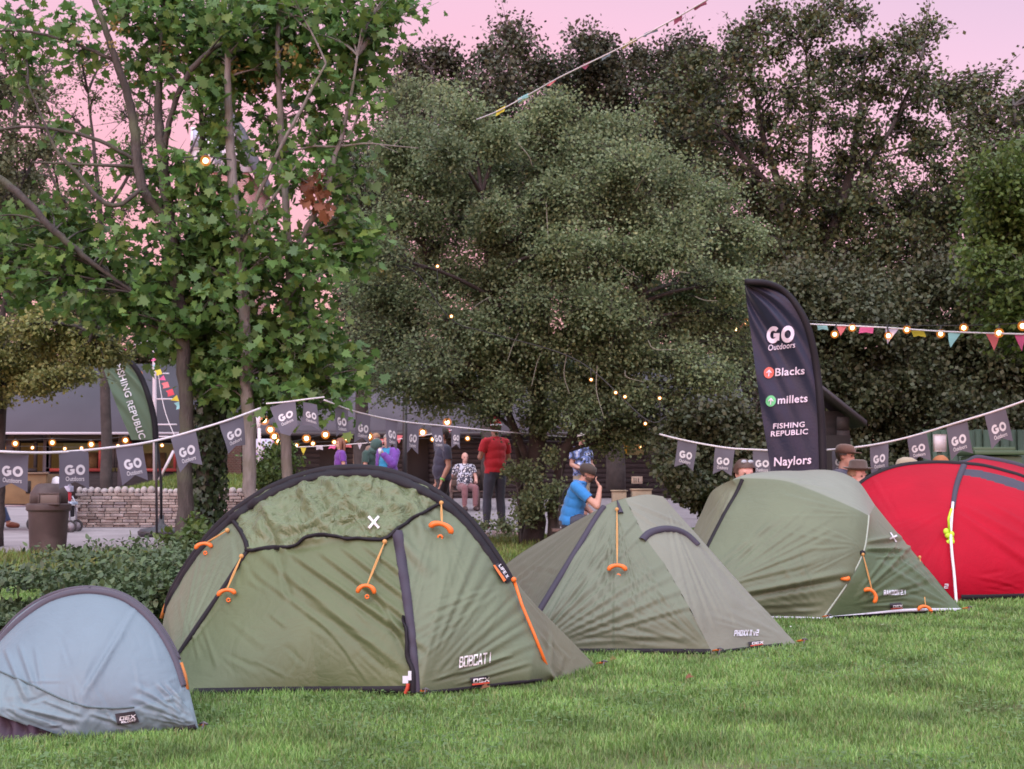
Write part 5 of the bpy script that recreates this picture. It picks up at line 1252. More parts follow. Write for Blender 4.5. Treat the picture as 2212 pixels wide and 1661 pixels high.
lights('string of warm bulbs curving from the white post to the timber hall', [(561, 896, 27), (572, 905, 27), (584, 922, 27.4), (597, 940, 28), (612, 955, 28.5), (650, 950, 29), (705, 938, 29.4), (760, 940, 29.8), (823, 945, 30), (880, 940, 30), (920, 928, 30), (975, 916, 30)],
    [(571, 908), (584, 928), (593, 943), (603, 954), (662, 947), (703, 939), (749, 946), (797, 943), (913, 934), (966, 912)], .075)
lights('scattered warm bulbs threaded through the hawthorn crown', [(840, 570, 18.3), (900, 590, 18.2), (975, 690, 18.1), (1060, 720, 18.1), (1250, 780, 17.9), (1394, 905, 17.7), (1440, 900, 17.8)],
    [(824, 585), (945, 575), (975, 683), (1277, 820), (1394, 915), (1330, 848), (1425, 860), (1350, 857)], .022)
lights('single warm bulb shining through the sycamore leaves', [(395, 340, 14.2), (443, 338, 14.2), (500, 345, 14.3)], [(444, 347)], .045)

lights('row of small bulbs under the far eave of the timber hall', [(620, 960, 37), (700, 954, 37), (800, 952, 37), (900, 948, 37), (1000, 944, 37), (1100, 950, 37), (1300, 956, 37), (1420, 960, 37)],
    [(640, 962), (676, 958), (722, 955), (772, 955), (846, 953), (893, 951), (935, 949), (1010, 947), (1300, 960), (1340, 962), (1385, 964)], .06)
lights('second row of small bulbs deeper under the cafe eave', [(-40, 966, 38.6), (60, 964, 38.6), (160, 966, 38.6), (260, 960, 38.6), (400, 958, 38.6)],
    [(8, 968), (70, 967), (140, 969), (176, 968), (232, 965), (255, 963), (350, 962)], .05)
# ---- feather flags
def feather(label, L, Rr, Tcurve, d, m, m_edge, pole_r, arts, yaw=.12):
    """L, Rr: left / right edges bottom -> top as pixels, cloth between; sleeve along the curved right edge"""
    n = 60
    l = catmull(L, n); r = catmull(Rr, n)
    base = gnd(r[0][0] + 4, d)
    root = thing('feather_flag', label, 'feather flag', base)
    u, v = np.meshgrid(np.linspace(0, 1, 40), np.linspace(0, 1, n))
    px_ = l[:, None] * (1 - u[..., None]) + r[:, None] * u[..., None]
    Gd = np.empty(px_.shape[:2] + (3,))
    fold = .016 * np.sin((u * 7 + v * 9)) * np.clip((1 - u) * 2, 0, 1) * v + .013 * np.sin(u * 17 + v * 20) * v + .007 * np.sin(u * 31 + v * 30 + 2) * v**2
    for i in range(n):
        for j in range(40):
            Gd[i, j] = W(*px_[i, j], d + fold[i, j] * 2.2 + yaw * (1 - u[i, j]))
    mb = MB(); mb.grid(Gd); fl = mb.build('banner', m, root, smooth=True)
    q = Gd[:, -1] + [0, -.006, 0]
    pole = np.concatenate([[base], [base + (q[0] - base) * .5], q])
    mb = MB(); mb.tube(q, np.linspace(pole_r * 2.4, pole_r * 1.9, n), 8); mb.build('sleeve', m_edge, fl, smooth=True)
    mb = MB(); mb.tube(np.array([base, base + (q[0] - base) * .5, q[0]]), pole_r, 8); mb.build('pole', mat('pole_black', (.02, .02, .024), .4), root, smooth=True)
    kd = BVHTree.FromPolygons([tuple(x) for x in Gd.reshape(-1, 3)], [(i * 40 + j, i * 40 + j + 1, (i + 1) * 40 + j + 1, (i + 1) * 40 + j) for i in range(n - 1) for j in range(39)])
    for nm, VF, o, ex, ey, mm in arts:
        V, Fs = VF; P = []
        for x, y in V:
            rr_ = ray(o[0] + x * ex[0] + y * ey[0], o[1] + x * ex[1] + y * ey[1])
            h = kd.ray_cast(Vector(CAMP), Vector(rr_)); P.append(np.array(h[0]) - rr_ * (.022 if nm != 'emblem' else .012) if h[0] is not None else W(o[0] + x * ex[0] + y * ey[0], o[1] + x * ex[1] + y * ey[1], d - .02))
        mb = MB(); mb.add(np.array(P), Fs); mb.build(nm, mm, fl)
    return root, base
M_FLAGB = mat('flag_black', (.013, .017, .040), .40, var=.12, vs=5, bump=.12, bs=40, sheen=.15, spec=.3)
M_PURPLEW = mat('print_lilac', (.62, .56, .68), .6)
disc = ring2d((0, 0), 1, .001, 0, 360, 30)
def tree_icon():
    return np.array([(0, .85), (.66, .15), (.5, -.02), (.12, .38), (.12, -.75), (-.12, -.75), (-.12, .38), (-.5, -.02), (-.66, .15)]), [(0, 1, 2, 3), (0, 3, 6), (0, 6, 7, 8), (3, 4, 5, 6)]
    it = []
    for a in (90, 38, 142):
        c, s_ = math.cos(math.radians(a)), math.sin(math.radians(a)); L, h = (.8, .12) if a == 90 else (.55, .11)
        o = np.array([0, 0.0]) if a == 90 else np.array([0, .45])
        sg = 1 if a == 90 else -1
        it.append((np.array([[o[0] + x * c * sg - y * s_, o[1] + x * s_ * sg + y * c] for x, y in ((-.8 if a == 90 else 0, -h), (L, -h), (L, h), (-.8 if a == 90 else 0, h))]), [(0, 1, 2, 3)]))
    for k in (-1, 1):
        it.append((np.array([[0, .85], [k * .62, .25], [k * .5, .1], [0, .55]]), [(0, 1, 2, 3)]))
    return join2d(it[:1] + it[3:])
go = place2d(go2d(), 0, 0, 1)
arts = [('lettering', go, (1685, 741), (14.2, -.6), (1, -18.5), M_PURPLEW), ('lettering', place2d(text2d('Outdoors', .015), 0, 0, 1, w=6.0), (1688, 754), (9.7, -1.2), (1, -13), M_PURPLEW),
        ('emblem', disc, (1661, 805), (11, 0), (.8, -12), mat('emblem_red', (.62, .12, .09), .6)), ('emblem_mark', tree_icon(), (1661, 806), (9, 0), (.8, -9.5), M_PURPLEW), ('lettering', place2d(text2d('Blacks', .035), 0, 0, 1, w=4.6), (1706, 810), (13.8, -.9), (.9, -17), M_PURPLEW),
        ('emblem', disc, (1665, 866), (11, 0), (.8, -12), mat('emblem_green', (.12, .50, .22), .6)), ('emblem_mark', tree_icon(), (1665, 867), (9, 0), (.8, -9.5), M_PURPLEW), ('lettering', place2d(text2d('millets', .035), 0, 0, 1, w=4.6), (1712, 870), (14, -1.0), (.9, -17), M_PURPLEW),
        ('lettering', place2d(text2d('FISHING', .04), 0, 0, 1, w=5.4), (1704, 924), (12.6, -.8), (.6, -11.5), M_PURPLEW), ('lettering', place2d(text2d('REPUBLIC', .04), 0, 0, 1, w=6.2), (1705, 940), (12.9, -.9), (.6, -11.5), M_PURPLEW),
        ('lettering', place2d(text2d('Naylors', .035), 0, 0, 1, w=5.5), (1712, 1004), (14.6, -1.0), (.9, -19), M_PURPLEW)]
feather('tall black curved feather flag with white shop lettering standing behind the moss tent', [(1668, 1040), (1660, 985), (1647, 905), (1632, 800), (1622, 720), (1613, 655), (1608, 612)], [(1779, 1040), (1777, 980), (1774, 905), (1768, 830), (1758, 760), (1742, 700), (1718, 656), (1690, 627), (1655, 612), (1609, 609)], None, 14.6, M_FLAGB, M_BLACK, .018, arts)
M_FLAGG = mat('flag_green', (.085, .135, .085), .6, var=.08, vs=3, trans=.1, bump=.1, bs=60)
ar = math.radians(75)
def along(txt, o, w):   # lettering running down the flag
    return place2d(text2d(txt, .03), 0, 0, 1, center=False, w=w)
arts = [('lettering', along('FISHING', 0, 7.0), (249, 789), (3.2, 10), (14.0, -4.4), M_WHITE), ('lettering', along('REPUBLIC', 0, 8.2), (273, 868), (3.5, 9.9), (13.6, -4.2), M_WHITE)]
r_, b_ = feather('green curved feather flag with white lettering running down it at the left', [(284, 950), (262, 900), (242, 850), (225, 800), (212, 770), (203, 757), (200, 752)], [(337, 950), (333, 905), (322, 860), (305, 815), (285, 785), (258, 765), (225, 753), (201, 751)], None, 21.5, M_FLAGG, M_BLACK, .02, arts, -.1)
bb_ = MB(); p = gnd(350, 22.6); bb_.lathe(p + [0, 0, .0], [(.30, .0), (.36, .03), (.37, .09), (.32, .13), (.12, .16), (.05, .22), (.04, .35)], 20); bb_.build('water_base', mat('rubber_black', (.035, .037, .045), .5), r_, smooth=True)
mb = MB(); mb.tube(np.array([p + [0, 0, .2], W(348, 1040, 22.4), W(342, 980, 22), W(337, 945, 21.5)]), .022, 8); mb.build('pole', MATS['pole_black'], r_, smooth=True)
# ================================================================== buildings
m_timber = mat('timber_black', (.030, .026, .028), .75, var=.35, vs=4, bump=.4, bs=30, stretch=(.4, 3, 3))
m_roofg = mat('roof_grey', (.07, .066, .084), .85, var=.14, vs=1.2, bump=.3, bs=14)
m_roofc = mat('roof_canvas', (.046, .042, .057), .8, var=.16, vs=.5, bump=.2, bs=5, stretch=(1, .4, 1))
m_dark = mat('interior_dark', (.016, .013, .013), .9)
m_redp = mat('paint_red', (.24, .035, .03), .5)
m_gut = mat('gutter_pale', (.42, .40, .45), .5)
m_warm = mat('lit_window', (.14, .10, .05), .4, emit=(.62, .47, .20), es=.10, var=.7, vs=1.7)
m_warm2 = mat('downlight_lens', (.8, .6, .3), emit=(1, .5, .15), es=9)
def quadw(pts): return np.array(pts, float)
# long timber hall behind the hawthorn
DB = 42.0; zb = gz(DB)
X0, X1 = W(520, HY, DB)[0], W(1660, HY, DB)[0]
ze = W(1000, 938, DB)[2]
root = thing('timber_hall', 'long low black timber hall with a grey pitched roof behind the hawthorn', 'building', ((X0 + X1) / 2, DB, zb))
mb = MB(); n = 13; hb = (ze - zb) / n
for i in range(n):
    mb.box(((X0 + X1) / 2, DB + .09 + (i % 2) * .004, zb + (i + .5) * hb), (X1 - X0, .05, hb * 1.02), ax=[(1, 0, 0), (0, 1, .12), (0, -.12, 1)])
mb.box(((X0 + X1) / 2, DB + 3.2, (zb + ze) / 2), (X1 - X0 - .1, 6, ze - zb)); mb.build('wall', m_timber, root)
mb = MB(); ov = .9
mb.prism([(X0 - .4, DB - ov, ze - .05), (X0 - .4, DB + 5.2, ze + 2.75), (X0 - .4, DB + 5.2, ze + 2.9), (X0 - .4, DB - ov, ze + .10)], (X1 - X0 + .8, 0, 0))
mb.prism([(X0 - .4, DB + 5.2, ze + 2.75), (X0 - .4, DB + 11, ze - .05), (X0 - .4, DB + 11, ze + .1), (X0 - .4, DB + 5.2, ze + 2.9)], (X1 - X0 + .8, 0, 0))
rf = mb.build('roof', m_roofg, root)
mb = MB(); mb.tube([(X0 - .4, DB - ov - .05, ze - .02), (X1 + .4, DB - ov - .05, ze - .02)], .06, 8); mb.build('gutter', mat('gutter_dark', (.05, .045, .05), .5), rf, smooth=True)
for u in (655, 690, 735, 780, 830, 880, 925, 962): # soffit lights along the eave
    p = W(u, 948, DB - .5); mb = MB(); mb.lathe([p[0], DB - .55, ze + .06], [(.0, -.02), (.07, -.02), (.07, 0), (.09, .0), (.09, .06)], 10); mb.build('downlight', m_warm2, root)
for u0, u1, m in ((690, 745, m_dark), (880, 925, m_dark)):
    a, b = W(u0, HY, DB)[0], W(u1, HY, DB)[0]
    mb = MB(); mb.box(((a + b) / 2, DB + .02, zb + .92), (b - a, .06, 1.84)); dd_ = mb.build('doorway', m, root)
mb = MB(); a, b = W(764, HY, DB)[0], W(785, HY, DB)[0]
for k in range(5): mb.box(((a + b) / 2, DB + .0, zb + .6 + k * .22), (b - a, .08, .03))
for x in (a, (a + b) / 2, b): mb.box((x, DB - .01, zb + 1.0), (.03, .08, 1.1))
mb.build('rack', mat('wood_pale', (.42, .34, .25), .7), root)
a = W(1350, 953, DB - .2); mb = MB(); mb.box(a, (.30, .03, .75)); mb.build('notice', mat('paper_yellow', (.62, .40, .04), .6), root)
a = W(1372, 970, DB - .2); mb = MB(); mb.box(a, (.5, .03, .35)); mb.build('window', m_warm, root)
a = W(1376, 1037, DB - .2); mb = MB(); mb.box(a, (.33, .03, .22)); nb = mb.build('notice', mat('paper_cream', (.55, .50, .40), .6), root)
mb = MB()
for k in (-.09, -.03, .04): mb.box(a + [k, -.018, .0], (.02, .006, .13))
mb.build('lettering', m_dark, nb)
# cafe with canvas-grey roof at the left
DL = 40.0; zl = gz(DL)
XL, XR = W(-420, HY, DL)[0], W(425, HY, DL)[0]
zel = W(100, 938, DL)[2]
root = thing('cafe', 'low cafe with a grey sloping roof, pale gutter and red window frames at the left', 'building', (W(150, HY, DL)[0], DL, zl))
mb = MB()
hs = W(0, 1018, DL)[2] - zl
mb.box(((XL + XR) / 2, DL + .1, zl + hs / 2), (XR - XL, .12, hs))
mb.box(((XL + XR) / 2, DL + .1, (zel + W(0, 952, DL)[2]) / 2), (XR - XL, .12, zel - W(0, 952, DL)[2]))
mb.box(((XL + XR) / 2, DL + 4, (zl + zel) / 2), (XR - XL, .1, zel - zl))
for x in (XL, XR): mb.box((x, DL + 2, (zl + zel) / 2), (.1, 4, zel - zl))
mb.build('wall', m_timber, root)
for u in (-120, 20, 100, 232, 262, 392, 420):
    x = W(u, HY, DL)[0]; mb = MB(); mb.box((x, DL + .02, (zl + zel) / 2), (.2, .14, zel - zl)); mb.build('post', mat('timber_slate', (.06, .055, .07), .7), root)
mb = MB()
mb.prism([(XL - .5, DL - .7, zel - .03), (XL - .5, DL + 4.4, zel + 2.3), (XL - .5, DL + 4.4, zel + 2.4), (XL - .5, DL - .7, zel + .07)], (XR - XL + .9, 0, 0))
mb.prism([(XL - .5, DL + 4.4, zel + 2.3), (XL - .5, DL + 9, zel), (XL - .5, DL + 9, zel + .1), (XL - .5, DL + 4.4, zel + 2.4)], (XR - XL + .9, 0, 0))
rf = mb.build('roof', m_roofc, root)
mb = MB(); mb.box(((XL + XR) / 2, DL - .78, zel - .0), (XR - XL + 1, .1, .07)); mb.build('gutter', m_gut, rf)
for u in (25, 112, 192, 252):
    p = W(u, 940, DL - .5); mb = MB(); mb.lathe([p[0], DL - .4, zel + .0], [(.0, -.02), (.08, -.02), (.1, 0), (.1, .05)], 10); mb.build('downlight', m_warm2, root)
zt = W(0, 954, DL)[2]
for u0, u1, fr in ((-110, 8, 0), (28, 86, 0), (92, 226, 1), (240, 256, 0), (270, 388, 1)):
    a, b = W(u0, HY, DL)[0] + .1, W(u1, HY, DL)[0] - .1
    mb = MB(); m_ = m_redp if fr else m_timber; z0 = zl + hs
    mb.box(((a + b) / 2, DL, z0 + .04), (b - a, .1, .09))
    for x in (a + .04, b - .04): mb.box((x, DL, (z0 + zt) / 2 + .05), (.08, .1, zt - z0 - .1))
    w_ = mb.build('window', m_, root)
    mb = MB(); mb.box(((a + b) / 2, DL + 1.4, (z0 + zt) / 2), (b - a + .6, .05, zt - z0)); mb.build('lit_interior', m_warm if u0 in (92, 270) else mat('interior_brown', (.05, .035, .02), .8, emit=(.12, .06, .02), es=.5), w_)
    if fr:
        mb = MB()
        for k in range(6):
            x = a + (b - a) * rng_.uniform(.1, .9); h = rng_.uniform(.2, .6); mb.box((x, DL + 1.0 + .02 * k, z0 + h / 2), (rng_.uniform(.15, .4), .2, h))
        mb.build('furniture', mat('clutter', (.14, .10, .05), .7, var=.6, vs=3), w_)
# narrow brick building behind the sycamores
DT = 62.0
a, b = W(392, HY, DT)[0], W(528, HY, DT)[0]; zt = W(450, 372, DT)[2]; zg = W(450, 255, DT)[2]; c = (a + b) / 2
m_brick = mat('brick_pink', (.30, .145, .13), .9, var=.3, vs=1.6)
bt = m_brick.node_tree; bk = bt.nodes.new('ShaderNodeTexBrick'); bk.inputs['Scale'].default_value = 3.2
bk.inputs['Color1'].default_value = (.33, .15, .14, 1); bk.inputs['Color2'].default_value = (.24, .12, .11, 1); bk.inputs['Mortar'].default_value = (.40, .33, .32, 1)
mpn = bt.nodes.new('ShaderNodeMapping'); mpn.inputs['Rotation'].default_value = (math.radians(90), 0, 0); tcb = bt.nodes.new('ShaderNodeTexCoord')
bt.links.new(tcb.outputs['Object'], mpn.inputs[0]); bt.links.new(mpn.outputs[0], bk.inputs[0]); bt.links.new(bk.outputs[0], bt.nodes['Principled BSDF'].inputs['Base Color'])
root = thing('brick_building', 'tall narrow pink brick building with white gable boards behind the sycamores', 'building', (c, DT, gz(60)))
mb = MB(); mb.box((c, DT + 3, (zt + .4) / 2), (b - a, 6, zt - .4)); mb.build('wall', m_brick, root)
m_wht = mat('paint_white', (.66, .67, .78), .6, var=.05)
mb = MB(); mb.prism([(a - .2, DT - .1, zt), (b + .2, DT - .1, zt), (c, DT - .1, zg + .8)], (0, .2, 0)); mb.build('gable', m_wht, root)
mb = MB(); mb.prism([(a - .3, DT - .2, zt - .2), (a - .3, DT - .2, zt), (c, DT - .2, zg + 1.1), (c, DT - .2, zg + .9)], (0, 6.4, 0)); mb.prism([(b + .3, DT - .2, zt - .2), (c, DT - .2, zg + .9), (c, DT - .2, zg + 1.1), (b + .3, DT - .2, zt)], (0, 6.4, 0)); mb.build('roof', m_roofg, root)
for u, v, w_, h in ((472, 330, .5, 1.4), (425, 300, .5, 1.0), (458, 710, .36, 4.6), (500, 620, .6, 1.4)):
    p = W(u, v, DT - .05); mb = MB(); mb.box((p[0], DT - .12, p[2]), (w_, .08, h)); wn = mb.build('window', m_wht, root)
    mb = MB(); mb.box((p[0], DT - .17, p[2]), (w_ * .6, .03, h * .8)); mb.build('pane', mat('pane_blue', (.32, .36, .48), .2), wn)
p0, p1 = W(396, 442, DT - .3), W(486, 492, DT - .3)
mb = MB(); mb.box(((p0[0] + p1[0]) / 2, DT - .2, (p0[2] + p1[2]) / 2), (p1[0] - p0[0], .12, p0[2] - p1[2])); sg = mb.build('sign', m_wht, root)
for tx, v in (('Town', 464), ('Yearn', 482)):
    V, Fs = place2d(text2d(tx, .0), 0, 0, .36); p = W(436, v, DT - .3)
    mb = MB(); mb.add(np.stack([p[0] + V[:, 0], np.full(len(V), DT - .28), p[2] + V[:, 1]], -1), Fs); mb.build('lettering', m_dark, sg)
# small black hut right of the flag
DH = 21.0
root = thing('hut', 'small black boarded hut with a sloping roof just right of the black flag', 'hut', gnd(1790, DH))
xa, xb = W(1700, HY, DH)[0], W(1836, HY, DH)[0]; z1 = W(1777, 868, DH)[2]; z2 = W(1848, 915, DH)[2]
mb = MB(); k = 9
for i in range(k):
    h = (z2 + .1) / k; mb.box(((xb + W(1792, 0, DH)[0]) / 2, DH, (i + .5) * h), (xb - W(1792, 0, DH)[0], .05, h), ax=[(1, 0, 0), (0, 1, .2), (0, -.2, 1)])
mb.box(((xa + xb) / 2, DH + 1.3, (z2 + .2) / 2), (xb - xa, 2.2, z2 + .2)); mb.build('wall', m_timber, root)
mb = MB(); xr = W(1846, 0, DH)[0]
mb.prism([(W(1690, 0, DH)[0], DH - .3, z1 + .55), (xr, DH - .3, z2 - .05), (xr, DH - .3, z2 + .03), (W(1690, 0, DH)[0], DH - .3, z1 + .60)], (0, 1.0, 0)); mb.build('roof', mat('roof_felt', (.045, .043, .055), .8, bump=.3, bs=40), root)
mb = MB(); mb.box((W(1780, 0, DH)[0], DH - .04, .8), (.55, .05, 1.55)); mb.build('doorway', m_dark, root)
# green slatted fence, bin and board at the far right
DF = 20.5
root = thing('fence', 'dark green close-boarded fence behind the red tent', 'fence', gnd(2120, DF))
m_fg = mat('paint_green', (.045, .085, .062), .7, var=.2, vs=3, bump=.3, bs=30, stretch=(3, 3, .5))
xa, xb = W(1974, 0, DF)[0], W(2330, 0, DF)[0]; zt = W(2000, 928, DF)[2]
mb = MB(); x = xa; i = 0
while x < xb:
    mb.box((x + .06, DF - (i % 2) * .03, zt / 2 + rng_.uniform(-.01, .01)), (.118, .025, zt)); x += .125; i += 1
mb.build('slats', m_fg, root)
mb = MB()
for z in (.35, zt - .3): mb.box(((xa + xb) / 2, DF + .06, z), (xb - xa, .05, .09))
mb.build('rail', m_fg, root)
root = thing('wheelie_bin', 'dark green wheelie bin with a ridged lid in front of the slatted fence', 'bin', gnd(2115, 18.5))
m_bg = mat('plastic_green', (.045, .09, .045), .5)
a, b = W(2072, 0, 18.5)[0], W(2172, 0, 18.5)[0]; zt = W(2100, 985, 18.5)[2]
mb = MB(); c = (a + b) / 2; hw = (b - a) / 2
mb.prism([(c - hw * .8, 18.3, .1), (c + hw * .8, 18.3, .1), (c + hw, 18.3, zt), (c - hw, 18.3, zt)], (0, .6, 0)); mb.build('body', m_bg, root, bevel=.02)
mb = MB(); mb.box((c, 18.6, zt + .04), (hw * 2.15, .75, .06)); mb.box((c, 18.7, zt + .09), (hw * 1.8, .5, .06)); mb.tube([(c - hw, 18.95, zt + .05), (c + hw, 18.95, zt + .05)], .03, 8); mb.build('lid', m_bg, root, bevel=.015)
for s_ in (-1, 1):
    mb = MB(); mb.tube([(c + s_ * hw * .8 - .03, 18.9, .1), (c + s_ * hw * .8 + .03, 18.9, .1)], .1, 14); mb.build('wheel', M_BLACK, root)
root = thing('notice_board', 'blank white rectangular board between two grey pennants on the right', 'sign', gnd(2030, 19.4))
p = W(2030, 957, 19.4); mb = MB(); mb.box(p, (.158, .02, .225)); mb.build('panel', mat('board_white', (.55, .54, .58), .5), root)
mb = MB()
for dx in (-.083, .083): mb.box(p + [dx, 0, 0], (.012, .03, .24))
for dz in (-.116, .116): mb.box(p + [0, 0, dz], (.16, .03, .012))
mb.build('frame', mat('frame_beige', (.34, .30, .30), .5), root)
mb = MB(); mb.box((p[0], 19.43, p[2] / 2), (.05, .04, p[2])); mb.build('post', m_fg, root)

# ================================================================== stone wall, bank
m_stone = mat('stone_grey', (.23, .19, .18), .9, var=.25, vs=7, bump=.7, bs=25, island=[(.17, .135, .125), (.25, .205, .185), (.32, .27, .25), (.21, .18, .185)])
DW = 25.8; zw = gz(DW); ztop = W(300, 1066, DW)[2]
xa, xb = W(186, 0, DW)[0], W(565, 0, DW)[0]
root = thing('stone_wall', 'low dry-stone retaining wall with upright cope stones below the grass bank', 'wall', ((xa + xb) / 2, DW, zw))
mb = MB(); z = zw - .05; i = 0
while z < ztop - .02:
    h = rng_.uniform(.038, .07); x = xa + (rng_.uniform(0, .1) if i % 2 else 0)
    while x < xb:
        l = rng_.uniform(.1, .32); mb.box((x + l / 2, DW + .1 + rng_.uniform(-.018, .018), z + h / 2), (l - .012, .22, h - .008), rot=rng_.uniform(-.03, .03)); x += l
    z += h; i += 1
mb.box(((xa + xb) / 2, DW + .25, (zw + ztop) / 2 - .02), (xb - xa, .2, ztop - zw)); mb.build('courses', m_stone, root, bevel=.006)
mb = MB(); x = xa
while x < xb:
    l = rng_.uniform(.09, .15); h = rng_.uniform(.09, .15); mb.ell((x + l / 2, DW + .12, ztop + h * .35), (l * .52, .12, h * .6), nu=8, nv=6); x += l
mb.build('cope_stones', mat('stone_pale', (.33, .29, .28), .9, bump=.5, bs=20, island=[(.26, .22, .21), (.36, .32, .31), (.30, .27, .28)]), root, smooth=True)
mb = MB(); g = []
for k, y in enumerate(np.linspace(0, 1, 8)):
    yy = DW + .2 + 6.5 * y; g.append([[xx, yy, ztop - .03 + .36 * min(1, y * 2) * np.clip((xx - xa) / 1.0, .1, 1) - .5 * max(0, y - .8)] for xx in np.linspace(xa, xb + .5, 20)])
g.append([[q[0], q[1] + .3, 0.0] for q in g[-1]])
mb.grid(np.array(g)); mb.add(np.array([g[i][0] for i in range(8)] + [[g[7][0][0], g[7][0][1], 0], [g[0][0][0], g[0][0][1], 0]]), [tuple(range(10))])
o = mb.build('grass_bank', m_lawn, smooth=True); o['kind'] = 'structure'
n = 5000; xx = rng_.uniform(xa + .2, xb, n); yy = rng_.uniform(0, .55, n); zz = ztop - .03 + .36 * np.minimum(1, yy * 2) * np.clip((xx - xa) / 1.0, .1, 1)
blades('bank_grass', np.stack([xx, DW + .2 + 6.5 * yy, zz], -1), rng_.uniform(.05, .12, n), rng_.uniform(.012, .02, n), [(.10, .16, .035), (.15, .21, .05), (.18, .20, .06)], 9, .8)
# kerb stones at the near edge of the path
for i, (u0, u1, d) in enumerate(((988, 1058, 21.9), (1064, 1135, 22.6))):
    a, b = W(u0, 0, d)[0], W(u1, 0, d)[0]; mb = MB(); mb.box(((a + b) / 2, d, .04), (b - a, .35, .14))
    tag(mb.build('kerb_stone', mat('concrete', (.36, .33, .34), .85, var=.15, vs=5, bump=.3, bs=40), bevel=.012), ['pale kerb stone behind the black hoop of the olive tent', 'pale kerb stone under the feet of the person in red'][i], 'kerb stone', 'kerb stones')

# ================================================================== street furniture
root = thing('litter_bin', 'brown hooded litter bin standing on the grass at the left', 'litter bin', G(103, 1194))
bp = G(103, 1194); db = bp[1]; s = db / F
m_bin = mat('bin_brown', (.06, .044, .046), .6, var=.25, vs=4, bump=.15, bs=30, dirt=((.10, .08, .08), 3))
R0 = 42 * s
mb = MB(); mb.lathe(bp, [(R0 * .86, 0), (R0 * .9, 8 * s), (R0, 88 * s), (R0 * 1.12, 92 * s), (R0 * 1.12, 104 * s), (R0 * 1.02, 106 * s)], 24); mb.build('body', m_bin, root, smooth=False, bevel=.004)
mb = MB(); mb.lathe(bp + [0, 0, 106 * s], [(R0 * 1.0, 0), (R0 * .98, 22 * s), (R0 * .72, 38 * s), (R0 * .55, 42 * s), (0.001, 43 * s)], 8); mb.build('hood', m_bin, root)
mb = MB(); mb.box(bp + [14 * s, -R0 * .93, 116 * s], (38 * s, .05, 19 * s)); fl = mb.build('flap', mat('bin_flap', (.12, .10, .095), .5), root, bevel=.006)
mb = MB()
for dz, hh in ((11, 4), (-11, 4)): mb.box(bp + [14 * s, -R0 * .95, (116 + dz) * s], (46 * s, .06, hh * s))
for dx in (-21, 21): mb.box(bp + [(14 + dx) * s, -R0 * .95, 116 * s], (4 * s, .06, 18 * s))
mb.build('frame', m_bin, fl, bevel=.004)
# lamp post with two pale globes inside the hawthorn
root = thing('lamp_post', 'thin dark lamp post with two tan globe lamps left of the hawthorn', 'lamp post', gnd(874, 27))
mb = MB(); b_ = gnd(874, 27); zt = W(874, 715, 27)[2]; mb.tube([b_, b_ + [0, 0, 1], [b_[0], 27, zt]], [.06, .05, .04], 10); mb.tube([W(852, 722, 27), W(874, 730, 27), W(890, 732, 27)], .025, 8); mb.build('post', mat('iron_black', (.015, .014, .015), .5), root, smooth=True)
for u, v, r in ((852, 705, .17), (889, 720, .16)):
    p = W(u, v, 26.9); mb = MB(); mb.lathe(p, [(.02, -r * 1.25), (r * .7, -r * .9), (r, -r * .1), (r * .85, r * .7), (r * .4, r * 1.1), (.01, r * 1.2)], 14); mb.build('globe', mat('globe_tan', (.36, .215, .13), .5), root, smooth=True)
# white rigged mast on the bank
m_wp = mat('pole_white', (.56, .53, .60), .5)
DM = 28.8
root = thing('mast', 'white wooden mast with short rungs on one side standing on the grass bank', 'mast', W(335, 1038, DM))
mb = MB(); mb.tube([W(335, 1040, DM), W(334, 850, DM), W(333, 690, DM), W(332, 600, DM)], [.045, .043, .04, .03], 10); mb.build('pole', m_wp, root, smooth=True)
for v, u in ((807, 365), (862, 374), (917, 382), (943, 372)):
    mb = MB(); mb.tube([W(335, v, DM), W(u, v, DM - .1)], .016, 8); mb.build('rung', m_wp, root, smooth=True)
mb = MB(); mb.tube([W(375, 974, DM - .3), W(343, 1038, DM - .2)], .03, 8); mb.build('stay', m_wp, root, smooth=True)
# round-topped white post and sign board, picture board
root = thing('post', 'slim white post with a rounded top between the pale sycamore trunks', 'post', W(560, 1040, 27.5))
mb = MB(); mb.tube([W(560, 1042, 27.5), W(560, 925, 27.5)], .035, 10); mb.build('shaft', m_wp, root, smooth=True)
mb = MB(); mb.ell(W(557, 910, 27.5), (.065, .05, .15), nu=12, nv=8); mb.build('finial', m_wp, root, smooth=True)
mb = MB(); mb.tube([W(560, 925, 27.5), W(560, 840, 27.6)], .02, 8); mb.build('upper_rod', m_wp, root, smooth=True)
root = thing('sign', 'white sign board with ragged edges and dark lettering beside the ivy trunk', 'sign', W(462, 1035, 29.5))
a, b = W(447, 845, 29.5), W(478, 893, 29.5); rg = []
for q in np.linspace(0, 2 * math.pi, 40, endpoint=False):
    e = 1 + .10 * math.sin(q * 9) + .05 * math.sin(q * 17); cx_, cz_ = (a[0] + b[0]) / 2, (a[2] + b[2]) / 2
    sq = 1 / max(abs(math.cos(q)), abs(math.sin(q))) ** .8
    rg.append((cx_ + math.cos(q) * (b[0] - a[0]) / 2 * e * sq, 29.5, cz_ + math.sin(q) * (a[2] - b[2]) / 2 * e * sq))
mb = MB(); mb.prism(rg, (0, .05, 0)); sg = mb.build('panel', mat('sign_white', (.60, .60, .68), .5), root)
for tx, v, h in (('ACTIV', 880, .105), ('ITIES', 889, .07)):
    V, Fs = place2d(text2d(tx), 0, 0, h); p = W(463, v, 29.4); mb = MB(); mb.add(np.stack([p[0] + V[:, 0], np.full(len(V), 29.48), p[2] + V[:, 1]], -1), Fs); mb.build('lettering', m_dark, sg)
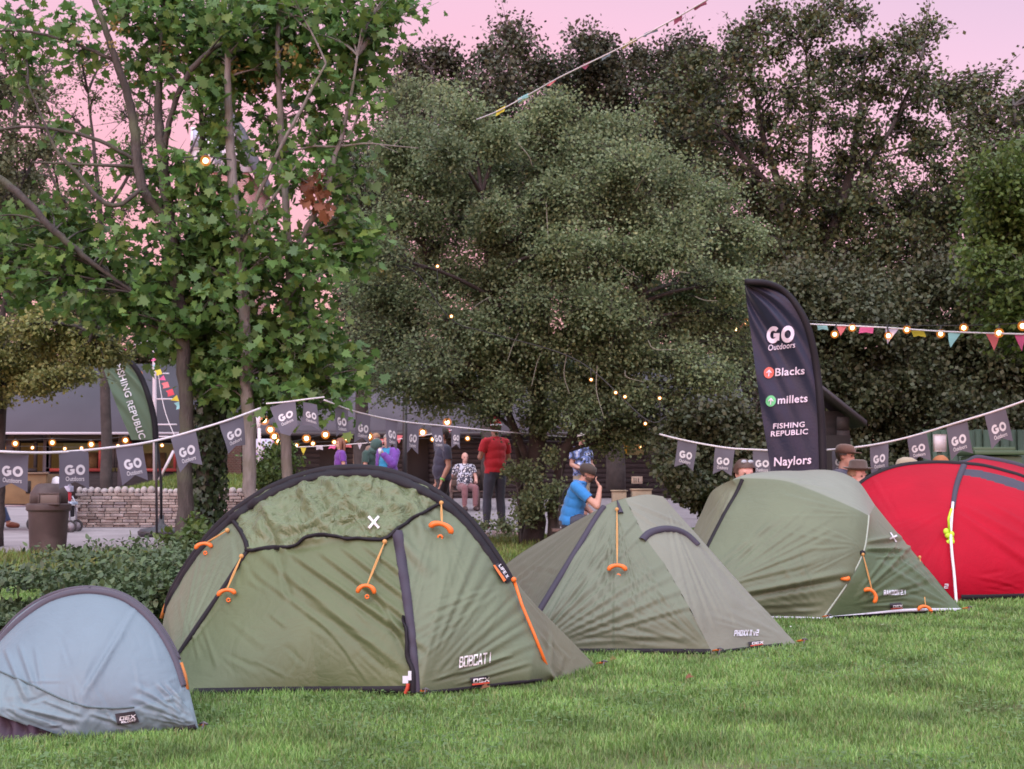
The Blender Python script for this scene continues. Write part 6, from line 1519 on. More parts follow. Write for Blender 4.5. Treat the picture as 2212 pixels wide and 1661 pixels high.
mb = MB(); mb.tube([W(462, 1045, 29.6), W(462, 893, 29.6)], .04, 8); mb.build('post', m_wp, root, smooth=True)
root = thing('picture_board', 'colourful flowery picture board behind the white post', 'board', W(575, 1040, 29))
a, b = W(553, 948, 29), W(592, 994, 29); c = (a + b) / 2
mb = MB(); mb.box(c, (b[0] - a[0], .04, a[2] - b[2])); pnl = mb.build('panel', mat('board_sky', (.48, .50, .62), .5), root)
mb = MB(); mi = []
for i in range(70):
    p = c + [rng_.uniform(-.46, .46) * (b[0] - a[0]), -.03, (rng_.beta(1.2, 2) - .5) * .9 * (a[2] - b[2])]; r = rng_.uniform(.012, .035); mb.ell(p, (r, .008, r), nu=6, nv=4)
mb.build('flowers', mat('flowers', (.5, .2, .3), .6, island=[(.62, .12, .14), (.55, .20, .42), (.30, .34, .66), (.55, .50, .60), (.42, .34, .10), (.25, .20, .55)]), pnl)
mb = MB(); mb.tube([W(555, 1042, 29), W(555, 995, 29)], .025, 6); mb.tube([W(590, 1042, 29), W(590, 995, 29)], .025, 6); mb.build('stand', m_wp, root)

# benches
def bench(label, u0, u1, d, zs, back=True, mt=None, facing=0):
    x0, x1 = W(u0, 0, d)[0], W(u1, 0, d)[0]; z = gz(d); c = (x0 + x1) / 2
    r = thing('bench', label, 'bench', (c, d, z), 'wooden benches'); mt = mt or mat('wood_brown', (.10, .062, .052), .7, var=.3, vs=5, bump=.3, bs=40, stretch=(.5, 3, 3))
    mb = MB()
    for k in range(3): mb.box((c, d + (k - 1) * .135, z + zs - .02), (x1 - x0, .125, .035))
    mb.build('seat', mt, r, bevel=.004)
    for x in (x0 + .12, x1 - .12):
        for y in (-.17, .17):
            mb = MB(); mb.box((x, d + y, z + (zs - .04) / 2), (.07, .07, zs - .04)); mb.build('leg', mt, r)
    if back:
        mb = MB()
        for k in range(2): mb.box((c, d + .24, z + zs + .18 + k * .17), (x1 - x0, .03, .14))
        for x in (x0 + .12, x1 - .12): mb.box((x, d + .265, z + zs / 2 + .25), (.07, .02, zs + .5))
        mb.build('backrest', mt, r, bevel=.004)
    return r
bench('brown slatted bench where the person in the floral shirt sits', 968, 1046, 33, .46)
bench('low backless bench under the person in blue behind the sage tent', 1190, 1300, 18, .28, False)
bench('bench behind the red tent where people in hats sit', 1770, 2080, 14.6, .2, False)
bench('low bench behind the moss tent where a dark-haired person sits', 1560, 1650, 12.2, .18, False)
for i, (u0, u1, v0, v1) in enumerate(((1322, 1352, 1061, 1073), (1364, 1406, 1058, 1072))):
    d = 33.0; a, b = W(u0, v0, d), W(u1, v1, d); z = gz(d)
    r = thing('planter', ['small pale wooden planter box near the timber hall', 'wider pale wooden planter box right of the small one'][i], 'planter', ((a[0] + b[0]) / 2, d, z), 'pale planters')
    mb = MB(); mb.box(((a[0] + b[0]) / 2, d, (z + a[2]) / 2), (b[0] - a[0], .4, a[2] - z)); mb.build('box', mat('wood_straw', (.34, .27, .18), .8, var=.2, vs=4, bump=.3, bs=30), r, bevel=.01)
    mb = MB(); mb.box(((a[0] + b[0]) / 2, d, a[2] + .012), (b[0] - a[0] + .05, .46, .03)); mb.build('rim', MATS['wood_straw'], r)

# rollator with a red bag by the stone wall
DR = 24.5
root = thing('rollator', 'wheeled walking frame with a red bag parked by the end of the stone wall', 'walking frame', gnd(168, DR))
zr = gz(DR); cxr = W(168, 0, DR)[0]
m_al = mat('alu_grey', (.42, .43, .50), .35, metal=.6)
mb = MB()
for y in (-.18, .18):
    mb.tube([(cxr - .12, DR + y, zr + .12), (cxr - .02, DR + y, zr + .5), (cxr + .02, DR + y, zr + .8)], .014, 8)
    mb.tube([(cxr + .13, DR + y, zr + .12), (cxr + .10, DR + y, zr + .5), (cxr + .04, DR + y, zr + .62)], .014, 8)
mb.tube([(cxr + .02, DR - .18, zr + .8), (cxr - .02, DR - .18, zr + .84), (cxr - .02, DR + .18, zr + .84), (cxr + .02, DR + .18, zr + .8)], .016, 8)
mb.build('frame', m_al, root, smooth=True)
for x, y in ((-.13, -.18), (.13, -.18), (-.13, .18), (.13, .18)):
    mb = MB(); mb.tube([(cxr + x + .095 * math.cos(q), DR + y, zr + .1 + .095 * math.sin(q)) for q in np.linspace(0, 2 * math.pi, 18)], .018, 6, caps=False); wl = mb.build('wheel', mat('tyre', (.025, .025, .028), .7), root, smooth=True)
    mb = MB(); mb.tube([(cxr + x, DR + y - .012, zr + .1), (cxr + x, DR + y + .012, zr + .1)], .075, 14); mb.build('hub', mat('hub_grey', (.20, .19, .22), .5), wl)
mb = MB(); mb.box((cxr - .02, DR - .1, zr + .62), (.24, .18, .2)); bg = mb.build('bag', mat('bag_red', (.55, .03, .05), .5), root, bevel=.04)
mb = MB(); mb.box((cxr + .0, DR - .1, zr + .75), (.24, .2, .1)); mb.tube([(cxr - .08, DR - .2, zr + .78), (cxr - .06, DR - .2, zr + .88), (cxr + .08, DR - .2, zr + .88), (cxr + .10, DR - .2, zr + .78)], .018, 6); mb.build('bag_top', mat('bag_grey', (.36, .37, .48), .5), bg, bevel=.02)
mb = MB(); mb.box((cxr + .02, DR, zr + .5), (.26, .34, .05)); mb.build('seat', mat('seat_blue', (.32, .42, .55), .5), root, bevel=.01)
mb = MB(); mb.box((cxr + .0, DR + .02, zr + .36), (.2, .3, .2)); mb.build('basket', M_BLACK, root, bevel=.02)
mb = MB(); mb.tube(catmull([(cxr + .04, DR - .22, zr + .45), (cxr + .0, DR - .24, zr + .28), (cxr + .06, DR - .23, zr + .1), (cxr + .09, DR - .22, zr + .05)], 12), .022, 6); mb.build('strap', mat('strap_yellow', (.66, .48, .05), .6), root, smooth=True)
# trolley with a big brown box at the left edge
DC = 25.0; zc = gz(DC)
root = thing('trolley', 'low hand trolley carrying a large open brown crate at the left edge', 'trolley', gnd(50, DC))
m_crate = mat('crate_brown', (.15, .095, .045), .8, var=.25, vs=3, bump=.2, bs=25)
a, b = W(-70, 1024, DC), W(113, 1088, DC); c = (a + b) / 2
mb = MB(); t_ = .03
mb.box((c[0], DC - .35, c[2]), (b[0] - a[0], t_, a[2] - b[2])); mb.box((c[0], DC + .35, c[2]), (b[0] - a[0], t_, a[2] - b[2]))
for x in (a[0], b[0]): mb.box((x, DC, c[2]), (t_, .7, a[2] - b[2]))
mb.box((c[0], DC, b[2] + .03), (b[0] - a[0], .68, .04)); mb.build('crate', m_crate, root, bevel=.004)
mb = MB(); mb.box((W(102, 0, DC)[0], DC - .37, W(0, 1052, DC)[2]), (.08, .02, .22)); mb.build('hand_slot', m_dark, root)
mb = MB(); mb.box((c[0], DC - .36, a[2] + .012), (b[0] - a[0] + .06, .08, .03)); mb.build('rim', mat('crate_rim', (.22, .15, .10), .7), root)
mb = MB(); mb.lathe(W(122, 1046, DC), [(.17, -.14), (.16, -.02), (.10, .10), (.01, .14)], 14); mb.build('white_sack', mat('sack_white', (.55, .53, .58), .7), root, smooth=True)
mb = MB(); mb.box((c[0] + .1, DC, b[2] - .03), (b[0] - a[0] - .2, .6, .05)); mb.tube([W(80, 1089, DC - .3), W(100, 1096, DC - .3), W(110, 1100, DC - .3)], .02, 6); mb.build('deck', m_al, root)
for x in (-.5, .52):
    for y in (-.25, .25):
        mb = MB(); mb.tube([(c[0] + x, DC + y - .03, zc + .12), (c[0] + x, DC + y + .03, zc + .12)], .12, 16); wl = mb.build('wheel', MATS['tyre'], root)
        mb = MB(); mb.tube([(c[0] + x, DC + y, zc + .12), (c[0] + x, DC + y, b[2] - .04)], .015, 6); mb.build('caster', m_al, wl)
# ================================================================== people
m_skin = mat('skin', (.46, .26, .20), .55, var=.06, vs=20, spec=.35)
m_skinp = mat('skin_pink', (.52, .30, .25), .55, var=.06, vs=20, spec=.35)
def cloth_m(n, c, **k): return mat('cloth_' + n, c, .85, var=k.pop('var', .1), vs=k.pop('vs', 8), bump=.25, bs=25, sheen=.2, **k)
m_jean = cloth_m('jeans', (.045, .055, .085)); m_jeanb = cloth_m('jeans_blue', (.05, .085, .20)); m_blk = cloth_m('black', (.016, .016, .02)); m_kh = cloth_m('khaki', (.30, .26, .19))
m_shoe = mat('shoe_brown', (.20, .105, .075), .6, var=.2); m_shoed = mat('shoe_dark', (.05, .03, .03), .6)
def floral(n, base, spots, sc):
    m = cloth_m(n, base); t_ = m.node_tree; v = t_.nodes.new('ShaderNodeTexVoronoi'); v.inputs['Scale'].default_value = sc
    r = t_.nodes.new('ShaderNodeValToRGB'); r.color_ramp.interpolation = 'CONSTANT'
    e = r.color_ramp.elements; e[0].color = (*spots[0], 1); e[1].position = .34; e[1].color = (*base, 1)
    if len(spots) > 1: q = e.new(.62); q.color = (*spots[1], 1)
    tcn = t_.nodes.new('ShaderNodeTexCoord'); t_.links.new(tcn.outputs['Object'], v.inputs['Vector']); t_.links.new(v.outputs['Distance'], r.inputs[0]); t_.links.new(r.outputs[0], t_.nodes['Principled BSDF'].inputs['Base Color'])
    return m
STAND = dict(pel=(0, 0, .96), che=(0, 0, 1.28), nek=(0, 0, 1.47), hed=(0, -.015, 1.63),
             shl=(.185, 0, 1.41), ell=(.235, .02, 1.13), wrl=(.25, -.04, .89), hal=(.25, -.06, .80),
             shr=(-.185, 0, 1.41), elr=(-.235, .02, 1.13), wrr=(-.25, -.04, .89), har=(-.25, -.06, .80),
             hil=(.085, 0, .92), knl=(.10, -.015, .50), anl=(.105, .02, .09), tol=(.12, -.14, .04),
             hir=(-.085, 0, .92), knr=(-.10, -.015, .50), anr=(-.105, .02, .09), tor=(-.12, -.14, .04))
def sit(lean=0.0, zs=.45):
    d = dict(STAND); dz = zs + .10 - .96
    for k in ('pel', 'che', 'nek', 'hed', 'shl', 'ell', 'wrl', 'hal', 'shr', 'elr', 'wrr', 'har', 'hil', 'hir'):
        x, y, z = d[k]; h = z - .96; d[k] = (x, y - lean * max(0, h), z + dz - lean * lean * .3 * max(0, h))
    for s, sg in (('l', 1), ('r', -1)):
        d['hi' + s] = (sg * .09, 0, zs + .08); d['kn' + s] = (sg * .13, -.44, zs + .07); d['an' + s] = (sg * .13, -.42, .09); d['to' + s] = (sg * .14, -.58, .04)
        d['wr' + s] = (sg * .18, -.32, zs + .22); d['ha' + s] = (sg * .13, -.38, zs + .2); d['el' + s] = (sg * .25, -.08 - lean * .2, zs + .32)
    return d
RAD = dict(uarm=(.052, .042), farm=(.042, .030), thigh=(.085, .060), shin=(.058, .042), foot=(.045, .036))
def person(label, at, rot, J, shirt=None, trous=None, shoes=None, hair=None, hat=None, sleeve='short', shorts=False, scale=1.0, belly=0.0, skin=None, group=None, longhair=False, jacket=None, beard=None, hdir=(0, -1, 0), extras=None, curl=.6, hoodie=None):
    J = {k: np.array(v, float) for k, v in J.items()}
    root = thing('person', label, 'person', at, group)
    c, s_ = math.cos(rot), math.sin(rot)
    R = np.array([[c, s_, 0], [-s_, c, 0], [0, 0, 1]])
    def tw(P): return (np.asarray(P, float) * scale) @ R + np.array(at)
    mb = MB(); bones = []
    def limb(a, b, r0, r1, nm):
        mb.tube([a, a + (b - a) * .33, a + (b - a) * .66, b], [r0, r0 * .97 + r1 * .03 + .004, (r0 + r1 * 2) / 3 + .003, r1], 10); mb.ell(a, r0, nu=10, nv=8); mb.ell(b, r1, nu=10, nv=8); bones.append((nm, a, b, (r0 + r1) / 2))
    pel, che, nek, hed = J['pel'], J['che'], J['nek'], J['hed']
    sp = (nek - pel) / np.linalg.norm(nek - pel); lat = J['shl'] - J['shr']; lat = lat - sp * (lat @ sp); lat /= np.linalg.norm(lat); fw = np.cross(lat, sp)
    if fw @ np.array([0, -1, 0]) < 0 and abs(fw[1]) > .3: fw = -fw
    ax = [lat, fw, sp]; L = np.linalg.norm(nek - pel)
    for t_, rx, ry, rz, off in ((-.02, .165, .118, .13, 0), (.22, .152 + belly * .5, .115 + belly, .15, belly * .5), (.48, .160 + belly * .2, .118 + belly * .4, .16, belly * .3), (.72, .178, .112, .14, 0), (.86, .15, .085, .085, 0)):
        mb.ell(pel + sp * L * t_ + fw * off, (rx, ry, rz), ax, 14, 10)
    bones.append(('torso', pel, nek, .15))
    for a in ('shl', 'shr'): mb.tube([pel + sp * L * .9, J[a]], [.06, .055], 8)
    limb(nek - sp * .06, hed - (hed - nek) * .35, .056, .052, 'neck')
    hu = hed - nek; hu /= np.linalg.norm(hu); hu = hu * .5 + np.array([0, 0, .5]); hu /= np.linalg.norm(hu)
    hf = np.array(hdir, float); hf = hf - hu * (hf @ hu); hf /= np.linalg.norm(hf); hl = np.cross(hf, hu)
    hax = [hl, hf, hu]
    mb.ell(hed + hu * .03 - hf * .012, (.076, .094, .092), hax, 14, 10); mb.ell(hed - hu * .045 + hf * .02, (.056, .07, .068), hax, 12, 8)
    mb.ell(hed + hf * .092 - hu * .012, (.012, .017, .020), hax, 8, 6); mb.ell(hed + hf * .086 - hu * .048, (.024, .01, .008), hax, 8, 6); mb.ell(hed - hu * .095 + hf * .055, (.026, .022, .018), hax, 8, 6)
    for k in (-1, 1): mb.ell(hed + hl * k * .077 - hf * .01 - hu * .005, (.010, .018, .030), hax, 8, 6); mb.ell(hed + hl * k * .034 + hf * .078 + hu * .030, (.02, .012, .008), hax, 6, 5)
    bones.append(('head', hed - hu * .05, hed + hu * .05, .085))
    for s in 'lr':
        limb(J['sh' + s], J['el' + s], *RAD['uarm'], 'uarm'); limb(J['el' + s], J['wr' + s], *RAD['farm'], 'farm')
        w_, h = J['wr' + s], J['ha' + s]; hd = (h - w_) / (np.linalg.norm(h - w_) + 1e-9); side = np.cross(hd, fw); side /= np.linalg.norm(side) + 1e-9; pn = np.cross(side, hd)
        sg = 1 if s == 'l' else -1
        mb.ell((w_ + h) / 2 + hd * .01, (.038, .017, .052), [side, pn, hd], 10, 8); bones.append(('hand', w_, h + hd * .09, .03))
        for i, (o_, ln) in enumerate(((-.029, .062), (-.010, .074), (.010, .070), (.028, .054))):
            a = h + hd * .012 + side * o_; b_ = a + hd * ln * .5 + pn * .012 * curl; c_ = b_ + hd * ln * (.5 - .25 * curl) + pn * ln * .45 * curl
            mb.tube([a, b_, c_], [.0105, .010, .008], 6)
        a = w_ + hd * .03 + side * .034 * -sg; mb.tube([a, a + hd * .03 + side * -.022 * sg + pn * .01, a + hd * .062 + side * -.022 * sg + pn * .022], [.013, .011, .009], 6)
        limb(J['hi' + s], J['kn' + s], *RAD['thigh'], 'thigh'); limb(J['kn' + s], J['an' + s], *RAD['shin'], 'shin'); limb(J['an' + s] - [0, 0, .03], J['to' + s], *RAD['foot'], 'foot')
    V = np.concatenate(mb.v); me = bpy.data.meshes.new('t'); me.from_pydata([tuple(v) for v in V], [], mb.f); ob = bpy.data.objects.new('t', me); COL.objects.link(ob)
    m = ob.modifiers.new('r', 'REMESH'); m.mode = 'VOXEL'; m.voxel_size = .0125; m = ob.modifiers.new('s', 'SMOOTH'); m.factor = .5; m.iterations = 5
    dg = bpy.context.evaluated_depsgraph_get(); dg.update(); me2 = bpy.data.meshes.new_from_object(ob.evaluated_get(dg)); bpy.data.objects.remove(ob); bpy.data.meshes.remove(me)
    n = len(me2.vertices); V = np.empty(n * 3); me2.vertices.foreach_get('co', V); V = V.reshape(-1, 3); Nn = np.empty(n * 3); me2.vertices.foreach_get('normal', Nn); Nn = Nn.reshape(-1, 3)
    nf = len(me2.polygons); Lp = np.empty(len(me2.loops), np.int32); me2.loops.foreach_get('vertex_index', Lp); Fq = Lp.reshape(-1, 4) if len(Lp) == nf * 4 else None
    bpy.data.meshes.remove(me2)
    from_arrays('body', tw(V), Lp, np.arange(nf) * 4, skin or m_skin, root, smooth=True)
    C = V[Fq].mean(1); D = []; TT = []
    for nm, a, b, r in bones:
        ab = b - a; t_ = np.clip(((C - a) @ ab) / (ab @ ab), 0, 1); D.append(np.linalg.norm(C - a - t_[:, None] * ab, axis=1) - r); TT.append(((C - a) @ ab) / (ab @ ab))
    D = np.array(D); B = D.argmin(0); T_ = np.array(TT)[B, np.arange(len(C))]; nmz = np.array([b[0] for b in bones])[B]
    spt = ((C - pel) @ sp) / L
    def wear(name, mask, off, m, wrinkle=.004, solid=True):
        if not mask.any(): return None
        ff = Fq[mask]; idx, inv = np.unique(ff.ravel(), return_inverse=True)
        P = V[idx]; h = off + wrinkle * (perlin(P[:, 0] * 22 + P[:, 1] * 9, P[:, 2] * 16) + .6 * perlin(P[:, 1] * 40, P[:, 2] * 30 + 5))
        return from_arrays(name, tw(P + Nn[idx] * h[:, None]), inv, np.arange(len(ff)) * 4, m, root, smooth=True)
    sl = {'short': .62, 'long': 9, 'none': -1}[sleeve]
    arm = (nmz == 'uarm') & (T_ < sl) | ((nmz == 'farm') if sleeve == 'long' else False)
    if trous: wear('trousers', ((nmz == 'thigh') & ((T_ < .85) if shorts else True)) | ((nmz == 'shin') & (T_ < .93) & (not shorts)) | ((nmz == 'torso') & (spt < .10)), .014, trous)
    if shirt: wear('shirt', arm | ((nmz == 'torso') & (spt > -.06) & (((C - nek) @ sp) < .025)) | ((nmz == 'thigh') & (T_ < .12) & (C[:, 2] > pel[2] - .05)), .022, shirt, .004)
    if jacket:
        rel = (C - pel) @ fw; latd = np.abs((C - pel) @ lat)
        wear('jacket', (nmz == 'uarm') | (nmz == 'farm') | ((nmz == 'torso') & (spt > -.1) & (((C - nek) @ sp) < .03) & ((rel < .03) | (latd > .10))), .036, jacket, .008)
    if shoes: wear('shoes', nmz == 'foot', .012, shoes, 0)
    q = C - hed; hx, hy, hz = q @ hl, q @ hf, q @ hu; hm = (nmz == 'head') | ((nmz == 'neck') & (T_ > .8))
    if hair: wear('hair', hm & ((hz > .062 - .35 * np.maximum(0, -hy)) | ((hy < -.02) & (hz > -.06)) | ((np.abs(hx) > .06) & (hz > .01) & (hy < .03))), .016, hair, .008)
    if longhair:
        h_ = MB()
        for k in np.linspace(-1, 1, 9): h_.tube(catmull([hed + hu * .08 - hf * .05 + hl * k * .05, hed - hf * .085 + hl * k * .075, hed - hu * .14 - hf * .07 + hl * k * .09, hed - hu * .24 - hf * .06 + hl * k * .085], 8), [.03, .034, .036, .036, .035, .032, .028, .015], 7)
        for k in (-1, 1): h_.tube(catmull([hed + hu * .09 + hl * k * .03, hed + hl * k * .082 + hu * .02, hed + hl * k * .092 - hu * .10, hed + hl * k * .09 - hu * .2], 8), [.02, .028, .03, .03, .03, .028, .022, .012], 7)
        h_.v = [tw(v) for v in h_.v]; h_.build('long_hair', hair, root, smooth=True)
    if beard: wear('beard', hm & (hz < -.035) & (hy > .0), .010, beard, .006)
    e = MB()
    for k in (-1, 1): e.ell(hed + hl * k * .032 + hf * .078 + hu * .012, (.012, .008, .008), hax, 8, 6)
    e.v = [tw(v) for v in e.v]; e.build('eyes', mat('eye_dark', (.03, .02, .02), .3), root)
    if hat:
        kind, m = hat; h_ = MB()
        if kind == 'cap':
            h_.lathe(hed + hu * .045 - hf * .01, [(.098, -.01), (.099, .03), (.085, .065), (.05, .085), (.001, .09)], 16, hax, 1, 1.12); h_.prism([hed + hu * .05 + hf * .085 + hl * x * .075 + hf * y for x, y in ((-1, 0), (1, 0), (.75, .065), (0, .085), (-.75, .065))], hu * .008)
        elif kind == 'wide':
            h_.lathe(hed + hu * .075, [(.095, 0), (.145, .016), (.15, .024), (.10, .018), (.094, .02), (.082, .09), (.058, .105), (.001, .096)], 20, hax, 1, 1.1)
        elif kind == 'back_cap':
            h_.lathe(hed + hu * .04 - hf * .012, [(.100, -.03), (.101, .03), (.088, .066), (.05, .086), (.001, .09)], 16, hax, 1, 1.15); h_.prism([hed + hu * .015 - hf * .10 + hl * x * .06 - hf * y for x, y in ((-1, 0), (-.6, .045), (.6, .045), (1, 0))], hu * .01)
        elif kind == 'cone':
            h_.lathe(hed + hu * .05, [(.125, -.02), (.105, .03), (.09, .10), (.06, .17), (.03, .21), (.001, .22)], 16, hax)
        elif kind == 'dome':
            h_.lathe(hed + hu * .05, [(.125, -.02), (.12, .03), (.10, .08), (.05, .105), (.001, .11)], 16, hax)
        h_.v = [tw(v) for v in h_.v]; ho = h_.build('hat', m, root, smooth=True)
        if kind == 'cone':
            h_ = MB(); h_.lathe(hed + hu * .045, [(.12, -.015), (.128, .0), (.115, .02)], 16, hax); h_.v = [tw(v) for v in h_.v]; h_.build('band', M_WHITE, ho, smooth=True)
    if hoodie:
        h_ = MB(); h_.ell(hed + hu * .02 - hf * .03, (.12, .125, .135), hax, 14, 10); h_.ell(hed - hu * .11 - hf * .03, (.14, .11, .08), hax, 12, 8); h_.v = [tw(v) for v in h_.v]; h_.build('hood', hoodie, root, smooth=True)
    if extras: extras(root, tw, J, hed, hf, hu, hl, fw, lat, sp)
    return root
def mod(d, **k):
    d = dict(d); d.update(k); return d
def at(u, d): return gnd(u, d)
# person in red on the path
P1_ = mod(STAND, wrl=(.16, -.22, 1.20), hal=(.12, -.28, 1.26), ell=(.26, -.04, 1.16), wrr=(-.20, -.26, 1.16), har=(-.17, -.33, 1.2), elr=(-.29, -.08, 1.15), anl=(.17, .02, .09), tol=(.22, -.13, .04), knl=(.14, -.02, .5), anr=(-.13, .0, .09), tor=(-.20, -.14, .04))
def kerb(p, dz): p = np.array(p); p[2] += dz; return p
person('person in a red top and red pointed hat standing by the hawthorn trunk in jeans', kerb(at(1070, 22.6), .11), math.radians(-150), P1_, cloth_m('red', (.52, .02, .035)), m_jean, m_shoe, mat('hair_brown', (.06, .035, .02), .7), ('cone', cloth_m('hat_red', (.55, .02, .035))), belly=.03, scale=1.0)
# person in navy walking
P2_ = mod(STAND, knl=(.10, -.10, .52), anl=(.10, -.10, .10), tol=(.11, -.26, .04), knr=(-.10, .08, .52), anr=(-.10, .34, .18), tor=(-.10, .28, .05), hir=(-.085, .02, .92), wrl=(.25, -.10, .90), hal=(.25, -.13, .81))
def band(root, tw, J, *a):
    w_, e_ = J['wrl'], J['ell']; d = (e_ - w_) / np.linalg.norm(e_ - w_); mb = MB(); mb.tube([w_ + d * .01, w_ + d * .035], .041, 12); mb.v = [tw(v) for v in mb.v]; mb.build('wristband', mat('band_lime', (.22, .72, .12), .5), root, smooth=True)
    mb = MB(); V, Fs = place2d(text2d('STAFF', .02), 0, 0, .07)
P2pos = at(957, 22.8)
person('person in a navy t-shirt with a lime wristband walking beyond the black hoop', P2pos, math.radians(-70), P2_, cloth_m('navy', (.045, .048, .085)), m_blk, m_shoed, mat('hair_dark', (.035, .022, .018), .7), extras=band, belly=.03)
# bald person on the bench
P3_ = mod(sit(.05, .46), wrr=(-.36, .02, .50), har=(-.38, -.03, .47), elr=(-.32, .10, .76), wrl=(.20, -.3, .64))
person('bald person in a black and white floral shirt sitting on the brown bench', gnd(1003, 32.85), math.radians(20), P3_, floral('floral_bw', (.03, .03, .05), [(.62, .60, .62), (.45, .46, .55)], 14), cloth_m('pinkish', (.20, .09, .10)), m_shoed, skin=m_skinp, belly=.05)
# person in blue in front of the hawthorn, seated side on
P4_ = mod(sit(.25, .30), wrl=(.15, -.3, .47), hal=(.12, -.38, .45), ell=(.25, -.10, .62), wrr=(-.12, -.43, .83), har=(-.06, -.37, .91), elr=(-.24, -.41, .58), hed=(0, -.245, 1.01), nek=(0, -.14, .88))
def collar(root, tw, J, hed, hf, hu, hl, fw, lat, sp):
    mb = MB(); c = J['nek'] + sp * .02; mb.tube([c + lat * .085 * math.cos(q) + fw * .075 * math.sin(q) + sp * .01 * math.sin(q) for q in np.linspace(0, 2 * math.pi, 20)], .022, 8, caps=False); mb.v = [tw(v) for v in mb.v]; mb.build('collar', MATS['cloth_blue'], root, smooth=True)
    mb = MB(); p = [J['shr'] + sp * .05 - fw * .02, J['pel'] + sp * .25 - lat * .0 + fw * -.14, J['pel'] + sp * .12 + lat * .17]
    mb.tube(catmull([J['shr'] * .6 + J['nek'] * .4 + sp * .05, J['che'] - fw * .155 - lat * .05, J['pel'] + sp * .1 - fw * .12 + lat * .12], 14), .014, 6); mb.v = [tw(v) for v in mb.v]; mb.build('strap', m_blk, root, smooth=True)
person('bearded person in a bright blue polo sitting with a hand at the face', gnd(1230, 18), math.radians(77), P4_, cloth_m('blue', (.022, .19, .50)), m_jean, m_shoed, mat('hair_brown2', (.05, .035, .025), .7), ('back_cap', cloth_m('cap_dark', (.045, .035, .03))), beard=mat('beard_brown', (.10, .055, .035), .8), belly=.02, hdir=(0, -1, -.25), extras=collar, curl=1.0, scale=.97)
# person in patterned shirt behind the blue one
P5_ = mod(STAND, wrl=(.18, -.22, 1.02), hal=(.12, -.29, 1.02), ell=(.26, .02, 1.14), wrr=(-.18, -.2, 1.04), har=(-.1, -.27, 1.05))
person('person in a blue patterned shirt and pale cap standing in front of the timber hall', gnd(1256, 28), math.radians(35), P5_, floral('floral_blue', (.14, .20, .42), [(.50, .55, .70), (.03, .04, .08)], 9), m_kh, m_shoed, mat('hair_grey', (.25, .23, .22), .7), ('cap', floral('cap_pale', (.36, .33, .30), [(.06, .05, .05)], 30)), shorts=True, belly=.06)
# three by the hall on the left
person('person with long auburn hair in a purple top near the cafe end of the hall', gnd(735, 29.5), math.radians(-70), STAND, cloth_m('purple', (.13, .035, .27)), m_jean, m_shoed, mat('hair_auburn', (.16, .06, .035), .6), longhair=True, scale=.95)
person('person bent forward in a dark green hooded top left of the purple jacket', gnd(792, 27.5), math.radians(60), mod(STAND, hed=(0, -.25, 1.52), nek=(0, -.13, 1.42), che=(0, -.06, 1.25), shl=(.18, -.10, 1.37), shr=(-.18, -.10, 1.37), wrl=(.15, -.36, 1.05), hal=(.1, -.4, 1.1), wrr=(-.15, -.36, 1.05), har=(-.1, -.4, 1.1), ell=(.25, -.14, 1.08), elr=(-.25, -.14, 1.08)), cloth_m('dkgreen', (.025, .060, .050)), m_jean, m_shoed, mat('hair_dark', (.035, .022, .018), .7), hoodie=cloth_m('hood_green', (.04, .085, .075)), scale=.98)
def cup(root, tw, J, *a):
    mb = MB(); mb.lathe(J['hal'] + [0, -.04, -.01], [(.03, -.05), (.038, .05), (.034, .05)], 12); mb.v = [tw(v) for v in mb.v]; mb.build('cup', M_WHITE, root, smooth=True)
person('person in a turquoise top and open purple jacket holding a white cup', gnd(838, 26.5), math.radians(-35), mod(STAND, wrl=(.10, -.26, 1.36), hal=(.06, -.27, 1.43), ell=(.25, -.14, 1.17)), cloth_m('turq', (.02, .22, .42)), m_jean, m_shoed, mat('hair_grey', (.25, .23, .22), .7), jacket=cloth_m('jacket_purple', (.14, .045, .30)), skin=m_skinp, belly=.05, sleeve='long', extras=cup, scale=.98)
person('tall fair-haired person standing behind the dark green hooded top', gnd(812, 31.5), math.radians(-20), STAND, cloth_m('tan_top', (.20, .13, .10)), m_jean, m_shoed, mat('hair_fair', (.28, .16, .09), .7), scale=1.02)
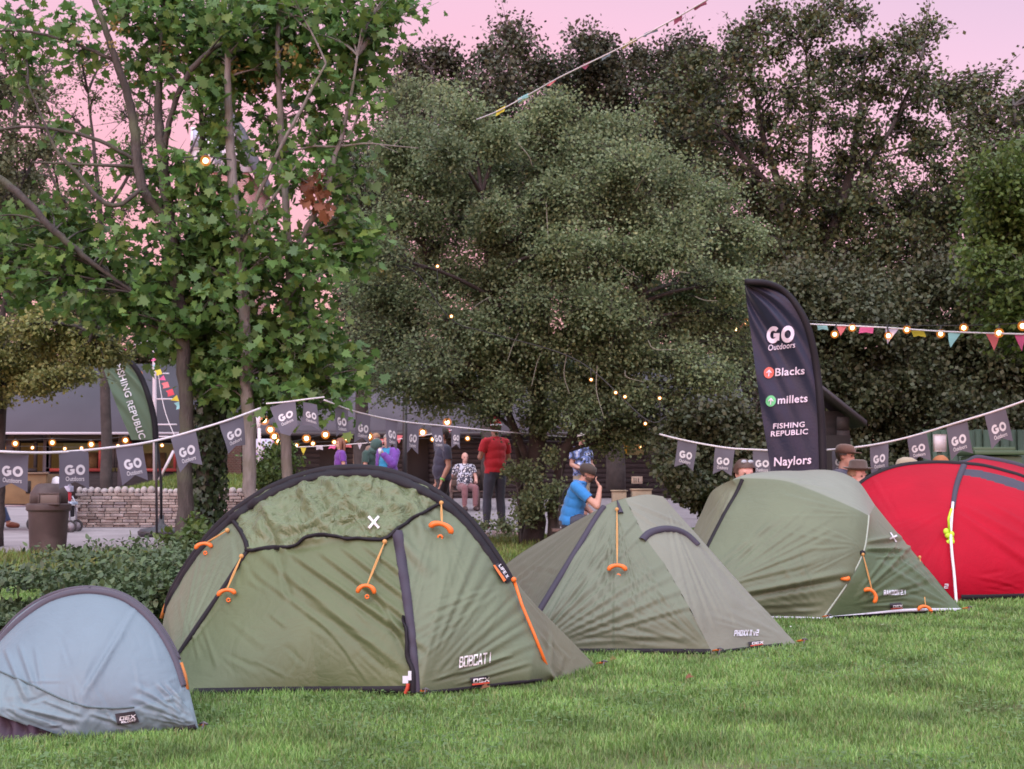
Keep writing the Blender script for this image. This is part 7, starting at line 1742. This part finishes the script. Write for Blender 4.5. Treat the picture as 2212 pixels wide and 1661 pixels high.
# person pushing the trolley
person('person in blue jeans and brown shoes leaning into the trolley at the left edge', gnd(-38, 25.6), math.radians(90), mod(STAND, knl=(.1, -.26, .52), anl=(.1, -.46, .10), tol=(.1, -.62, .05), knr=(-.1, .0, .48), anr=(-.1, .34, .14), tor=(-.1, .24, .04)),
       cloth_m('grey_top', (.10, .10, .11)), m_jeanb, mat('shoe_tan', (.20, .075, .05), .6, var=.2), mat('hair_dark', (.035, .022, .018), .7))
# seated people behind the tents at the right
person('dark-haired person with sunglasses pushed up showing only a forehead over the moss tent', gnd(1600, 12.15), math.radians(15), sit(.1, .16), cloth_m('grey_top', (.10, .10, .11)), m_jean, m_shoed, mat('hair_darkb', (.06, .032, .022), .6), skin=m_skinp, extras=lambda root, tw, J, hed, hf, hu, hl, fw, lat, sp: (lambda mb: (mb.ell(hed + hu * .115 + hf * .05 + hl * .03, (.028, .012, .018), nu=8, nv=6), mb.ell(hed + hu * .115 + hf * .05 - hl * .03, (.028, .012, .018), nu=8, nv=6), setattr(mb, 'v', [tw(v) for v in mb.v]), mb.build('sunglasses', mat('glass_grey', (.3, .34, .38), .15), root, smooth=True)))(MB()))
person('person in a navy top and brown flat cap beside the black feather flag', gnd(1806, 15.2), math.radians(55), mod(sit(.15, .38), ), cloth_m('navy', (.045, .048, .085)), m_jean, m_shoed, mat('hair_dark', (.035, .022, .018), .7), ('cap', cloth_m('cap_brown', (.10, .05, .035))), hdir=(0, -1, -.5))
person('smiling person in a brown wide-brimmed hat and red jacket behind the red tent', gnd(1850, 14.5), math.radians(20), sit(.02, .15), cloth_m('red_jacket', (.50, .025, .02)), m_jean, m_shoed, mat('hair_sandy', (.22, .13, .08), .7), ('wide', cloth_m('hat_brown', (.055, .035, .028))), skin=m_skinp, sleeve='long', hdir=(.3, -1, 0))
person('person in a round fawn hat just showing above the red tent', gnd(1952, 14.4), math.radians(10), sit(.1, .23), m_kh, m_jean, m_shoed, mat('hair_sandy', (.22, .13, .08), .7), ('dome', cloth_m('hat_fawn', (.28, .24, .17))), scale=.97)
person('ginger-haired person just showing above the red tent near the white board', gnd(2032, 14.4), math.radians(-10), sit(.1, .24), m_jean, m_jean, m_shoed, mat('hair_ginger', (.30, .11, .04), .7))
